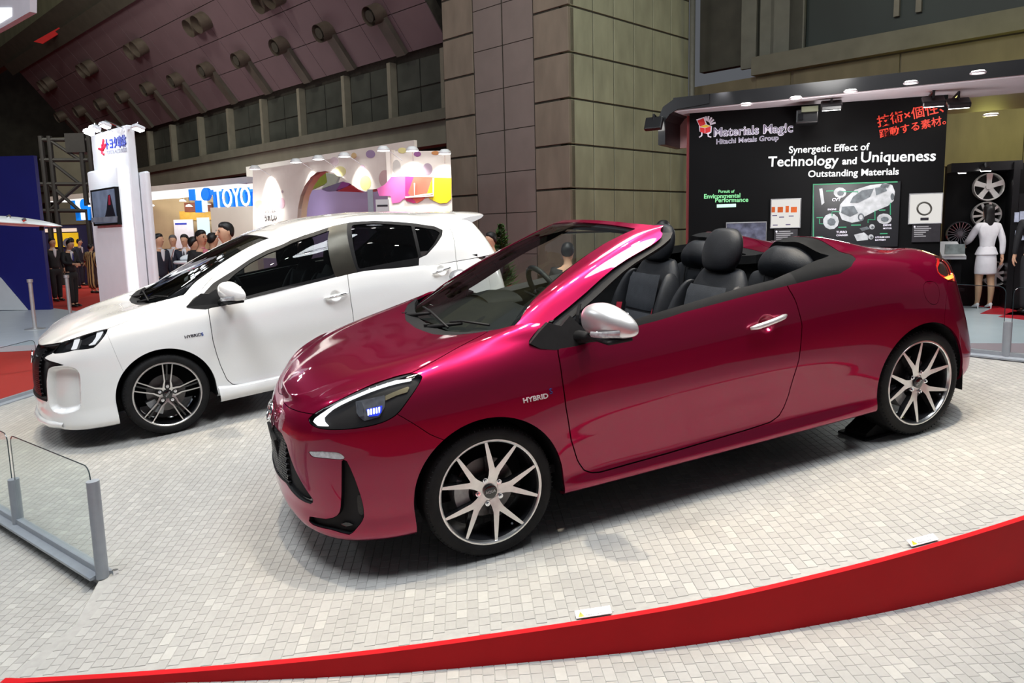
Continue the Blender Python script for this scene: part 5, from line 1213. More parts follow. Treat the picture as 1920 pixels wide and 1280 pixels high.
# --- left facade: lintel, ledge, window band, sloped mauve soffit with air ducts
WF = Pl((CB[0]-WL.n[0]*.9, CB[1]-WL.n[1]*.9, 0), A45)
zl0 = WF.sz(838, 268)[1]; zl1 = WF.sz(838, 204)[1]; zw1 = WF.sz(835, 76)[1]; s1 = WF.sz(838, 250)[0]+.3; s0 = s1-62
lint = struct(WF.box('wall_left', s0, zl0, s1, zl1-.35, mat('grey_lintel_concrete', srgb(112, 110, 98), .8, noise=.14, nscale=1.2, bump=.3, bscale=5), None, 0, .6))
WF.box('ledge', s0, zl1-.35, s1, zl1, mat('ledge_concrete', srgb(92, 90, 80), .8, noise=.12, nscale=2), lint, .25, .9)
wb_ = struct(WF.box('window_1', s0, zl1, s1, zw1+.3, joint, None, -.45, .3))
posts = [(833, 150), (733, 170), (647, 190), (563, 205), (493, 222), (430, 235), (375, 248), (323, 260), (280, 268)]
ps = [WF.sz(u, v, -.2)[0] for u, v in posts]
for i, s_ in enumerate(ps):
    WF.box('window_post', s_-.10, zl1, s_+.10, zw1-.15, mat('pale_post', srgb(112, 108, 96), .7, noise=.1, nscale=3), wb_, -.12, .3)
for a, b in zip(ps[1:], ps[:-1]):
    for k in range(2):
        for j in range(2):
            w = (b-a-.32)/2; h = (zw1-zl1-.2)/2; WF.box('pane', a+.16+k*w+.03, zl1+.04+j*h, a+.16+(k+1)*w-.03, zl1+(j+1)*h-.02, winm, wb_, -.38, .06)
# sloped soffit
def soff(s_, t, off=0.):
    """s along the wall, t from the bottom edge (0) outwards and upwards"""
    k = np.array([0, 0, 1.])*.78+WF.n*.626; nn = WF.n*.78-np.array([0, 0, 1.])*.626
    return tuple(np.array(WF.at(s_, zw1, -.1))+k*t+nn*off)
def soff_px(u, v, off=0.):
    nn = WF.n*.78-np.array([0, 0, 1.])*.626; p0 = np.array(WF.at(0, zw1, -.1))+nn*off; p = np.array(wplane(u, v, nn, p0)); k = np.array([0, 0, 1.])*.78+WF.n*.626
    return float((p-p0) @ WF.d), float((p-p0) @ k)
sl = -43.3; sr = s1-.2; TT = 5.6
soffit = struct(MB().add([soff(sl, 0), soff(sr, 0), soff(sr, TT), soff(sl, TT), soff(sl, 0, -.4), soff(sr, 0, -.4), soff(sr, TT, -.4), soff(sl, TT, -.4)], [(0, 1, 2, 3), (7, 6, 5, 4), (0, 4, 5, 1), (1, 5, 6, 2), (2, 6, 7, 3), (3, 7, 4, 0)]).build('ceiling', joint, None))
ns = 20; tw = (sr-sl)/ns; th_ = [0, 1.4, 2.8, 4.2, 5.6]
for i in range(ns):
    for j in range(len(th_)-1):
        a, b, c, d = sl+i*tw+.015, sl+(i+1)*tw-.015, th_[j]+.015, th_[j+1]-.015
        MB().add([soff(a, c, .04), soff(b, c, .04), soff(b, d, .04), soff(a, d, .04), soff(a, c, 0), soff(b, c, 0), soff(b, d, 0), soff(a, d, 0)], [(0, 1, 2, 3), (0, 4, 5, 1), (1, 5, 6, 2), (2, 6, 7, 3), (3, 7, 4, 0)]).build('panel', mauve, soffit)
duct_m = mat('dark_duct', srgb(72, 66, 60), .6, noise=.15, nscale=2); nozz_m = mat('nozzle_bronze', srgb(88, 78, 70), .5, .3, noise=.15, nscale=4)
DK = [(115, 220), (150, 210), (190, 197), (230, 183), (278, 168), (330, 152), (387, 133), (452, 113), (525, 88), (608, 62), (703, 30)]
for (u, v) in DK:
    s_, t = soff_px(u, v, .3); d = empty('air_duct', Matrix.Identity(4), 'lower round air nozzle with duct strip, %s from the left on the mauve soffit' % ORD[DK.index((u, v))], 'duct', 'lower air nozzles on the soffit')
    r = .25
    MB().prism([(s_-r, 0.02), (s_+r, 0.02), (s_+r, t), (s_-r, t)], .05, .22, lambda a, b, o: soff(a, b, o)).build('duct_strip', duct_m, d)
    a = np.array(soff(s_, t, .05)); dr = np.array([*(WF.n[:2]*.9), -.44]); dr /= np.linalg.norm(dr); g = MB(); g.cyl(tuple(a-dr*.2), tuple(a+dr*.52), .33, 20, cap=False); g.cyl(tuple(a+dr*.2), tuple(a+dr*.21), .32, 20); g.build('nozzle', nozz_m, d, True, 40)
    MB().cyl(tuple(a+dr*.22), tuple(a+dr*.48), .16, 14, .2).build('nozzle_cone', joint, d, True, 40)
DU = [(88, 160), (163, 130), (255, 93), (370, 47), (503, 0)]
for (u, v) in DU:
    s_, t = soff_px(u, v, .3); d = empty('air_duct', Matrix.Identity(4), 'upper pair of round air nozzles, %s from the left on the mauve soffit' % ORD[DU.index((u, v))], 'duct', 'upper twin air nozzles on the soffit')
    for q in (-.42, .42):
        a = np.array(soff(s_+q, t, .05)); dr = np.array([*(WF.n[:2]*.85), -.53]); dr /= np.linalg.norm(dr)
        g = MB(); g.cyl(tuple(a-dr*.2), tuple(a+dr*.5), .38, 20, cap=False); g.cyl(tuple(a+dr*.15), tuple(a+dr*.16), .37, 20); g.build('nozzle', nozz_m, d, True, 40)
MB().prism([(sl-.5, 5.6), (sr, 5.6), (sr, 6.3), (sl-.5, 6.3)], -.6, .35, lambda a, b, o: soff(a, b, o)).build('trim_2', mat('soffit_edge_beam', srgb(62, 60, 52), .8, noise=.15, nscale=2)); struct(bpy.data.objects['trim_2'])
up_ = MB().prism([(sl-6, 6.3), (sr, 6.3), (sr, 7.2), (sl-6, 7.2)], -.5, .1, lambda a, b, o: soff(a, b, o)); z9 = soff(0, 7.0)[2]
struct(WF.box('wall_upper', sl-12, z9-.3, sr, z9+14, mat('olive_upper_concrete', srgb(108, 106, 84), .8, noise=.15, nscale=1, bump=.3, bscale=3, stretch=(2, 2, .2)), None, 3.6, .5)); struct(up_.build('trim_3', MATS['soffit_edge_beam']))
# --- right part of the facade behind the black booth: upper windows, ledge, beam, lit olive wall
WG = Pl((WR.px(1291, 300).x, WR.px(1291, 300).y, 0), A45)
q0 = WG.sz(1295, 300)[0]; q1 = q0+30
gz0 = WG.sz(1500, 130)[1]; gz1 = WG.sz(1500, 95)[1]
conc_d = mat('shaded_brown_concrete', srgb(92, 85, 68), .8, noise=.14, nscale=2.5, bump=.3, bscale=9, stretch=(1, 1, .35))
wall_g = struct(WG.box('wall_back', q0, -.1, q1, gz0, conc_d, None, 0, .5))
WG.box('ledge', WG.sz(1418, 90)[0], gz0, q1, gz1, mat('ledge_concrete', srgb(92, 90, 80)), wall_g, .3, .9)
for u0 in (1386, 1440): pass
for k in range(9):
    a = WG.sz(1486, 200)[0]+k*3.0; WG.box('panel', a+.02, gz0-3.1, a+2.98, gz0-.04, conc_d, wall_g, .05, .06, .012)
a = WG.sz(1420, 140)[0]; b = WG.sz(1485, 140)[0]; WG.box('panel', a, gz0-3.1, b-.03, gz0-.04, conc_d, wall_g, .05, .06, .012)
wing = struct(WG.box('window_2', q0, gz1, q1, 15, darkwall, None, -.5, .3))
w0 = WG.sz(1500, 50)[0]; WG.box('pane', w0, gz1+.1, w0+30, 14, mat('dark_green_glass', srgb(34, 42, 40), .55, noise=.2, nscale=.5), wing, -.42, .06)
for u in (1680, 1721): s_ = WG.sz(u, 30, -.3)[0]; WG.box('window_post', s_-.07, gz1+.5, s_+.07, 14, mat('pale_post', srgb(140, 134, 118)), wing, -.3, .1)
for u, w in ((1390, .5), (1425, .45), (1445, 1.0), (1480, .45)):
    s_ = WG.sz(u, 50, -.2)[0]; WG.box('window_frame', s_, gz1-.2, s_+w, 14, mat('grey_frame', srgb(92, 92, 84), .6, noise=.1, nscale=3), wing, -.2, .12)
MB().cyl(WG.px(1296, 300, .5)-Vector((0, 0, 9)), WG.px(1296, 300, .5)+Vector((0, 0, 9)), .09, 12).build('drain_pipe', mat('grey_pipe', srgb(96, 96, 90), .5, noise=.1), None, True)
tag(bpy.data.objects['drain_pipe'], 'thin grey vertical pipe on the concrete beside the black booth', 'pipe')
# --- far left: dark hall wall, olive column, scaffold, far ceiling
struct(mesh_obj('wall_far', [(-64, 66, -.1), (0, 66, -.1), (0, 66, 30), (-64, 66, 30)], [(0, 1, 2, 3)], darkwall))
struct(mesh_obj('wall_side', [(-36, 8, -.1), (-64, 66, -.1), (-64, 66, 30), (-36, 8, 30)], [(0, 1, 2, 3)], darkwall))
col = Pl((0, 34, 0), (1, 0)); olive = mat('olive_column_concrete', srgb(112, 108, 84), .8, noise=.15, nscale=1)
c3 = struct(col.rect('wall_column', 96, 258, 165, 420, mat('grey_olive_concrete', srgb(84, 82, 70), .8, noise=.15, nscale=1), None, -4, 1.0))
redb = col.poly('red_banner', [(63, 78), (118, 47), (112, 62), (80, 82)], mat('red_banner_cloth', srgb(170, 22, 24), .7, noise=.1, nscale=3), None, -9.0, .05); tag(redb, 'red banner hanging by the olive column top left', 'banner')
sc = empty('scaffold_tower', Matrix.Identity(4), 'dark lattice scaffold tower behind the white pillar', 'scaffold'); scm = mat('dark_steel', srgb(30, 29, 27), .7, 0., noise=.2, nscale=4); SP = Pl((0, 28, 0), (1, 0))
for u in (76, 92, 150, 166): MB().cyl(SP.px(u, 255), (SP.px(u, 255).x, 28, 0), .09, 8).build('upright', scm, sc)
for v0, v1 in ((262, 262), (300, 300), (345, 345), (395, 395)): MB().cyl(SP.px(76, v0), SP.px(166, v1), .07, 8).build('ledger', scm, sc)
for v0, v1 in ((262, 300), (300, 345), (345, 395), (395, 345)): MB().cyl(SP.px(92, v0), SP.px(150, v1), .06, 8).build('brace', scm, sc)
SP.rect('equipment_box', 120, 250, 160, 285, scm, sc, .1, .8)
# ================================================================ black materials booth on the right
bk = mat('matte_black_board', srgb(11, 11, 12), .6, spec=.12, noise=.15, nscale=2); bk2 = mat('satin_black_fascia', srgb(20, 20, 22), .3, noise=.1, nscale=2)
wtxt = lightmat('lit_white_letters', (1, 1, 1), 1.25); gtxt = lightmat('lit_green_letters', (.35, 1, .45), .9); rtxt = mat('red_print', srgb(225, 62, 42), .5, noise=.05)
booth_z = .12
BW = Pl((w_y(1535, 300, 12.6).x, 12.6, 0), (.94, -.342))
bf_ = struct(mesh_obj('floor', [(2.0, 9.6, booth_z-.2), (16, 7.0, booth_z-.2), (18, 16, booth_z-.2), (3, 18, booth_z-.2), (2.0, 9.6, booth_z), (16, 7.0, booth_z), (18, 16, booth_z), (3, 18, booth_z)], [(4, 5, 6, 7), (0, 1, 5, 4), (1, 2, 6, 5), (2, 3, 7, 6), (3, 0, 4, 7)], booth_floor))
crim = mat('crimson_floor_band', srgb(190, 28, 44), .5, noise=.05, nscale=20)
for pl in ([(1800, 552), (1925, 588), (1925, 578), (1830, 548)], [(1790, 568), (1838, 556), (1910, 574), (1860, 578)], [(1838, 588), (1862, 577), (1925, 577), (1925, 592), (1880, 590)], [(1872, 594), (1900, 584), (1925, 585), (1925, 600)]):
    g = MB(); q = [w_z(u, v, booth_z) for u, v in pl]; g.prism([(p.x, p.y) for p in q], booth_z+.001, booth_z+.004, lambda a, b, d: (a, b, d)); g.build('floor_band', crim, bf_)
bw = empty('booth_wall', Matrix.Identity(4), 'tall black booth wall with white lit slogans', 'wall panel')
a0, zt0 = BW.sz(1293, 206); a1, zt1 = BW.sz(1778, 180)
BW.box('board', a0, booth_z, a1, (zt0+zt1)/2, bk, bw, 0, .18)
BW.text('slogan', 'Synergetic Effect of', wtxt, 1479, 287, 1630, 281, bw, .012, .01, .014)
BW.text('slogan', 'Technology', wtxt, 1440, 312, 1572, 309, bw, .012, .01, .014); BW.text('slogan', 'and', wtxt, 1579, 308, 1606, 307, bw, .012, .01, .025); BW.text('slogan', 'Uniqueness', wtxt, 1614, 304, 1754, 301, bw, .012, .01, .014)
BW.text('slogan', 'Outstanding Materials', wtxt, 1515, 332, 1685, 327, bw, .012, .01, .014)
BW.text('green_slogan', 'Pursuit of', gtxt, 1347, 361, 1377, 361, bw, .012, .004, .02); BW.text('green_slogan', 'Environmental', gtxt, 1320, 372, 1388, 370, bw, .012, .004, .02); BW.text('green_slogan', 'Performance', gtxt, 1341, 379, 1403, 378, bw, .012, .004, .02)
BW.rect('green_bar', 1344, 383, 1380, 388, lightmat('pale_green_bar', (.6, 1, .75), 1.3), bw, .012, .008, .003)
wpr = mat('white_print', srgb(236, 232, 244), .5, noise=.03); blk = mat('print_black', srgb(30, 26, 34), .6, noise=.05)
BW.text('brand_outline', 'Materials Mag!c', wpr, 1338, 256, 1487, 247, bw, .008, .003, .035); BW.text('brand_name', 'Materials Mag!c', mat('purple_grey_print', srgb(92, 84, 112), .5, noise=.05), 1338.5, 255.8, 1486.5, 246.8, bw, .014, .003, -.012)
BW.text('brand_line', 'Hitachi Metals Group', wpr, 1343, 270, 1460, 262, bw, .008, .003, .03); BW.text('brand_line_inner', 'Hitachi Metals Group', MATS['purple_grey_print'], 1343.5, 269.7, 1459.5, 261.7, bw, .014, .003, -.012)
# box emblem
lred = mat('logo_red', srgb(214, 36, 40), .5, noise=.03); lyel = mat('logo_yellow', srgb(240, 196, 40), .5, noise=.03)
def lg(P): return [(1280+a*.2266, 190+b*.2266) for a, b in P]
BW.poly('emblem_outline', lg([(112, 150), (180, 128), (200, 190), (242, 205), (238, 255), (215, 272), (175, 262), (140, 250), (135, 200)]), wpr, bw, .006, .003)
BW.poly('emblem_lid', lg([(122, 160), (172, 138), (190, 188), (142, 208)]), lred, bw, .010, .003); BW.poly('emblem_box', lg([(142, 214), (182, 222), (182, 266), (145, 252)]), lred, bw, .010, .003); BW.poly('emblem_box', lg([(186, 222), (232, 206), (230, 250), (186, 266)]), lred, bw, .010, .003); BW.poly('emblem_inside', lg([(145, 208), (192, 192), (230, 204), (184, 218)]), lyel, bw, .011, .003)
for q in ([(196, 160), (192, 125)], [(206, 165), (215, 122)], [(215, 172), (240, 132)], [(222, 180), (258, 150)], [(226, 190), (272, 176)]):
    p = [BW.px(*lg([w])[0], .009) for w in q]; MB().tube(p, .016, 6).build('emblem_ray', wpr, bw, True)
for q in ([(158, 256), (158, 282), (136, 298)], [(208, 262), (212, 290), (236, 296)]):
    p = [BW.px(*lg([w])[0], .009) for w in q]; MB().tube(p, .012, 6).build('emblem_leg', wpr, bw, True)
BW.text('red_headline', '技術×個性、', rtxt, 1646, 237, 1770, 208, bw, .012, .006, .012); BW.text('red_headline', '躍動する素材。', rtxt, 1650, 258, 1774, 231, bw, .012, .006, .012)
# lightboxes and panels hanging on the wall
def sign_panel(name, u0, v0, u1, v1, m, label, cat='panel', off=.05, frame=True):
    o = empty(name, Matrix.Identity(4), label, cat); BW.rect('board', u0, v0, u1, v1, m, o, off, .04)
    if frame:
        g = MB(); a, b = BW.sz(u0, v0, off); c, d = BW.sz(u1, v1, off); g.tube([BW.at(a, b, off), BW.at(c, b, off), BW.at(c, d, off), BW.at(a, d, off)], .012, 6, True); g.build('frame', mat('pale_alu', srgb(170, 170, 172), .4, .5, noise=.1), o)
    return o
lb = lightmat('lightbox_white', (1, .97, .92), .75)
o = sign_panel('lightbox', 1446, 374, 1500, 426, lb, 'lit white box with copper samples on the black wall', 'lightbox')
cop = mat('copper_sample', srgb(196, 92, 40), .4, .6, noise=.15, nscale=30)
for u0, v0, u1, v1 in ((1447, 388, 1453, 398), (1458, 388, 1468, 398), (1473, 386, 1479, 398), (1483, 388, 1494, 398)): BW.rect('copper_block', u0, v0, u1, v1, cop, o, .075, .03)
for u, v in ((1452, 404), (1465, 407), (1483, 405), (1453, 422), (1477, 421)): BW.rect('caption_strip', u-4, v-1, u+5, v+.8, MATS['purple_grey_print'], o, .056, .006)
o = sign_panel('lightbox', 1706, 364, 1765, 418, lb, 'lit white box holding a dark ring on the black wall', 'lightbox')
q = [BW.px(1733+13*math.cos(t), 391+11.5*math.sin(t), .09) for t in np.linspace(0, 2*math.pi, 32, endpoint=False)]; MB().tube(q, .014, 8, True).build('ring', mat('dark_ring', srgb(84, 82, 76), .3, .6, noise=.1), o, True); BW.rect('caption', 1726, 408, 1741, 413, blk, o, .06, .012)
info = mat('charcoal_info_board', srgb(40, 38, 42), .5, noise=.2, nscale=15); grey_t = mat('grey_print', srgb(150, 148, 150), .6, noise=.1)
for (u0, v0, u1, v1, lab) in ((1452, 430, 1495, 456, 'small dark information board under the copper lightbox'), (1711, 421, 1762, 453, 'small dark information board under the ring lightbox')):
    o = sign_panel('information_board', u0, v0, u1, v1, info, lab, 'board', .05, False)
    BW.circ('logo_dot', u0+4, v0+4, 1.8, 1.8, wpr, o, .056, .004)
    for k in range(6): BW.rect('text_line', u0+(8 if k == 0 else 3), v0+3+k*3.6, u0+(20 if k > 2 else 30)+k % 2*5, v0+4.4+k*3.6, grey_t, o, .055, .004)
o = sign_panel('picture_panel', 1524, 346, 1683, 462, mat('ink_black_print', srgb(22, 24, 28), .4, noise=.1), 'large dark picture panel with a see-through car drawing', 'panel', .05, False)
MB().tube([BW.px(1525, 462, .05), BW.px(1525, 346, .05), BW.px(1683, 341, .05)], .012, 6).build('green_edge', mat('green_edge_line', srgb(70, 150, 110), .5, noise=.1), o)
cg = mat('ghost_car_grey', srgb(178, 180, 182), .5, noise=.25, nscale=9); cg2 = mat('ghost_car_dark', srgb(92, 98, 102), .5, noise=.4, nscale=14)
def cz(P): return [(1200+a*.375, 80+b*.375) for a, b in P]
BW.poly('car_drawing', cz([(995, 850), (1000, 810), (1030, 775), (1075, 735), (1150, 712), (1230, 702), (1262, 712), (1275, 745), (1268, 790), (1240, 815), (1180, 840), (1120, 870), (1100, 892), (1060, 900), (1010, 885)]), cg, o, .058, .006)
for P_ in ([(1065, 770), (1110, 738), (1170, 728), (1150, 770), (1090, 800), (1050, 800)], [(1175, 726), (1225, 718), (1235, 740), (1180, 762)], [(1010, 820), (1070, 815), (1090, 850), (1050, 870), (1005, 850)], [(1210, 705), (1250, 708), (1240, 725), (1200, 720)]): BW.poly('car_drawing_detail', cz(P_), cg2, o, .066, .006)
BW.circ('car_drawing_wheel', *cz([(1105, 872)])[0], 6, 7.5, cg2, o, .070, .006); BW.circ('car_drawing_hub', *cz([(1105, 872)])[0], 3.4, 4.4, cg, o, .074, .006); BW.circ('car_drawing_wheel', *cz([(1262, 770)])[0], 3.5, 6.5, cg2, o, .070, .006)
for (u, v, r1, r2) in ((1575, 361, 12, 10), (1558, 415, 15, 15), (1658, 410, 14, 10), (1635, 425, 5, 5), (1633, 444, 5, 5)):
    BW.circ('component_drawing', u, v, r1, r2, cg, o, .058, .006, 11); BW.circ('component_detail', u+1, v+1, r1*.55, r2*.5, cg2, o, .064, .006, 7)
BW.poly('component_drawing', cz([(896, 730), (912, 728), (922, 800), (908, 812)]), cg, o, .058, .006); BW.poly('component_drawing', cz([(1070, 960), (1120, 948), (1140, 965), (1140, 985), (1085, 992)]), cg, o, .058, .006); BW.poly('component_drawing', cz([(1098, 928), (1135, 918), (1150, 930), (1112, 942)]), cg2, o, .058, .006)
gp = mat('green_print', srgb(60, 150, 110), .5, noise=.1)
for q in ([(1000, 745), (1090, 745), (1090, 775)], [(960, 865), (960, 845), (1000, 845)], [(1175, 840), (1175, 885), (1140, 885), (1140, 900)], [(1252, 800), (1252, 860)], [(898, 880), (898, 905), (915, 905)]): MB().tube([BW.px(*cz([w])[0], .058) for w in q], .008, 5).build('leader_line', gp, o)
for body, u, v, w, m_ in (('CVT', 1560, 377, 16, wpr), ('ENGINE', 1552, 394, 16, wpr), ('TURBO', 1568, 437, 20, wpr), ('CHARGER', 1568, 442.5, 22, wpr), ('DRIVE', 1656, 424, 15, wpr), ('MOTOR', 1656, 429.5, 16, wpr), ('LITHIUM ION', 1641, 446, 27, wpr), ('BATTERY', 1641, 451.5, 20, wpr)): BW.text('caption', body, m_, u, v, u+w, v-.4, o, .058, .002, .02)
for u, v, w in ((1549, 357, 14), (1531, 407, 12), (1572, 425, 15), (1533, 443, 10), (1563, 453, 16), (1596, 421, 18), (1648, 393, 12), (1650, 437, 14)): BW.rect('green_caption', u, v, u+w, v+1.6, gp, o, .056, .004)
o = sign_panel('display_screen', 1362, 418, 1436, 462, mat('dim_screen_picture', srgb(86, 88, 104), .3, noise=.7, nscale=9), 'small landscape picture screen low on the black wall', 'screen')
# projector box and lamps on the top of the wall
pj_ = empty('wall_projector', Matrix.Identity(4), 'black projector hanging at the top of the black wall', 'projector'); BW.rect('housing', 1493, 206, 1534, 229, bk2, pj_, .45, .35, .02); BW.rect('lens', 1497, 213, 1506, 224, gloss_black, pj_, .47, .03); BW.rect('hood', 1503, 200, 1534, 208, mat('olive_hood', srgb(88, 90, 70), .5, noise=.1), pj_, .5, .4)
lampw_ = lightmat('lamp_face_white', (1, .97, .92), 12.)
def flood(name, u, v, pl, off, label, group, w=.3, tilt=.5, glow=lampw_):
    f = empty(name, Matrix.Identity(4), label, 'lamp', group); c = pl.px(u, v, off); R = Matrix((Vector(pl.d), Vector(pl.n), Vector((0, 0, 1)))).transposed() @ Matrix.Rotation(-tilt, 3, 'X')
    MB().box(c, (w, w*.75, w*.28), R, .02).build('lamp_head', bk2, f); d = R @ Vector((0, 0, -1)); MB().box(c+d*w*.15, (w*.86, w*.6, .012), R).build('lamp_face', glow, f)
    MB().tube([c, c+Vector((0, 0, w*.5)), c-Vector(pl.n)*off*.9+Vector((0, 0, w*.4))], .02, 6).build('arm', bk2, f); return c, d
for u, v, lab in ((1559, 197, 'black floodlight over the middle of the black wall'), (1750, 190, 'black floodlight at the right end of the black wall'), (1797, 193, 'black floodlight past the end of the black wall')): flood('flood_lamp', u, v, BW, .55, lab, 'floodlights over the black wall')
# black canopy with downlights running over the booth
CAN = Pl((BW.px(1293, 206).x-.35, BW.px(1293, 206).y-.2, 0), (.86, -.51))
z0c = CAN.sz(1293, 204)[1]; z1c = CAN.sz(1293, 186)[1]; cl0 = CAN.sz(1262, 200)[0]; cl1 = cl0+14
can = empty('booth_canopy', Matrix.Identity(4), 'long black canopy edge with white soffit over the right booth', 'canopy')
CAN.box('fascia', cl0, z0c, cl1, z1c+.05, bk2, can, 0, .12); wsof = mat('white_soffit', srgb(196, 186, 190), .5, noise=.03)
CAN.box('soffit', cl0, z0c-.02, cl1, z0c+.02, wsof, can, -.02, 1.6)
CAN.box('ceiling_panel', cl0+.3, z0c+.25, cl1, z0c+.3, mat('grey_ceiling_panel', srgb(170, 164, 158), .6, noise=.03), can, -.9, 5)
dl = lightmat('downlight_face', (1, .96, .9), 9.)
for k, (u, v) in enumerate([(1399, 196), (1492, 184), (1595, 171), (1708, 155), (1834, 136)]):
    p = wplane(u, v, (0, 0, 1), (0, 0, z0c-.02)); g = empty('downlight', Matrix.Identity(4), 'round white downlight in the canopy soffit, %s from the left' % ORD[k], 'lamp', 'canopy downlights'); MB().cyl(p+Vector((0, 0, -.004)), p+Vector((0, 0, .02)), .075, 20).build('face', dl, g); MB().tube([p+Vector((.085*math.cos(t), .085*math.sin(t), -.004)) for t in np.linspace(0, 2*math.pi, 20, endpoint=False)], .012, 6, True).build('ring', wsof, g, True)
p = wplane(1858, 216, (0, 0, 1), (0, 0, z0c+.25)); g = empty('downlight', Matrix.Identity(4), 'round warm ceiling lamp above the wheel display', 'lamp'); MB().cyl(p, p+Vector((0, 0, .03)), .13, 20).build('face', lightmat('warm_downlight', (1, .9, .7), 9.), g); MB().tube([p+Vector((.14*math.cos(t), .14*math.sin(t), 0)) for t in np.linspace(0, 2*math.pi, 20, endpoint=False)], .016, 6, True).build('ring', wsof, g, True)
# rounded end of the canopy with side floodlight
e0 = CAN.sz(1235, 205)[0]; ez0 = CAN.sz(1262, 270)[1]
pl = [(cl0+.6, z1c+.05), (e0+.25, z1c+.02), (e0+.08, z1c-.08), (e0, z1c-.25), (e0, ez0), (e0+.12, ez0), (e0+.12, z1c-.3), (e0+.2, z1c-.2), (e0+.32, z1c-.14), (cl0+.6, z1c-.1)]
MB().prism(pl, -.9, .02, lambda a, b, d: CAN.at(a, b, d)).build('end_return', bk2, can); CAN.box('end_lining', e0+.10, ez0, e0+.55, z1c-.16, mat('rosy_white_lining', srgb(214, 170, 168), .5, noise=.05), can, -.75, .05)
BW.box('red_edge', BW.sz(1287, 300)[0], booth_z, BW.sz(1293, 300)[0], (zt0+zt1)/2-.05, mat('dull_red_edge', srgb(110, 34, 34), .6, noise=.1), bw, -.02, .14)
flood('flood_lamp', 1226, 232, CAN, .1, 'black floodlight on the rounded canopy end', 'floodlights over the black wall', .3, 1.1)
# wheel display wall at the far right
WW = Pl((w_y(1850, 400, 12.9).x, 12.9, 0), (.94, -.342))
ww = empty('wheel_display_wall', Matrix.Identity(4), 'black display wall carrying alloy wheels behind the woman', 'wall panel'); wa0 = WW.sz(1776, 320)[0]; wz = WW.sz(1850, 308)[1]
WW.box('board', wa0, booth_z, wa0+4.2, wz, bk, ww, 0, .2); WW.box('top_rail', wa0, wz-.12, WW.sz(1908, 300)[0], wz+.02, bk2, ww, .35, .4); WW.box('side_fin', WW.sz(1884, 400)[0], booth_z, WW.sz(1896, 400)[0], wz, bk2, ww, .4, .4)
def show_wheel(u, v, r, spokes, width, m, label, tw=0.):
    c = WW.px(u, v, .14); o = empty('alloy_wheel', Matrix.Translation(c) @ Matrix(((WW.d[0], -WW.n[0], 0, 0), (WW.d[1], -WW.n[1], 0, 0), (0, 0, 1, 0), (0, 0, 0, 1))), label, 'wheel', 'alloy wheels on the display wall')
    MB().lathe([(r, .10), (r, -.02), (r*.97, -.04), (r*.92, -.03), (r*.88, .02), (r*.86, .10)], 48).build('rim', m, o, True, 40)
    for k in range(spokes):
        a = 2*math.pi*k/spokes+tw; A, B = taper_arm([(r*.12*math.cos(a), r*.12*math.sin(a)), (r*.5*math.cos(a+.0), r*.5*math.sin(a+.0)), (r*.93*math.cos(a), r*.93*math.sin(a))], [width*.8, width*.8, width], [-.02, -.02, -.03], [.04, .04, .03])
        g = MB(); g.add(*A); g.add(*B); g.build('spoke', m, o)
    MB().cyl((0, .06, 0), (0, -.035, 0), r*.2, 24).build('hub', m, o); MB().cyl((0, .1, 0), (0, .09, 0), r*.85, 32).build('backing', dark, o)
brt = mat('bright_alloy', srgb(225, 222, 220), .25, .6, noise=.05, nscale=20)
show_wheel(1854, 350, .225, 5, .045, brt, 'bright five-spoke alloy wheel at the top of the display wall', math.pi/2); show_wheel(1850, 403, .215, 10, .02, brt, 'ten-spoke alloy wheel behind the head of the woman', .1)
show_wheel(1800, 438, .20, 20, .006, mat('dark_alloy', srgb(150, 150, 156), .2, .8, noise=.1), 'dark thin-spoke alloy wheel left of the woman', .1); show_wheel(1866, 513, .205, 7, .028, brt, 'alloy wheel low on the wall beside the woman', .2)
flood('spot_lamp', 1848, 316, WW, .5, 'small black spotlight over the top alloy wheel', 'spotlights of the wheel display', .16, .4); flood('spot_lamp', 1804, 322, WW, .3, 'small spotlight left of the top alloy wheel', 'spotlights of the wheel display', .12, .2)
ds = empty('reading_desk', Matrix.Identity(4), 'slanted information desk in front of the woman', 'desk'); DP = Pl((w_y(1800, 465, 12.1).x, 12.1, 0), (1, -.1))
g = MB(); q = [DP.px(1772, 453), DP.px(1812, 453), DP.px(1812, 480), DP.px(1766, 480)]; q[0].y += .25; q[1].y += .25; MB().add([*q, *[p-Vector((0, 0, .05)) for p in q]], [(3, 2, 1, 0), (4, 5, 6, 7), (0, 1, 5, 4), (1, 2, 6, 5), (2, 3, 7, 6), (3, 0, 4, 7)]).build('desk_top', mat('silver_desk', srgb(186, 188, 190), .4, .3, noise=.05), ds)
DP.rect('desk_print', 1773, 458, 1809, 476, mat('grey_desk_print', srgb(110, 118, 116), .5, noise=.3, nscale=12), ds, .07, .02); DP.rect('desk_leg', 1784, 480, 1800, 545, bk, ds, -.1, .2); DP.rect('desk_foot', 1776, 541, 1808, 546, bk, ds, -.05, .3)
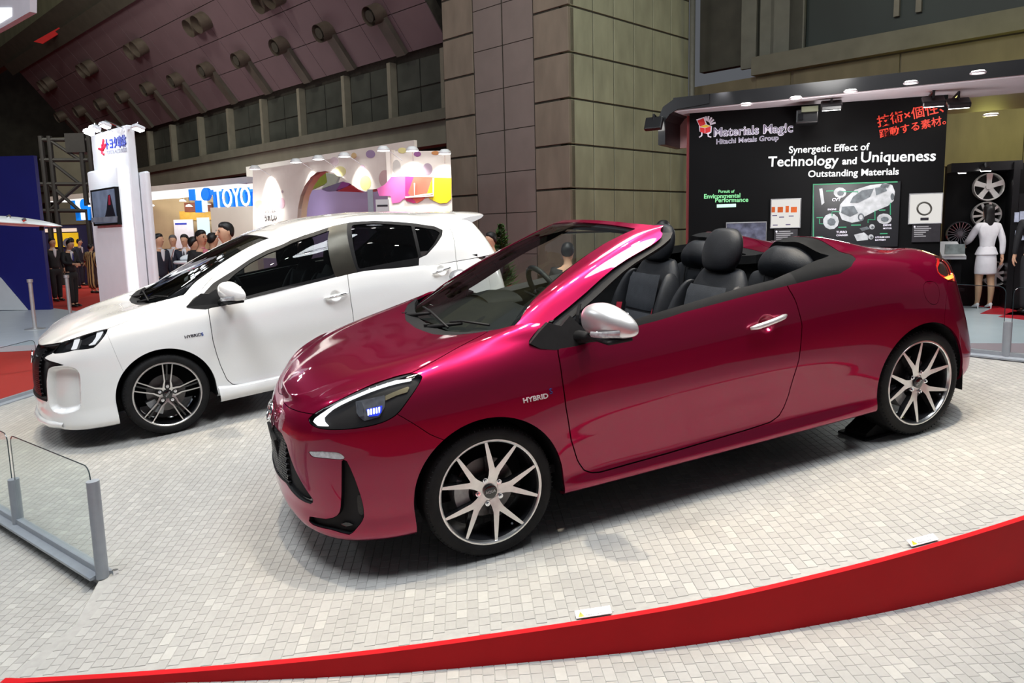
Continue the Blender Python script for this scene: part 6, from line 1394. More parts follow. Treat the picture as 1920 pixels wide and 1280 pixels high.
# side shelf of brochures at the right edge
sh = empty('brochure_rack', Matrix.Identity(4), 'dark rack with pale brochures at the right edge', 'rack'); WW.box('rack_body', WW.sz(1897, 400)[0], booth_z, WW.sz(1897, 400)[0]+1.0, wz-.5, bk2, sh, .38, .15)
for u0, v0, u1, v1 in ((1903, 398, 1910, 416), (1913, 396, 1921, 414), (1904, 432, 1912, 450), (1914, 430, 1923, 450)): WW.rect('brochure', u0, v0, u1, v1, mat('pale_brochure', srgb(170, 176, 196), .5, noise=.2, nscale=10), sh, .42, .03)
lamp('AREA', tuple(BW.at((a0+a1)/2, 3.9, 1.2)), tuple(BW.at((a0+a1)/2, 2.6, 0)), 22, .8, (1, .98, .95), name='booth_fill_light')
for k in (.15, .5, .85): lamp('SPOT', tuple(BW.at(a0+(a1-a0)*k, 3.75, .5)), tuple(BW.at(a0+(a1-a0)*k, 2.6, 0)), 60, .05, (1, .98, .95), 100, .9, name='booth_spot_light')
lamp('AREA', tuple(WW.at(wa0+1.4, 3.0, 1.2)), tuple(WW.at(wa0+1.4, 1.2, 0)), 26, .5, (1, .95, .9), name='booth_fill_light')
lamp('POINT', tuple(WG.px(1850, 240, 2.2)), (0, 0, 0), 170, .3, (1, .97, .25), name='yellow_wall_light')
lamp('AREA', (9.2, 10.5, 3.9), (8.6, 12.0, 0), 150, 1.0, (1, .98, .96), name='booth_fill_light')
lamp('POINT', tuple(BW.at((a0+a1)/2+.5, 2.2, 1.6)), (0, 0, 0), 95, .3, (1, .97, .95), name='booth_fill_light')  # added fill lamp brightening soffit, floor and woman; no fixture hangs here

# ================================================================ white sign pillar on the left
SPP = Pl((w_y(215, 450, 12.0).x, 12.0, 0), A45); SPB = Pl((SPP.px(246, 400).x, SPP.px(246, 400).y, 0), B45)
wp = empty('sign_pillar', Matrix.Identity(4), 'tall white lit sign pillar with a screen behind the white car', 'pillar'); wpm = mat('white_gloss_laminate', srgb(232, 236, 240), .3, noise=.02)
zt = SPP.sz(246, 230)[1]; pa0 = SPP.sz(179, 350)[0]; pa1 = 0+SPP.sz(246, 350)[0]; SPP.box('upper_slab', pa0, 0, pa1, zt, wpm, wp, 0, .12, .02)
lz = SPP.sz(238, 309)[1]; la0 = SPP.sz(172, 420, .10)[0]; la1 = SPP.sz(228, 420, .10)[0]; SPP.box('front_block', la0, 0, la1, lz, wpm, wp, .10, .095, .03)
SPP.box('light_strip', SPP.sz(238, 420, .012)[0], .0, SPP.sz(247, 420, .012)[0], lz-.05, lightmat('white_light_strip', (.96, .98, 1), 3.2), wp, .012, .02)
SPP.box('rear_block', SPP.sz(250, 420, -.13)[0], 0, SPP.sz(280, 420, -.13)[0], lz-.1, wpm, wp, -.13, .08, .03)
tvm = mat('dim_screen', srgb(88, 98, 116), .2, noise=.5, nscale=3, emit=srgb(88, 98, 116), estr=.5)
tv = empty('wall_screen', Matrix.Identity(4), 'flat screen on the white sign pillar showing a dark figure', 'screen'); SPP.rect('bezel', 169, 357, 221, 421, gloss_black, tv, .16, .06); SPP.rect('picture', 171.5, 360, 218.5, 417, tvm, tv, .17, .02)
SPP.poly('picture_detail', [(202, 366), (206, 364), (212, 390), (217, 408), (196, 410), (200, 392)], mat('screen_dark', srgb(28, 30, 38), .3, noise=.2), tv, .176, .004); SPP.poly('picture_detail', [(203, 366), (206, 366), (207, 384), (203, 384)], mat('screen_red', srgb(150, 40, 60), .3, noise=.2), tv, .18, .004)
SPP.poly('picture_detail', [(171, 408), (219.5, 405), (219.5, 416), (171, 417)], mat('screen_pale', srgb(120, 128, 140), .3, noise=.3), tv, .18, .004)
blu = mat('sign_blue', srgb(40, 60, 170), .5, noise=.05); crm = mat('sign_crimson', srgb(205, 24, 62), .5, noise=.05); gr_ = mat('sign_grey', srgb(150, 150, 165), .5, noise=.05)
SPP.text('company_name', 'トヨタ車体', blu, 200, 279, 237, 272, wp, .008, .003, .03); SPP.text('company_name_latin', 'TOYOTA AUTO BODY', gr_, 200, 290, 238, 284, wp, .008, .002, .01)
for q, w in (([(186, 279), (192, 281), (197, 273)], .020), ([(194, 262), (192, 275), (192, 288), (195, 289)], .018), ([(191, 272), (198, 271)], .015)): MB().tube([SPP.px(u, v, .01) for u, v in q], w, 6).build('logo_stroke', crm, wp, True)
lf = lightmat('pillar_lamp_face', (.95, .98, 1), 14.)
for u, v, lab in ((167, 247, 'first white arm lamp from the left on the sign pillar'), (178, 240, 'second white arm lamp from the left on the sign pillar'), (197, 234, 'white arm lamp over the middle of the sign pillar'), (259, 239, 'white arm lamp at the right of the sign pillar')):
    f = empty('arm_lamp', Matrix.Identity(4), lab, 'lamp', 'arm lamps of the sign pillar'); c = SPP.px(u, v, .24); R = Matrix((Vector(SPP.d), Vector(SPP.n), Vector((0, 0, 1)))).transposed() @ Matrix.Rotation(.35, 3, 'X')
    MB().box(c, (.17, .13, .05), R, .015).build('lamp_head', wpm, f); MB().box(c-Vector((0, 0, .03)), (.15, .10, .01), R).build('lamp_face', lf, f); MB().tube([c, c+Vector((0, 0, .06)), Vector(SPP.at(min(max((np.array(c)-SPP.p0) @ SPP.d, pa0+.05), pa1-.05), zt-.06, -.05))], .012, 6).build('arm', chrome, f)
lamp('AREA', (-9.5, 6.0, 5.5), (-6.3, 12, 1.6), 260, .8, COOL, name='added_wash_light')  # added light that brightens the sign pillar from the left
lamp('AREA', tuple(SPP.at((pa0+pa1)/2, zt+.05, .45)), tuple(SPP.at((pa0+pa1)/2, zt-1.0, 0)), 16, .3, COOL, name='pillar_lamp_light')

# ================================================================ component maker's booth (blue letters) and colourful booth
LB = Pl((w_y(475, 400, 26.4).x, 26.4, 0), (.8, -.6)); cream = mat('cream_booth_wall', srgb(224, 220, 206), .6, noise=.03, nscale=2)
lbz = LB.sz(275, 352)[1]; lbz0 = LB.sz(275, 362)[1]
bc = empty('booth_roof', Matrix.Identity(4), 'white glowing canopy of the booth with big blue letters', 'canopy'); c0 = LB.sz(105, 370)[0]; c1 = LB.sz(478, 340)[0]
LB.box('fascia', c0, lbz0, c1, lbz, mat('pale_grey_fascia', srgb(190, 184, 180), .5, noise=.03), bc, .3, .25); LB.box('light_ceiling', c0, lbz0-.03, c1-.5, lbz0, lightmat('ceiling_glow', (1, .99, .97), 1.1), bc, .3, 3.0)
bpos = lightmat('sign_face_white', (1, 1, 1), 1.6); bblue = mat('sign_cyan_blue', srgb(20, 130, 240), .4, noise=.05, emit=srgb(20, 130, 240), estr=.45)
LT_ = Pl((w_y(470, 370, 25.6).x, 25.6, 0), (.94, -.34))
letters = empty('sign_letters', Matrix.Identity(4), 'large blue and white letters on the booth front', 'sign')
LT_.text('letter_back', 'TOYOTA', bblue, 399, 389, 497, 383, letters, .0, .09, .055, h=36); LT_.text('letter_face', 'TOYOTA', bpos, 404, 389.5, 502, 383.5, letters, .13, .02, .0, h=36)
LT_.rect('logo_block', 353, 355, 366, 375, bblue, letters, .05, .15); LT_.rect('logo_block_face', 366, 354, 372, 375, bpos, letters, .06, .15); LT_.rect('logo_block', 365, 376, 379, 398, bblue, letters, .05, .15); LT_.rect('logo_block_face', 378, 375, 384, 397, bpos, letters, .06, .15)
LT_.circ('logo_disc', 384, 364, 7.5, 12, bblue, letters, .08, .15); LT_.circ('logo_disc_face', 376, 364, 6, 11, bpos, letters, .05, .1)
l2 = empty('sign_letters', Matrix.Identity(4), 'blue and white letter ends left of the sign pillar', 'sign')
LT_.rect('logo_block', 131, 376, 141, 395, bblue, l2, .05, .15); LT_.rect('logo_block_face', 141, 376, 147, 395, bpos, l2, .06, .15); LT_.rect('logo_block', 141, 395, 151, 413, bblue, l2, .05, .15); LT_.rect('logo_block_face', 151, 395, 156, 412, bpos, l2, .06, .15); LT_.circ('logo_disc', 155, 383, 5.5, 10, bblue, l2, .08, .15); LT_.text('letter_back', 'T', bblue, 164, 411, 178, 411, l2, .0, .09, .05, h=27); LT_.text('letter_face', 'T', bpos, 168, 411, 182, 411, l2, .13, .02, 0, h=27)
BI = Pl((w_y(340, 430, 36.0).x, 36.0, 0), (1, 0)); bi = empty('booth_partition', Matrix.Identity(4), 'beige back wall inside the booth with blue letters', 'partition')
BI.rect('back_wall', 262, 365, 480, 520, mat('beige_partition', srgb(176, 156, 122), .6, noise=.1, nscale=1), bi, 0, .1); LT_.box('white_pier', LT_.sz(398, 389)[0], 0, LT_.sz(480, 389)[0], LT_.sz(430, 388)[1], cream, bi, .1, .3); BI.rect('dark_header', 345, 380, 398, 396, mat('rust_header', srgb(120, 60, 40), .6, noise=.2), bi, .15, .05); BI.rect('yellow_panel', 336, 396, 398, 412, mat('amber_panel', srgb(206, 160, 60), .5, noise=.1), bi, .1, .05)
for u0, v0, u1, v1, lab, mm in ((325, 412, 366, 470, 'white poster board in the far booth', mat('white_poster', srgb(226, 230, 240), .4, noise=.04)), (368.5, 408, 394, 444, 'bright screen in the far booth', lightmat('cyan_screen', (.75, .92, 1), 1.1)), (281, 398, 291, 475, 'white light column in the far booth', lightmat('light_column', (.95, .98, 1), 1.6))):
    o = empty('display_board', Matrix.Identity(4), lab, 'board'); BI.rect('board', u0, v0, u1, v1, mm, o, .7, .06); BI.rect('leg', u0+2, v1, u0+4, 530, rail_m, o, .68, .05)
    if 'poster' in lab: BI.rect('heading_line', 328, 418, 350, 421, blu, o, .71, .01)
pd = empty('information_stand', Matrix.Identity(4), 'slanted grey information stand among the booth visitors', 'stand'); PD = Pl((w_y(310, 490, 16.6).x, 16.6, 0), (1, 0)); PD.poly('panel', [(313, 467), (325, 467), (313, 508), (300, 508)], mat('grey_stand', srgb(190, 194, 198), .4, noise=.1), pd, .0, .06); PD.rect('foot', 302, 505, 312, 600, blackp, pd, -.05, .2)
wt = empty('white_table', Matrix.Identity(4), 'white round table with a model behind the white car bonnet', 'table'); TP = Pl((w_y(340, 490, 15.4).x, 15.4, 0), (1, 0)); c = TP.px(357, 488); MB().lathe([(0, c.z), (.30, c.z), (.32, c.z-.03), (.30, c.z-.06), (0, c.z-.06)], 28, 'Z', (c.x, c.y, 0)).build('top', wpm, wt, True, 40); MB().cyl((c.x, c.y, 0), (c.x, c.y, c.z-.05), .07, 16).build('column', wpm, wt); MB().cyl((c.x, c.y, 0), (c.x, c.y, .03), .25, 24).build('base', wpm, wt)
mo = loft_blob([[(c.x+xx, c.y+q[0], c.z+.002+zc+q[1]) for q in rrect(0, 0, w, h, .7)] for xx, zc, w, h in ((-.20, .03, .10, .05), (-.14, .05, .16, .09), (0, .07, .18, .13), (.14, .05, .16, .09), (.2, .03, .1, .05))], 'model_vehicle', wpm, None); tag(mo, 'small white scale model on the round white table', 'model')
lamp('POINT', tuple(BI.px(330, 380, 2.0)), (0, 0, 0), 120, .2, (1, .95, .85), name='booth_lamp_light'); lamp('POINT', (LT_.px(440, 400, 1.5)), (0, 0, 0), 40, .2, (1, 1, 1), name='booth_lamp_light')
for hi, (u, v) in enumerate(((283, 386), (343, 377), (355, 387), (389, 383))):
    f = empty('pendant_lamp', Matrix.Identity(4), 'small white hanging lamp in the far booth, %s from the left' % ORD[hi], 'lamp', 'hanging lamps of the far booth'); p = BI.px(u, v, 1.2); MB().lathe([(.16, p.z), (.13, p.z+.06), (.03, p.z+.10)], 16, 'Z', (p.x, p.y, 0)).build('shade', wpm, f, True); MB().cyl((p.x, p.y, p.z+.002), (p.x, p.y, p.z+.012), .14, 16).build('bulb_face', lampw_, f); MB().cyl((p.x, p.y, p.z+.1), (p.x, p.y, p.z+.6), .008, 6).build('cord', blackp, f)
# colourful booth
KB = Pl((w_y(733, 330, 19.6).x, 19.6, 0), A45); KR = Pl((w_y(733, 330, 19.6).x, 19.6, 0), (.995, .10))
def kz(P): return [(440+a*.27083, 240+b*.27083) for a, b in P]
kw = mat('white_booth_wall', srgb(238, 232, 224), .5, noise=.02); kb = empty('colourful_booth', Matrix.Identity(4), 'white booth with a wavy arch and pastel dots', 'booth')
KB.poly('wave_wall', kz([(125, 290), (1085, 150), (1085, 335), (1065, 365), (1030, 395), (990, 418), (950, 425), (905, 440), (860, 425), (800, 385), (740, 335), (690, 310), (630, 298), (570, 305), (525, 340), (485, 400), (455, 470), (438, 560), (430, 700), (430, 900), (125, 900)]), kw, kb, 0, .12)
for k in range(14):
    pts = [(430, 700), (438, 560), (455, 470), (485, 400), (525, 340), (570, 305), (630, 298), (690, 310), (740, 335), (800, 385), (860, 425), (905, 440), (950, 425), (990, 418), (1030, 395)]
q = [KB.sz(*w) for w in kz(pts)]; MB().grid([[KB.at(a, b, 0), KB.at(a, b, -.3)] for a, b in q]).build('arch_lining', mat('cream_arch_lining', srgb(228, 216, 186), .6, noise=.03), kb, True)
KI = Pl((KB.p0[0]-KB.n[0]*2.2, KB.p0[1]-KB.n[1]*2.2, 0), A45); KI.box('inner_wall', KI.sz(500, 380)[0]-1.5, 0, KI.sz(720, 380)[0]+1.5, KI.sz(600, 355)[1], mat('lilac_wall', srgb(170, 156, 196), .6, noise=.03, nscale=1), kb, 0, .1); KI.box('upper_wall', KI.sz(500, 380)[0]-1.5, KI.sz(600, 355)[1], KI.sz(720, 380)[0]+1.5, KI.sz(600, 290)[1], kw, kb, -.05, .1)
for P_, cc in (([(510, 320), (630, 305), (640, 380), (500, 440)], (150, 170, 60)), ([(630, 310), (720, 330), (700, 385), (600, 420), (640, 370)], (196, 212, 196)), ([(600, 425), (700, 385), (745, 370), (700, 435), (640, 440)], (130, 120, 160)), ([(740, 372), (800, 385), (780, 405), (700, 430)], (150, 70, 150)), ([(705, 438), (800, 395), (880, 445)], (176, 40, 56))):
    KI.poly('ceiling_fin', kz(P_), mat('fin_%d_%d' % cc[:2], srgb(*cc), .5, noise=.05), kb, .9, .08)
KR.box('right_wall', -.1, 0, KR.sz(846, 330)[0], KR.sz(790, 283)[1], kw, kb, 0, .12)
def dot(pl, u, v, r1, r2, c): pl.circ('dot', *kz([(u, v)])[0], r1*.27083, r2*.27083, mat('pastel_%d_%d_%d' % c, srgb(*c), .5, noise=.03), kb, .006+.0004*(u % 7), .004)
for a in ((885, 295, 22, 40, (196, 170, 192)), (940, 180, 32, 28, (170, 150, 186)), (905, 380, 38, 52, (206, 204, 140)), (1040, 350, 42, 60, (206, 176, 176)), (730, 300, 40, 36, (226, 222, 160)), (825, 190, 18, 20, (226, 200, 150)), (225, 490, 24, 38, (226, 200, 160)), (325, 520, 22, 38, (216, 176, 190)), (185, 580, 26, 50, (214, 206, 222)), (330, 440, 7, 10, (190, 170, 180)), (262, 510, 10, 14, (190, 170, 190)), (690, 230, 30, 30, (236, 220, 226)), (170, 530, 30, 30, (232, 230, 190))): dot(KB, *a)
for a in ((1120, 270, 30, 50, (190, 186, 182)), (1165, 330, 45, 45, (206, 170, 170)), (1335, 285, 34, 42, (176, 156, 172)), (1400, 320, 14, 18, (206, 186, 206)), (1465, 305, 30, 30, (222, 190, 150)), (1265, 180, 25, 18, (150, 90, 150)), (1390, 172, 28, 14, (206, 140, 80)), (1160, 155, 30, 20, (216, 206, 140)), (1240, 260, 14, 20, (230, 214, 200))): dot(KR, *a)
for P_, cc in (([(985, 420), (1040, 390), (1085, 338), (1180, 335), (1180, 480), (1140, 515), (1090, 522), (1080, 470), (1000, 470)], (226, 110, 180)), ([(1140, 335), (1300, 338), (1290, 500), (1240, 520), (1190, 505), (1130, 440)], (214, 60, 130)), ([(1240, 338), (1380, 340), (1370, 430), (1300, 500), (1260, 520), (1200, 450)], (232, 110, 90)), ([(1370, 342), (1500, 345), (1500, 490), (1470, 518), (1420, 522), (1350, 490), (1330, 460)], (240, 214, 40))): KR.poly('colour_band', kz(P_), mat('band_%d_%d_%d' % cc, srgb(*cc), .4, noise=.04), kb, .02+cc[1]*.00005, .012)
cm_ = mat('white_frame_bars', srgb(240, 225, 215), .4, noise=.03); MB().tube([KR.px(*w, .06) for w in kz([(1375, 345), (1375, 470), (1180, 480)])], .025, 6).build('bar', cm_, kb); MB().tube([KR.px(*w, .06) for w in kz([(1245, 380), (1245, 470), (1370, 455)])], .02, 6).build('bar', cm_, kb)
KB.text('booth_caption', 'いっしょに', MATS['grey_print'], *kz([(210, 585)])[0], *kz([(285, 580)])[0], kb, .01, .002, .02); KB.text('booth_caption', 'うれしい', blk, *kz([(208, 642)])[0], *kz([(292, 636)])[0], kb, .01, .002, .03)
for i, (u, v) in enumerate([(140, 285), (425, 240), (580, 218), (760, 200), (1030, 158), (1230, 160), (1455, 180)]):
    pl = KB if u < 1085 else KR; a, b = kz([(u, v)])[0]; p = pl.px(a, b, .5); f = empty('booth_spotlight', Matrix.Identity(4), 'white spotlight over the colourful booth, %s from the left' % ORD[i], 'lamp', 'spotlights of the colourful booth')
    MB().lathe([(.15, p.z), (.16, p.z+.03), (.09, p.z+.11), (.0, p.z+.12)], 20, 'Z', (p.x, p.y, 0)).build('shade', wpm, f, True); MB().cyl((p.x, p.y, p.z+.004), (p.x, p.y, p.z+.012), .14, 20).build('lamp_face', lampw_, f); MB().tube([(p.x, p.y, p.z+.1), tuple(np.array(p)-pl.n*.55+np.array([0, 0, -.20]))], .010, 6).build('arm', wpm, f)
    lamp('SPOT', tuple(p), tuple(np.array(p)-pl.n*.5-np.array([0, 0, .75])), 130 if i else 420, .05, (1, .97, .9), 75, .6, name='booth_spot_light')
lamp('POINT', tuple(KI.at(KI.sz(600, 380)[0], 2.2, 1.0)), (0, 0, 0), 22, .2, (.9, .88, 1), name='booth_lamp_light')
# notice stand in front of the booth, potted conifer
ns_ = empty('notice_stand', Matrix.Identity(4), 'grey framed notice on a slim post behind the white car', 'stand'); NS = Pl((w_y(716, 380, 13.0).x, 13.0, 0), (1, 0)); NS.rect('board', 704, 374, 730, 400, mat('pale_grey_board', srgb(196, 196, 196), .4, noise=.03), ns_, 0, .02); NS.rect('post', 698.5, 355, 702.5, 640, rail_m, ns_, -.01, .03); NS.rect('text_line', 707, 384, 727, 387, blk, ns_, .004, .004); NS.rect('foot', 690, 625, 712, 631, rail_m, ns_, .1, .25)
# ================================================================ blue wall, canopy object and bollards on the far left
BL = Pl((w_y(60, 450, 17.9).x, 17.9, 0), (1, -.04)); blue_m = mat('royal_blue_wall', srgb(18, 24, 108), .5, noise=.05, nscale=2)
blw = empty('blue_partition', Matrix.Identity(4), 'tall royal blue partition at the left edge', 'partition'); bz = BL.sz(40, 292)[1]; b0 = BL.sz(-30, 450)[0]; b1 = BL.sz(80, 450)[0]; BL.box('panel', b0-2.5, 0, b1, bz, blue_m, blw, 0, .12)
BL.poly('white_wedge', [(-10, 515), (0, 521), (51, 581), (-10, 581)], mat('white_wedge_panel', srgb(205, 208, 212), .5, noise=.03), blw, .05, .04)
fl2 = struct(mesh_obj('floor', [(p.x, p.y, z) for z in (.0, -.085) for p in (w_z(-120, 655, 0), w_z(92, 645, 0), w_z(160, 585, 0), w_z(96, 577, 0), w_z(-120, 578, 0))], [(0, 1, 2, 3, 4), (0, 5, 6, 1), (1, 6, 7, 2), (2, 7, 8, 3), (3, 8, 9, 4), (4, 9, 5, 0)], booth_floor))
def bollard(u, v, label):
    p = w_z(u, v, 0.); b = empty('bollard', Matrix.Translation(p), label, 'bollard', 'chrome barrier posts'); bm_ = mat('brushed_steel', srgb(205, 205, 206), .4, .7, noise=.06, nscale=20)
    MB().lathe([(0, .0), (.17, .0), (.17, .012), (.05, .025), (.034, .04), (.034, .84), (.048, .845), (.048, .90), (.0, .905)], 24, 'Z').build('post', bm_, b, True, 40); MB().box((0, -.035, .875), (.03, .02, .03), None, .004).build('belt_clip', blackp, b)
bollard(66, 617, 'chrome barrier post standing in front of the blue partition'); bollard(133, 600, 'chrome barrier post partly hidden by the white car bonnet')
cv = empty('canopy_roof', Matrix.Identity(4), 'flat white aerodynamic roof panel floating in at the left edge', 'roof panel'); cm2 = mat('cool_white_shell', srgb(206, 208, 206), .3, noise=.04)
CV = Pl((w_y(40, 415, 9.5).x, 9.5, 0), (1, 0)); g = MB(); prof = [(-60, 402, 424), (-20, 403, 422), (14, 405, 422.5), (35, 408, 425), (60, 411, 425.5), (85, 416, 425.5), (100, 420, 426), (113, 423.5, 425)]
for sgn in (0,):
    rows = []
    for u, v0, v1 in prof:
        a, b = CV.px(u, v0), CV.px(u, v1); h = a.z-b.z; dpt = .55*max(.15, 1-max(0, (u-20)/110)); rows.append([(a.x, a.y+dpt*math.cos(t), b.z+h*(.5+.5*math.sin(t))) for t in np.linspace(0, 2*math.pi, 14, endpoint=False)])
loft_blob(rows, 'shell', cm2, cv, 1); p = CV.px(14, 407, .2); MB().cyl(p, p+Vector((.03, 0, .012)), .02, 12).build('bolt_cap', chrome, cv); p = CV.px(43, 413, .3); MB().cyl(p, p+Vector((.03, 0, .012)), .02, 12).build('bolt_cap', chrome, cv); MB().cyl(CV.px(78, 420, .1), CV.px(78, 432, .1), .025, 10).build('hook', blackp, cv); q = CV.px(-60, 414); MB().cyl((q.x, q.y, q.z-.02), (q.x, q.y, 0.), .05, 12).build('stem', rail_m, cv)
# distant blue booth with a yellow sign seen between the partition and the pillar
FB = Pl((w_y(130, 450, 30.0).x, 30.0, 0), (1, 0)); fb = empty('distant_booth', Matrix.Identity(4), 'distant dark blue booth with a lit fascia and yellow sign', 'booth'); FB.rect('back_wall', 60, 424, 200, 536, mat('navy_wall', srgb(22, 22, 62), .6, noise=.1), fb, 0, .1); FB.rect('lit_fascia', 80, 429, 143, 434, lightmat('warm_fascia', (1, .75, .6), .9), fb, .05, .05); FB.rect('yellow_sign', 95, 437, 148, 462, mat('yellow_sign', srgb(228, 186, 30), .5, noise=.15, nscale=1, emit=srgb(228, 186, 30), estr=.35), fb, .05, .05)
FB.circ('sign_emblem', 127, 455, 9, 9, mat('grey_emblem', srgb(110, 110, 120), .5, noise=.1), fb, .06, .02); FB.circ('sign_emblem_core', 127, 455, 4, 4, mat('red_emblem', srgb(190, 60, 40), .5, noise=.1), fb, .075, .02)
tw = empty('hanging_truss_sign', Matrix.Identity(4), 'white overhead booth frame cut by the top left corner', 'frame'); TW = Pl((w_y(20, 20, 13.0).x, 13.0, 0), (.8, -.6)); TW.poly('frame_underside', [(-40, -30), (56, -30), (56, 22), (0, 54), (-40, 74)], mat('white_frame_panel', srgb(196, 196, 202), .5, noise=.03), tw, 0, .1); TW.poly('lit_recess', [(-40, 15), (20, 14), (20, 30), (0, 42), (-40, 60)], lightmat('cool_panel_light', (.9, .93, 1), 1.5), tw, .02, .02); TW.box('hanger', TW.sz(-20, 0)[0], TW.sz(-20, -30)[1], TW.sz(-20, 0)[0]+.05, TW.sz(-20, -30)[1]+4, rail_m, tw, -.1, .05)
# ================================================================ visitors
skin_t = mat('skin', srgb(206, 160, 130), .5, noise=.06, nscale=12); skin_d = mat('skin_shade', srgb(182, 132, 104), .5, noise=.06, nscale=12)
hair_m = mat('black_hair', (.010, .009, .009), .45, noise=.3, nscale=60, stretch=(1, 1, .2)); hair_g = mat('grey_hair', (.12, .12, .12), .5, noise=.3, nscale=60)
suit_b = mat('black_suit', (.012, .012, .014), .75, noise=.15, nscale=30); suit_n = mat('navy_suit', (.014, .017, .032), .7, noise=.15, nscale=30); suit_g = mat('charcoal_suit', (.035, .035, .038), .7, noise=.15, nscale=30)
white_c = mat('white_suit_cloth', srgb(232, 230, 234), .6, noise=.03, nscale=20); shirt_w = mat('white_shirt', srgb(225, 226, 232), .6, noise=.03); shirt_p = mat('pink_shirt', srgb(206, 120, 140), .6, noise=.05)
blue_c = mat('blue_jacket', srgb(28, 34, 130), .6, noise=.08, nscale=20); shoe_b = mat('black_shoe', (.01, .01, .01), .25, noise=.1); stocking = mat('tan_stocking', srgb(186, 150, 120), .5, noise=.04)
def kimono_mat():
    if 'striped_robe' in MATS: return MATS['striped_robe']
    m = mat('striped_robe', srgb(60, 30, 26), .7); nt = m.node_tree; b = nt.nodes['Principled BSDF']; tc = nt.nodes.new('ShaderNodeTexCoord'); w = nt.nodes.new('ShaderNodeTexWave'); w.inputs['Scale'].default_value = 3.4; w.inputs['Distortion'].default_value = 1.5
    r = nt.nodes.new('ShaderNodeValToRGB'); r.color_ramp.elements[0].color = (*srgb(48, 22, 24), 1); r.color_ramp.elements[1].color = (*srgb(190, 160, 110), 1); r.color_ramp.elements[0].position = .45; r.color_ramp.elements[1].position = .6
    nt.links.new(tc.outputs['Object'], w.inputs[0]); nt.links.new(w.outputs[0], r.inputs[0]); nt.links.new(r.outputs[0], b.inputs['Base Color']); return m
def skin_mesh(name, V, E, R, m, parent, root=0, sub=1):
    me = bpy.data.meshes.new(name); me.from_pydata(V, E, []); me.materials.append(m); o = bpy.data.objects.new(name, me); link(o, parent)
    md = o.modifiers.new('skin', 'SKIN'); md.use_smooth_shade = True
    if not me.skin_vertices: me.attributes.new('skin', 'FLOAT', 'POINT') if False else None
    sv = me.skin_vertices[0].data if me.skin_vertices else None
    if sv is None:
        bm = bmesh.new(); bm.from_mesh(me); bm.verts.layers.skin.verify(); bm.to_mesh(me); bm.free(); sv = me.skin_vertices[0].data
    for i, r in enumerate(R): sv[i].radius = r if isinstance(r, tuple) else (r, r); sv[i].use_root = (i == root)
    s = o.modifiers.new('smooth', 'SUBSURF'); s.levels = sub; s.render_levels = sub; return o
def blob(rows, name, m, parent, n=1): return loft_blob(rows, name, m, parent, n)
def ell(cx, cy, z, rx, ry, n=12): return [(cx+rx*math.cos(2*math.pi*k/n), cy+ry*math.sin(2*math.pi*k/n), z) for k in range(n)]
ARM_DOWN = ((.235, .02, 1.14), (.245, -.04, .88)); ARM_FWD = ((.23, -.03, 1.15), (.13, -.27, 1.12)); ARM_DESK = ((.24, -.08, 1.15), (.20, -.34, 1.08)); ARM_TALK = ((.235, -.02, 1.14), (.18, -.22, 1.02))
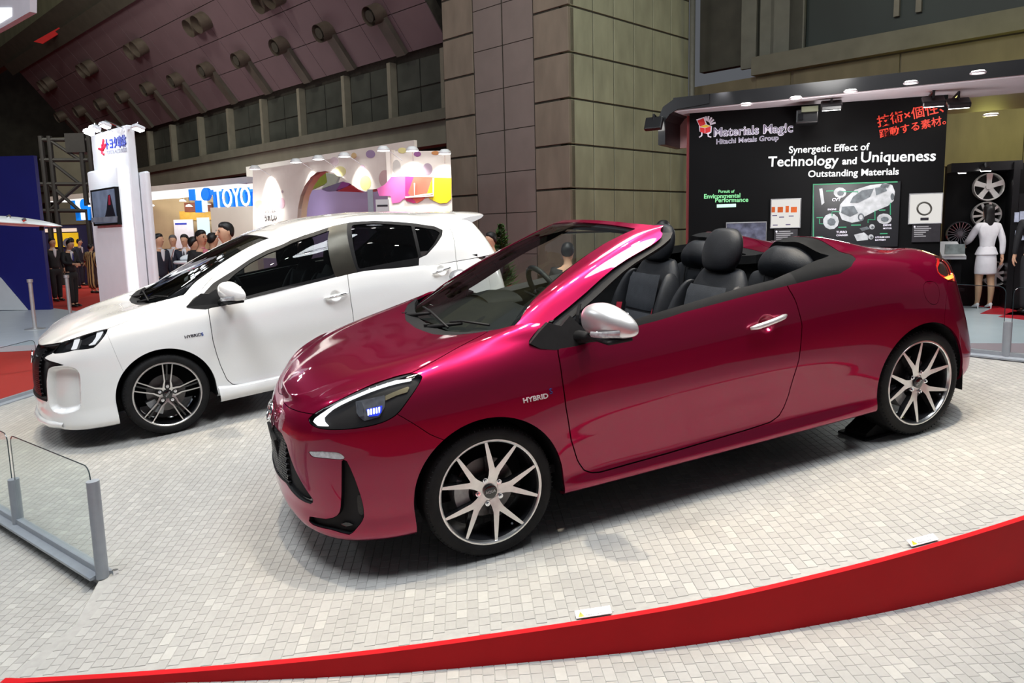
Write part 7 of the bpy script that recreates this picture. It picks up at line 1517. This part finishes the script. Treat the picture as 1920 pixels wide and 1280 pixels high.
def person(loc, face, height, label, top=suit_b, bottom=None, shoes=shoe_b, shirt=shirt_w, hair=hair_m, arms=(ARM_DOWN, ARM_DOWN), nod=0., style='suit', longhair=False, group=None, detail=False, tie=None):
    """face: direction (radians) the person looks at, 0 = towards -Y"""
    k = height/1.72; p = empty('person', Matrix.Translation(loc) @ Matrix.Rotation(face, 4, 'Z') @ Matrix.Scale(k, 4), label, 'person', group)
    bottom = bottom or top; fem = style in ('skirt', 'robe'); sw = .165 if fem else .185
    V = [(0, 0, .93), (0, .01, 1.10), (0, .01, 1.30), (0, .015, 1.44), (0, .0, 1.51)]; E = [(0, 1), (1, 2), (2, 3), (3, 4)]; R = [(.09, .07), (.09, .07), (.11, .075), (.06, .055), .050] if not fem else [(.10, .08), (.085, .07), (.11, .08), (.06, .055), .046]
    hx = -.03*math.sin(nod)-.0; hz = 1.0
    head = [(0, -.014-.02*nod, 1.548), (0, -.015-.05*nod, 1.60), (0, -.012-.07*nod, 1.655), (0, -.005-.08*nod, 1.70)]
    for i, h in enumerate(head): V.append(h); E.append((len(V)-2, len(V)-1)); R.append([(.066, .080), (.084, .100), (.088, .110), (.056, .076)][i])
    for s, (el, wr) in zip((-1, 1), arms):
        b = len(V); el = (el[0]*s, el[1], el[2]); wr = (wr[0]*s, wr[1], wr[2]); d = Vector(wr)-Vector(el); d.normalize(); pm = Vector(wr)+d*.055; pe = Vector(wr)+d*.095
        V += [(s*sw, .01, 1.395), el, wr, tuple(pm)]; E += [(2, b), (b, b+1), (b+1, b+2), (b+2, b+3)]; R += [.058, .040, .026, (.036, .018)]
        up = Vector((1, 0, 0)) if abs(d.x) < .8 else Vector((0, 1, 0)); sd = d.cross(up).normalized(); cv = sd.cross(d).normalized()*(-s)
        for j, (o_, L) in enumerate(((-.027, .062), (-.009, .075), (.009, .070), (.026, .055))):
            f0 = len(V); q = pm+sd*o_+d*.035; V += [tuple(q), tuple(q+d*L*.5+cv*.008), tuple(q+d*L*.85+cv*.028)]; E += [(b+3, f0), (f0, f0+1), (f0+1, f0+2)]; R += [.0095, .0088, .0075]
        f0 = len(V); q = pm-sd*.034-d*.02; V += [tuple(q), tuple(q-sd*.022+d*.03+cv*.012), tuple(q-sd*.022+d*.055+cv*.03)]; E += [(b+2, f0), (f0, f0+1), (f0+1, f0+2)]; R += [.012, .010, .0085]
    legs = []
    for s in (-1, 1):
        b = len(V); st = .03*s if style == 'suit' else 0
        V += [(s*.09, 0, .90), (s*.095, -.015+st, .50), (s*.10, .015+st*1.6, .10), (s*.105, -.07+st*1.6, .045)]; E += [(0, b), (b, b+1), (b+1, b+2), (b+2, b+3)]; R += [(.062, .065), .046, .034, .03]; legs.append(b)
    legskin = stocking if style == 'skirt' else skin_t
    skin_mesh('body', V, E, R, skin_t, p)
    # jacket follows torso and arms
    JV = [(0, 0, .86), (0, .0, 1.0), (0, .01, 1.12), (0, .01, 1.30), (0, .012, 1.452)]; JE = [(0, 1), (1, 2), (2, 3), (3, 4)]; JR = [(.165, .125), (.155, .12), (.145, .112), (.17, .122), (.095, .085)]
    if fem: JR = [(.155, .125), (.14, .11), (.115, .095), (.145, .115), (.08, .075)]
    for s, (el, wr) in zip((-1, 1), arms):
        b = len(JV); el = Vector((el[0]*s, el[1], el[2])); wr = Vector((wr[0]*s, wr[1], wr[2])); d = (wr-el).normalized(); JV += [(s*sw, .01, 1.385), tuple(el), tuple(wr-d*.02)]; JE += [(3, b), (b, b+1), (b+1, b+2)]; JR += [.072, .056, .042]
    if style == 'robe':
        ro = [[(q[0], q[1], z) for q in ell(0, .01, z, rx, ry)] for z, rx, ry in ((.12, .24, .18), (.5, .22, .17), (.9, .21, .16), (1.1, .20, .15), (1.3, .23, .14), (1.42, .16, .10), (1.47, .07, .07))]
        blob(ro, 'robe', top, p); JR = [tuple(np.array(r)*1.0) if isinstance(r, tuple) else r*1.7 for r in JR]; skin_mesh('sleeves', JV, JE, JR, top, p)
    else:
        skin_mesh('jacket', JV, JE, JR, top, p)
    if style == 'suit':
        TV = [(0, 0, .95), (0, 0, .86)]; TE = [(0, 1)]; TR_ = [(.135, .11), (.14, .115)]
        for s in (-1, 1):
            b = len(TV); st = .03*s; TV += [(s*.09, 0, .80), (s*.095, -.012+st, .50), (s*.10, .012+st*1.6, .07)]; TE += [(1, b), (b, b+1), (b+1, b+2)]; TR_ += [(.098, .10), .078, .066]
        skin_mesh('trousers', TV, TE, TR_, bottom, p)
        blob([ell(0, -.085, z, rx, .02, 10) for z, rx in ((1.20, .01), (1.28, .035), (1.38, .05), (1.455, .055))], 'shirt_front', shirt, p)
        blob([ell(0, .0, z, .062, .062, 12) for z in (1.44, 1.49)], 'collar', shirt, p)
        if tie: blob([ell(0, -.118, z, rx, .008, 6) for z, rx in ((1.18, .018), (1.25, .026), (1.42, .012))], 'tie', tie, p)
    if style == 'skirt':
        blob([ell(0, .0, z, rx, ry, 14) for z, rx, ry in ((.58, .172, .132), (.60, .175, .135), (.75, .172, .138), (.88, .162, .13), (1.0, .135, .105), (1.05, .12, .095))], 'skirt', bottom, p, 2)
        blob([ell(0, .0, z, rx, ry, 14) for z, rx, ry in ((.90, .19, .155), (.93, .182, .148), (1.0, .15, .12), (1.08, .125, .10))], 'peplum', top, p, 2)
        for s in (-1, 1): skin_mesh('stocking', [(s*.09, 0, .66), (s*.095, -.012, .50), (s*.10, .025, .34), (s*.10, .01, .12), (s*.104, -.03, .07)], [(0, 1), (1, 2), (2, 3), (3, 4)], [.082, .060, .058, .038, .035], stocking, p)
    for s in (-1, 1):
        st = .048*s if style == 'suit' else 0
        if style == 'skirt':
            blob([[(s*.105+q[0], yy, q[1]+zz) for q in rrect(0, 0, w, h, .8)] for yy, zz, w, h in ((.05, .075, .05, .07), (.02, .07, .065, .06), (-.06, .04, .072, .05), (-.13, .022, .065, .035), (-.16, .018, .03, .02))], 'shoe', shoes, p); MB().cyl((s*.105, .045, .07), (s*.105, .05, 0), .014, 8, .008).build('heel', shoes, p)
        else: blob([[(s*.105+q[0], yy+st, q[1]+zz) for q in rrect(0, 0, w, h, .8)] for yy, zz, w, h in ((.075, .04, .06, .06), (.04, .05, .085, .09), (-.05, .045, .09, .075), (-.14, .03, .088, .05), (-.185, .025, .05, .03))], 'shoe', shoes, p)
    # head details
    hy = head[2][1]; hz = 1.63
    hr = [ell(0, hy+.030, 1.50, .045, .05, 14), ell(0, hy+.030, 1.60, .080, .072, 14), ell(0, hy+.020, 1.655, .088, .092, 14), ell(0, hy+.008, 1.70, .086, .100, 14), ell(0, hy+.004, 1.738, .064, .080, 14), ell(0, hy+.004, 1.757, .025, .03, 14)]
    if not longhair: hr = [ell(0, hy+.060, 1.565, .045, .030, 14), ell(0, hy+.050, 1.60, .080, .052, 14), ell(0, hy+.032, 1.645, .091, .080, 14), ell(0, hy+.016, 1.69, .088, .098, 14)]+hr[4:]
    if longhair: hr = [ell(0, hy+.075, 1.33, .05, .02, 14), ell(0, hy+.072, 1.42, .075, .03, 14), ell(0, hy+.055, 1.52, .082, .05, 14)]+hr[1:]
    blob(hr, 'hair', hair, p, 2)
    if detail:
        for s in (-1, 1):
            blob([ell(s*.030, hy-.093, z, rx, .009, 8) for z, rx in ((1.628, .004), (1.633, .012), (1.638, .012), (1.642, .004))], 'eye', mat('eye_dark', (.015, .01, .01), .2, noise=.1), p); blob([ell(s*.032, hy-.096, z, rx, .008, 8) for z, rx in ((1.652, .006), (1.656, .018), (1.660, .014))], 'eyebrow', hair, p)
            blob([[(s*.082+q[0], hy+.005+q[1]*.8, z) for q in rrect(0, 0, .016, w, .9)] for z, w in ((1.595, .012), (1.61, .026), (1.635, .034), (1.65, .018))], 'ear', skin_t, p)
        blob([ell(0, hy-.096-d, z, w, .012+d, 8) for z, w, d in ((1.592, .012, .006), (1.602, .017, .014), (1.615, .012, .010), (1.645, .008, .002))], 'nose', skin_t, p, 2); blob([ell(0, hy-.088, z, w, .010, 8) for z, w in ((1.562, .012), (1.567, .024), (1.572, .012))], 'lips', mat('lips', srgb(160, 92, 84), .5, noise=.05), p)
    else:
        blob([ell(0, hy-.095-d, z, w, .012+d, 6) for z, w, d in ((1.594, .012, .004), (1.604, .016, .012), (1.64, .008, .002))], 'nose', skin_t, p)
    return p
def ground(u, v, z=0.): q = w_z(u, v, z); return Vector((q.x, q.y, z))
def at_depth(u, y, z=0.): q = w_y(u, 450, y); return Vector((q.x, y, z))
person(ground(1843, 578, .12), math.radians(172), 1.64, 'woman in a white skirt suit seen from behind at the wheel display', white_c, white_c, white_c, shirt_w, style='skirt', longhair=True, arms=(((.235, .03, 1.14), (.25, .0, .88)), ((.24, -.10, 1.16), (.20, -.34, 1.10))))
person(ground(140, 575, -.085), math.radians(72), 1.66, 'man in a black suit looking down at a phone by the blue partition', suit_b, arms=(ARM_FWD, ARM_FWD), nod=.9, tie=blue_c)
bp_ = person(at_depth(168, 24.5, -.085), math.radians(160), 1.52, 'visitor in a brown striped robe on the red carpet', kimono_mat(), kimono_mat(), style='robe')
person(at_depth(97, 21.5, -.085), math.radians(60), 1.72, 'dark suited visitor half hidden at the edge of the blue partition', suit_b)
person(at_depth(133, 27.0, -.085), math.radians(-20), 1.74, 'navy suited visitor behind the man with the phone', suit_n)
person(at_depth(190, 26.0, -.085), math.radians(-60), 1.74, 'dark suited visitor beside the white sign pillar', suit_g)
person(at_depth(148, 29.0, -.085), math.radians(90), 1.70, 'far visitor in front of the yellow sign', suit_n)
person(at_depth(425, 9.9, -.085), math.radians(-42), 1.80, 'man with dark hair looking left over the roof of the white car', suit_g, detail=True)
person(at_depth(377, 12.6, -.085), math.radians(60), 1.74, 'man in a black suit and pink shirt behind the white car windshield', suit_b, shirt=shirt_p, detail=True)
person(at_depth(398, 13.6, -.085), math.radians(150), 1.70, 'man seen from behind next to the pink shirted man', suit_b)
person(at_depth(297, 15.2, -.085), math.radians(70), 1.72, 'man in a navy suit at the left of the booth group', suit_n)
person(at_depth(324, 17.5, -.085), math.radians(20), 1.70, 'grey haired man in the booth group', suit_g, hair=hair_g)
person(at_depth(346, 16.2, -.085), math.radians(5), 1.70, 'man in a navy suit facing forward in the booth group', suit_n, tie=suit_g)
person(at_depth(362, 13.4, -.085), math.radians(110), 1.64, 'dark haired visitor bending in the middle of the booth group', suit_b)
person(at_depth(1243, 9.4, -.085), math.radians(150), 1.69, 'person in a blue jacket behind the convertible seats', blue_c, suit_b, longhair=True)
person(at_depth(1064, 8.6, -.085), math.radians(170), 1.47, 'person in black clothes seen through the convertible windshield', suit_b, detail=False)
person(at_depth(921, 11.6, -.085), math.radians(-60), 1.60, 'dark haired person beside the potted conifer', suit_b)
person(at_depth(1940, 11.7, .12), math.radians(165), 1.70, 'person in a black coat at the right edge of the picture', suit_b)
# phone and bag held by visitors
ph = ground(140, 575, -.085)+Vector((.36, -.03, 1.10)); o = MB().box(ph, (.012, .07, .14), Matrix.Rotation(.5, 3, 'Y'), .004).build('phone', gloss_black); tag(o, 'phone held by the man near the blue partition', 'phone')
# potted conifer behind the hatchback
pc = at_depth(940, 12.7, -.085); pt = empty('potted_conifer', Matrix.Translation(pc), 'small potted conifer behind the rear of the white car', 'plant')
MB().lathe([(0, 0), (.14, 0), (.19, .34), (.17, .34), (.165, .30), (0, .30)], 24, 'Z').build('pot', mat('clay_pot', srgb(120, 80, 60), .7, noise=.1), pt, True, 40); MB().tube([(0, 0, .28), (.01, 0, .9), (0, 0, 1.78)], [.03, .022, .006], 8).build('trunk', mat('bark', srgb(80, 62, 46), .9, noise=.3, nscale=20), pt, True)
g = MB(); rnd = random.Random(3)
for i in range(420):
    z = .55+1.2*(i/420)**.9; r = .36*(1-(z-.5)/1.35)+.03; a = rnd.random()*6.283; d = Vector((math.cos(a), math.sin(a), .25+.3*rnd.random())); b = Vector((0, 0, z)); L = r*(.6+.5*rnd.random()); s = d.cross(Vector((0, 0, 1))).normalized()*.022; e = b+d*L
    g.add([b+d*L*.15-s, b+d*L*.15+s, b+d*L*.7+s*1.6+Vector((0, 0, -.02)), e, b+d*L*.7-s*1.6+Vector((0, 0, -.02))], [(0, 1, 2, 3, 4)])
f = g.build('foliage', mat('conifer_green', srgb(62, 92, 42), .7, noise=.35, nscale=8), pt); f['kind'] = 'stuff'
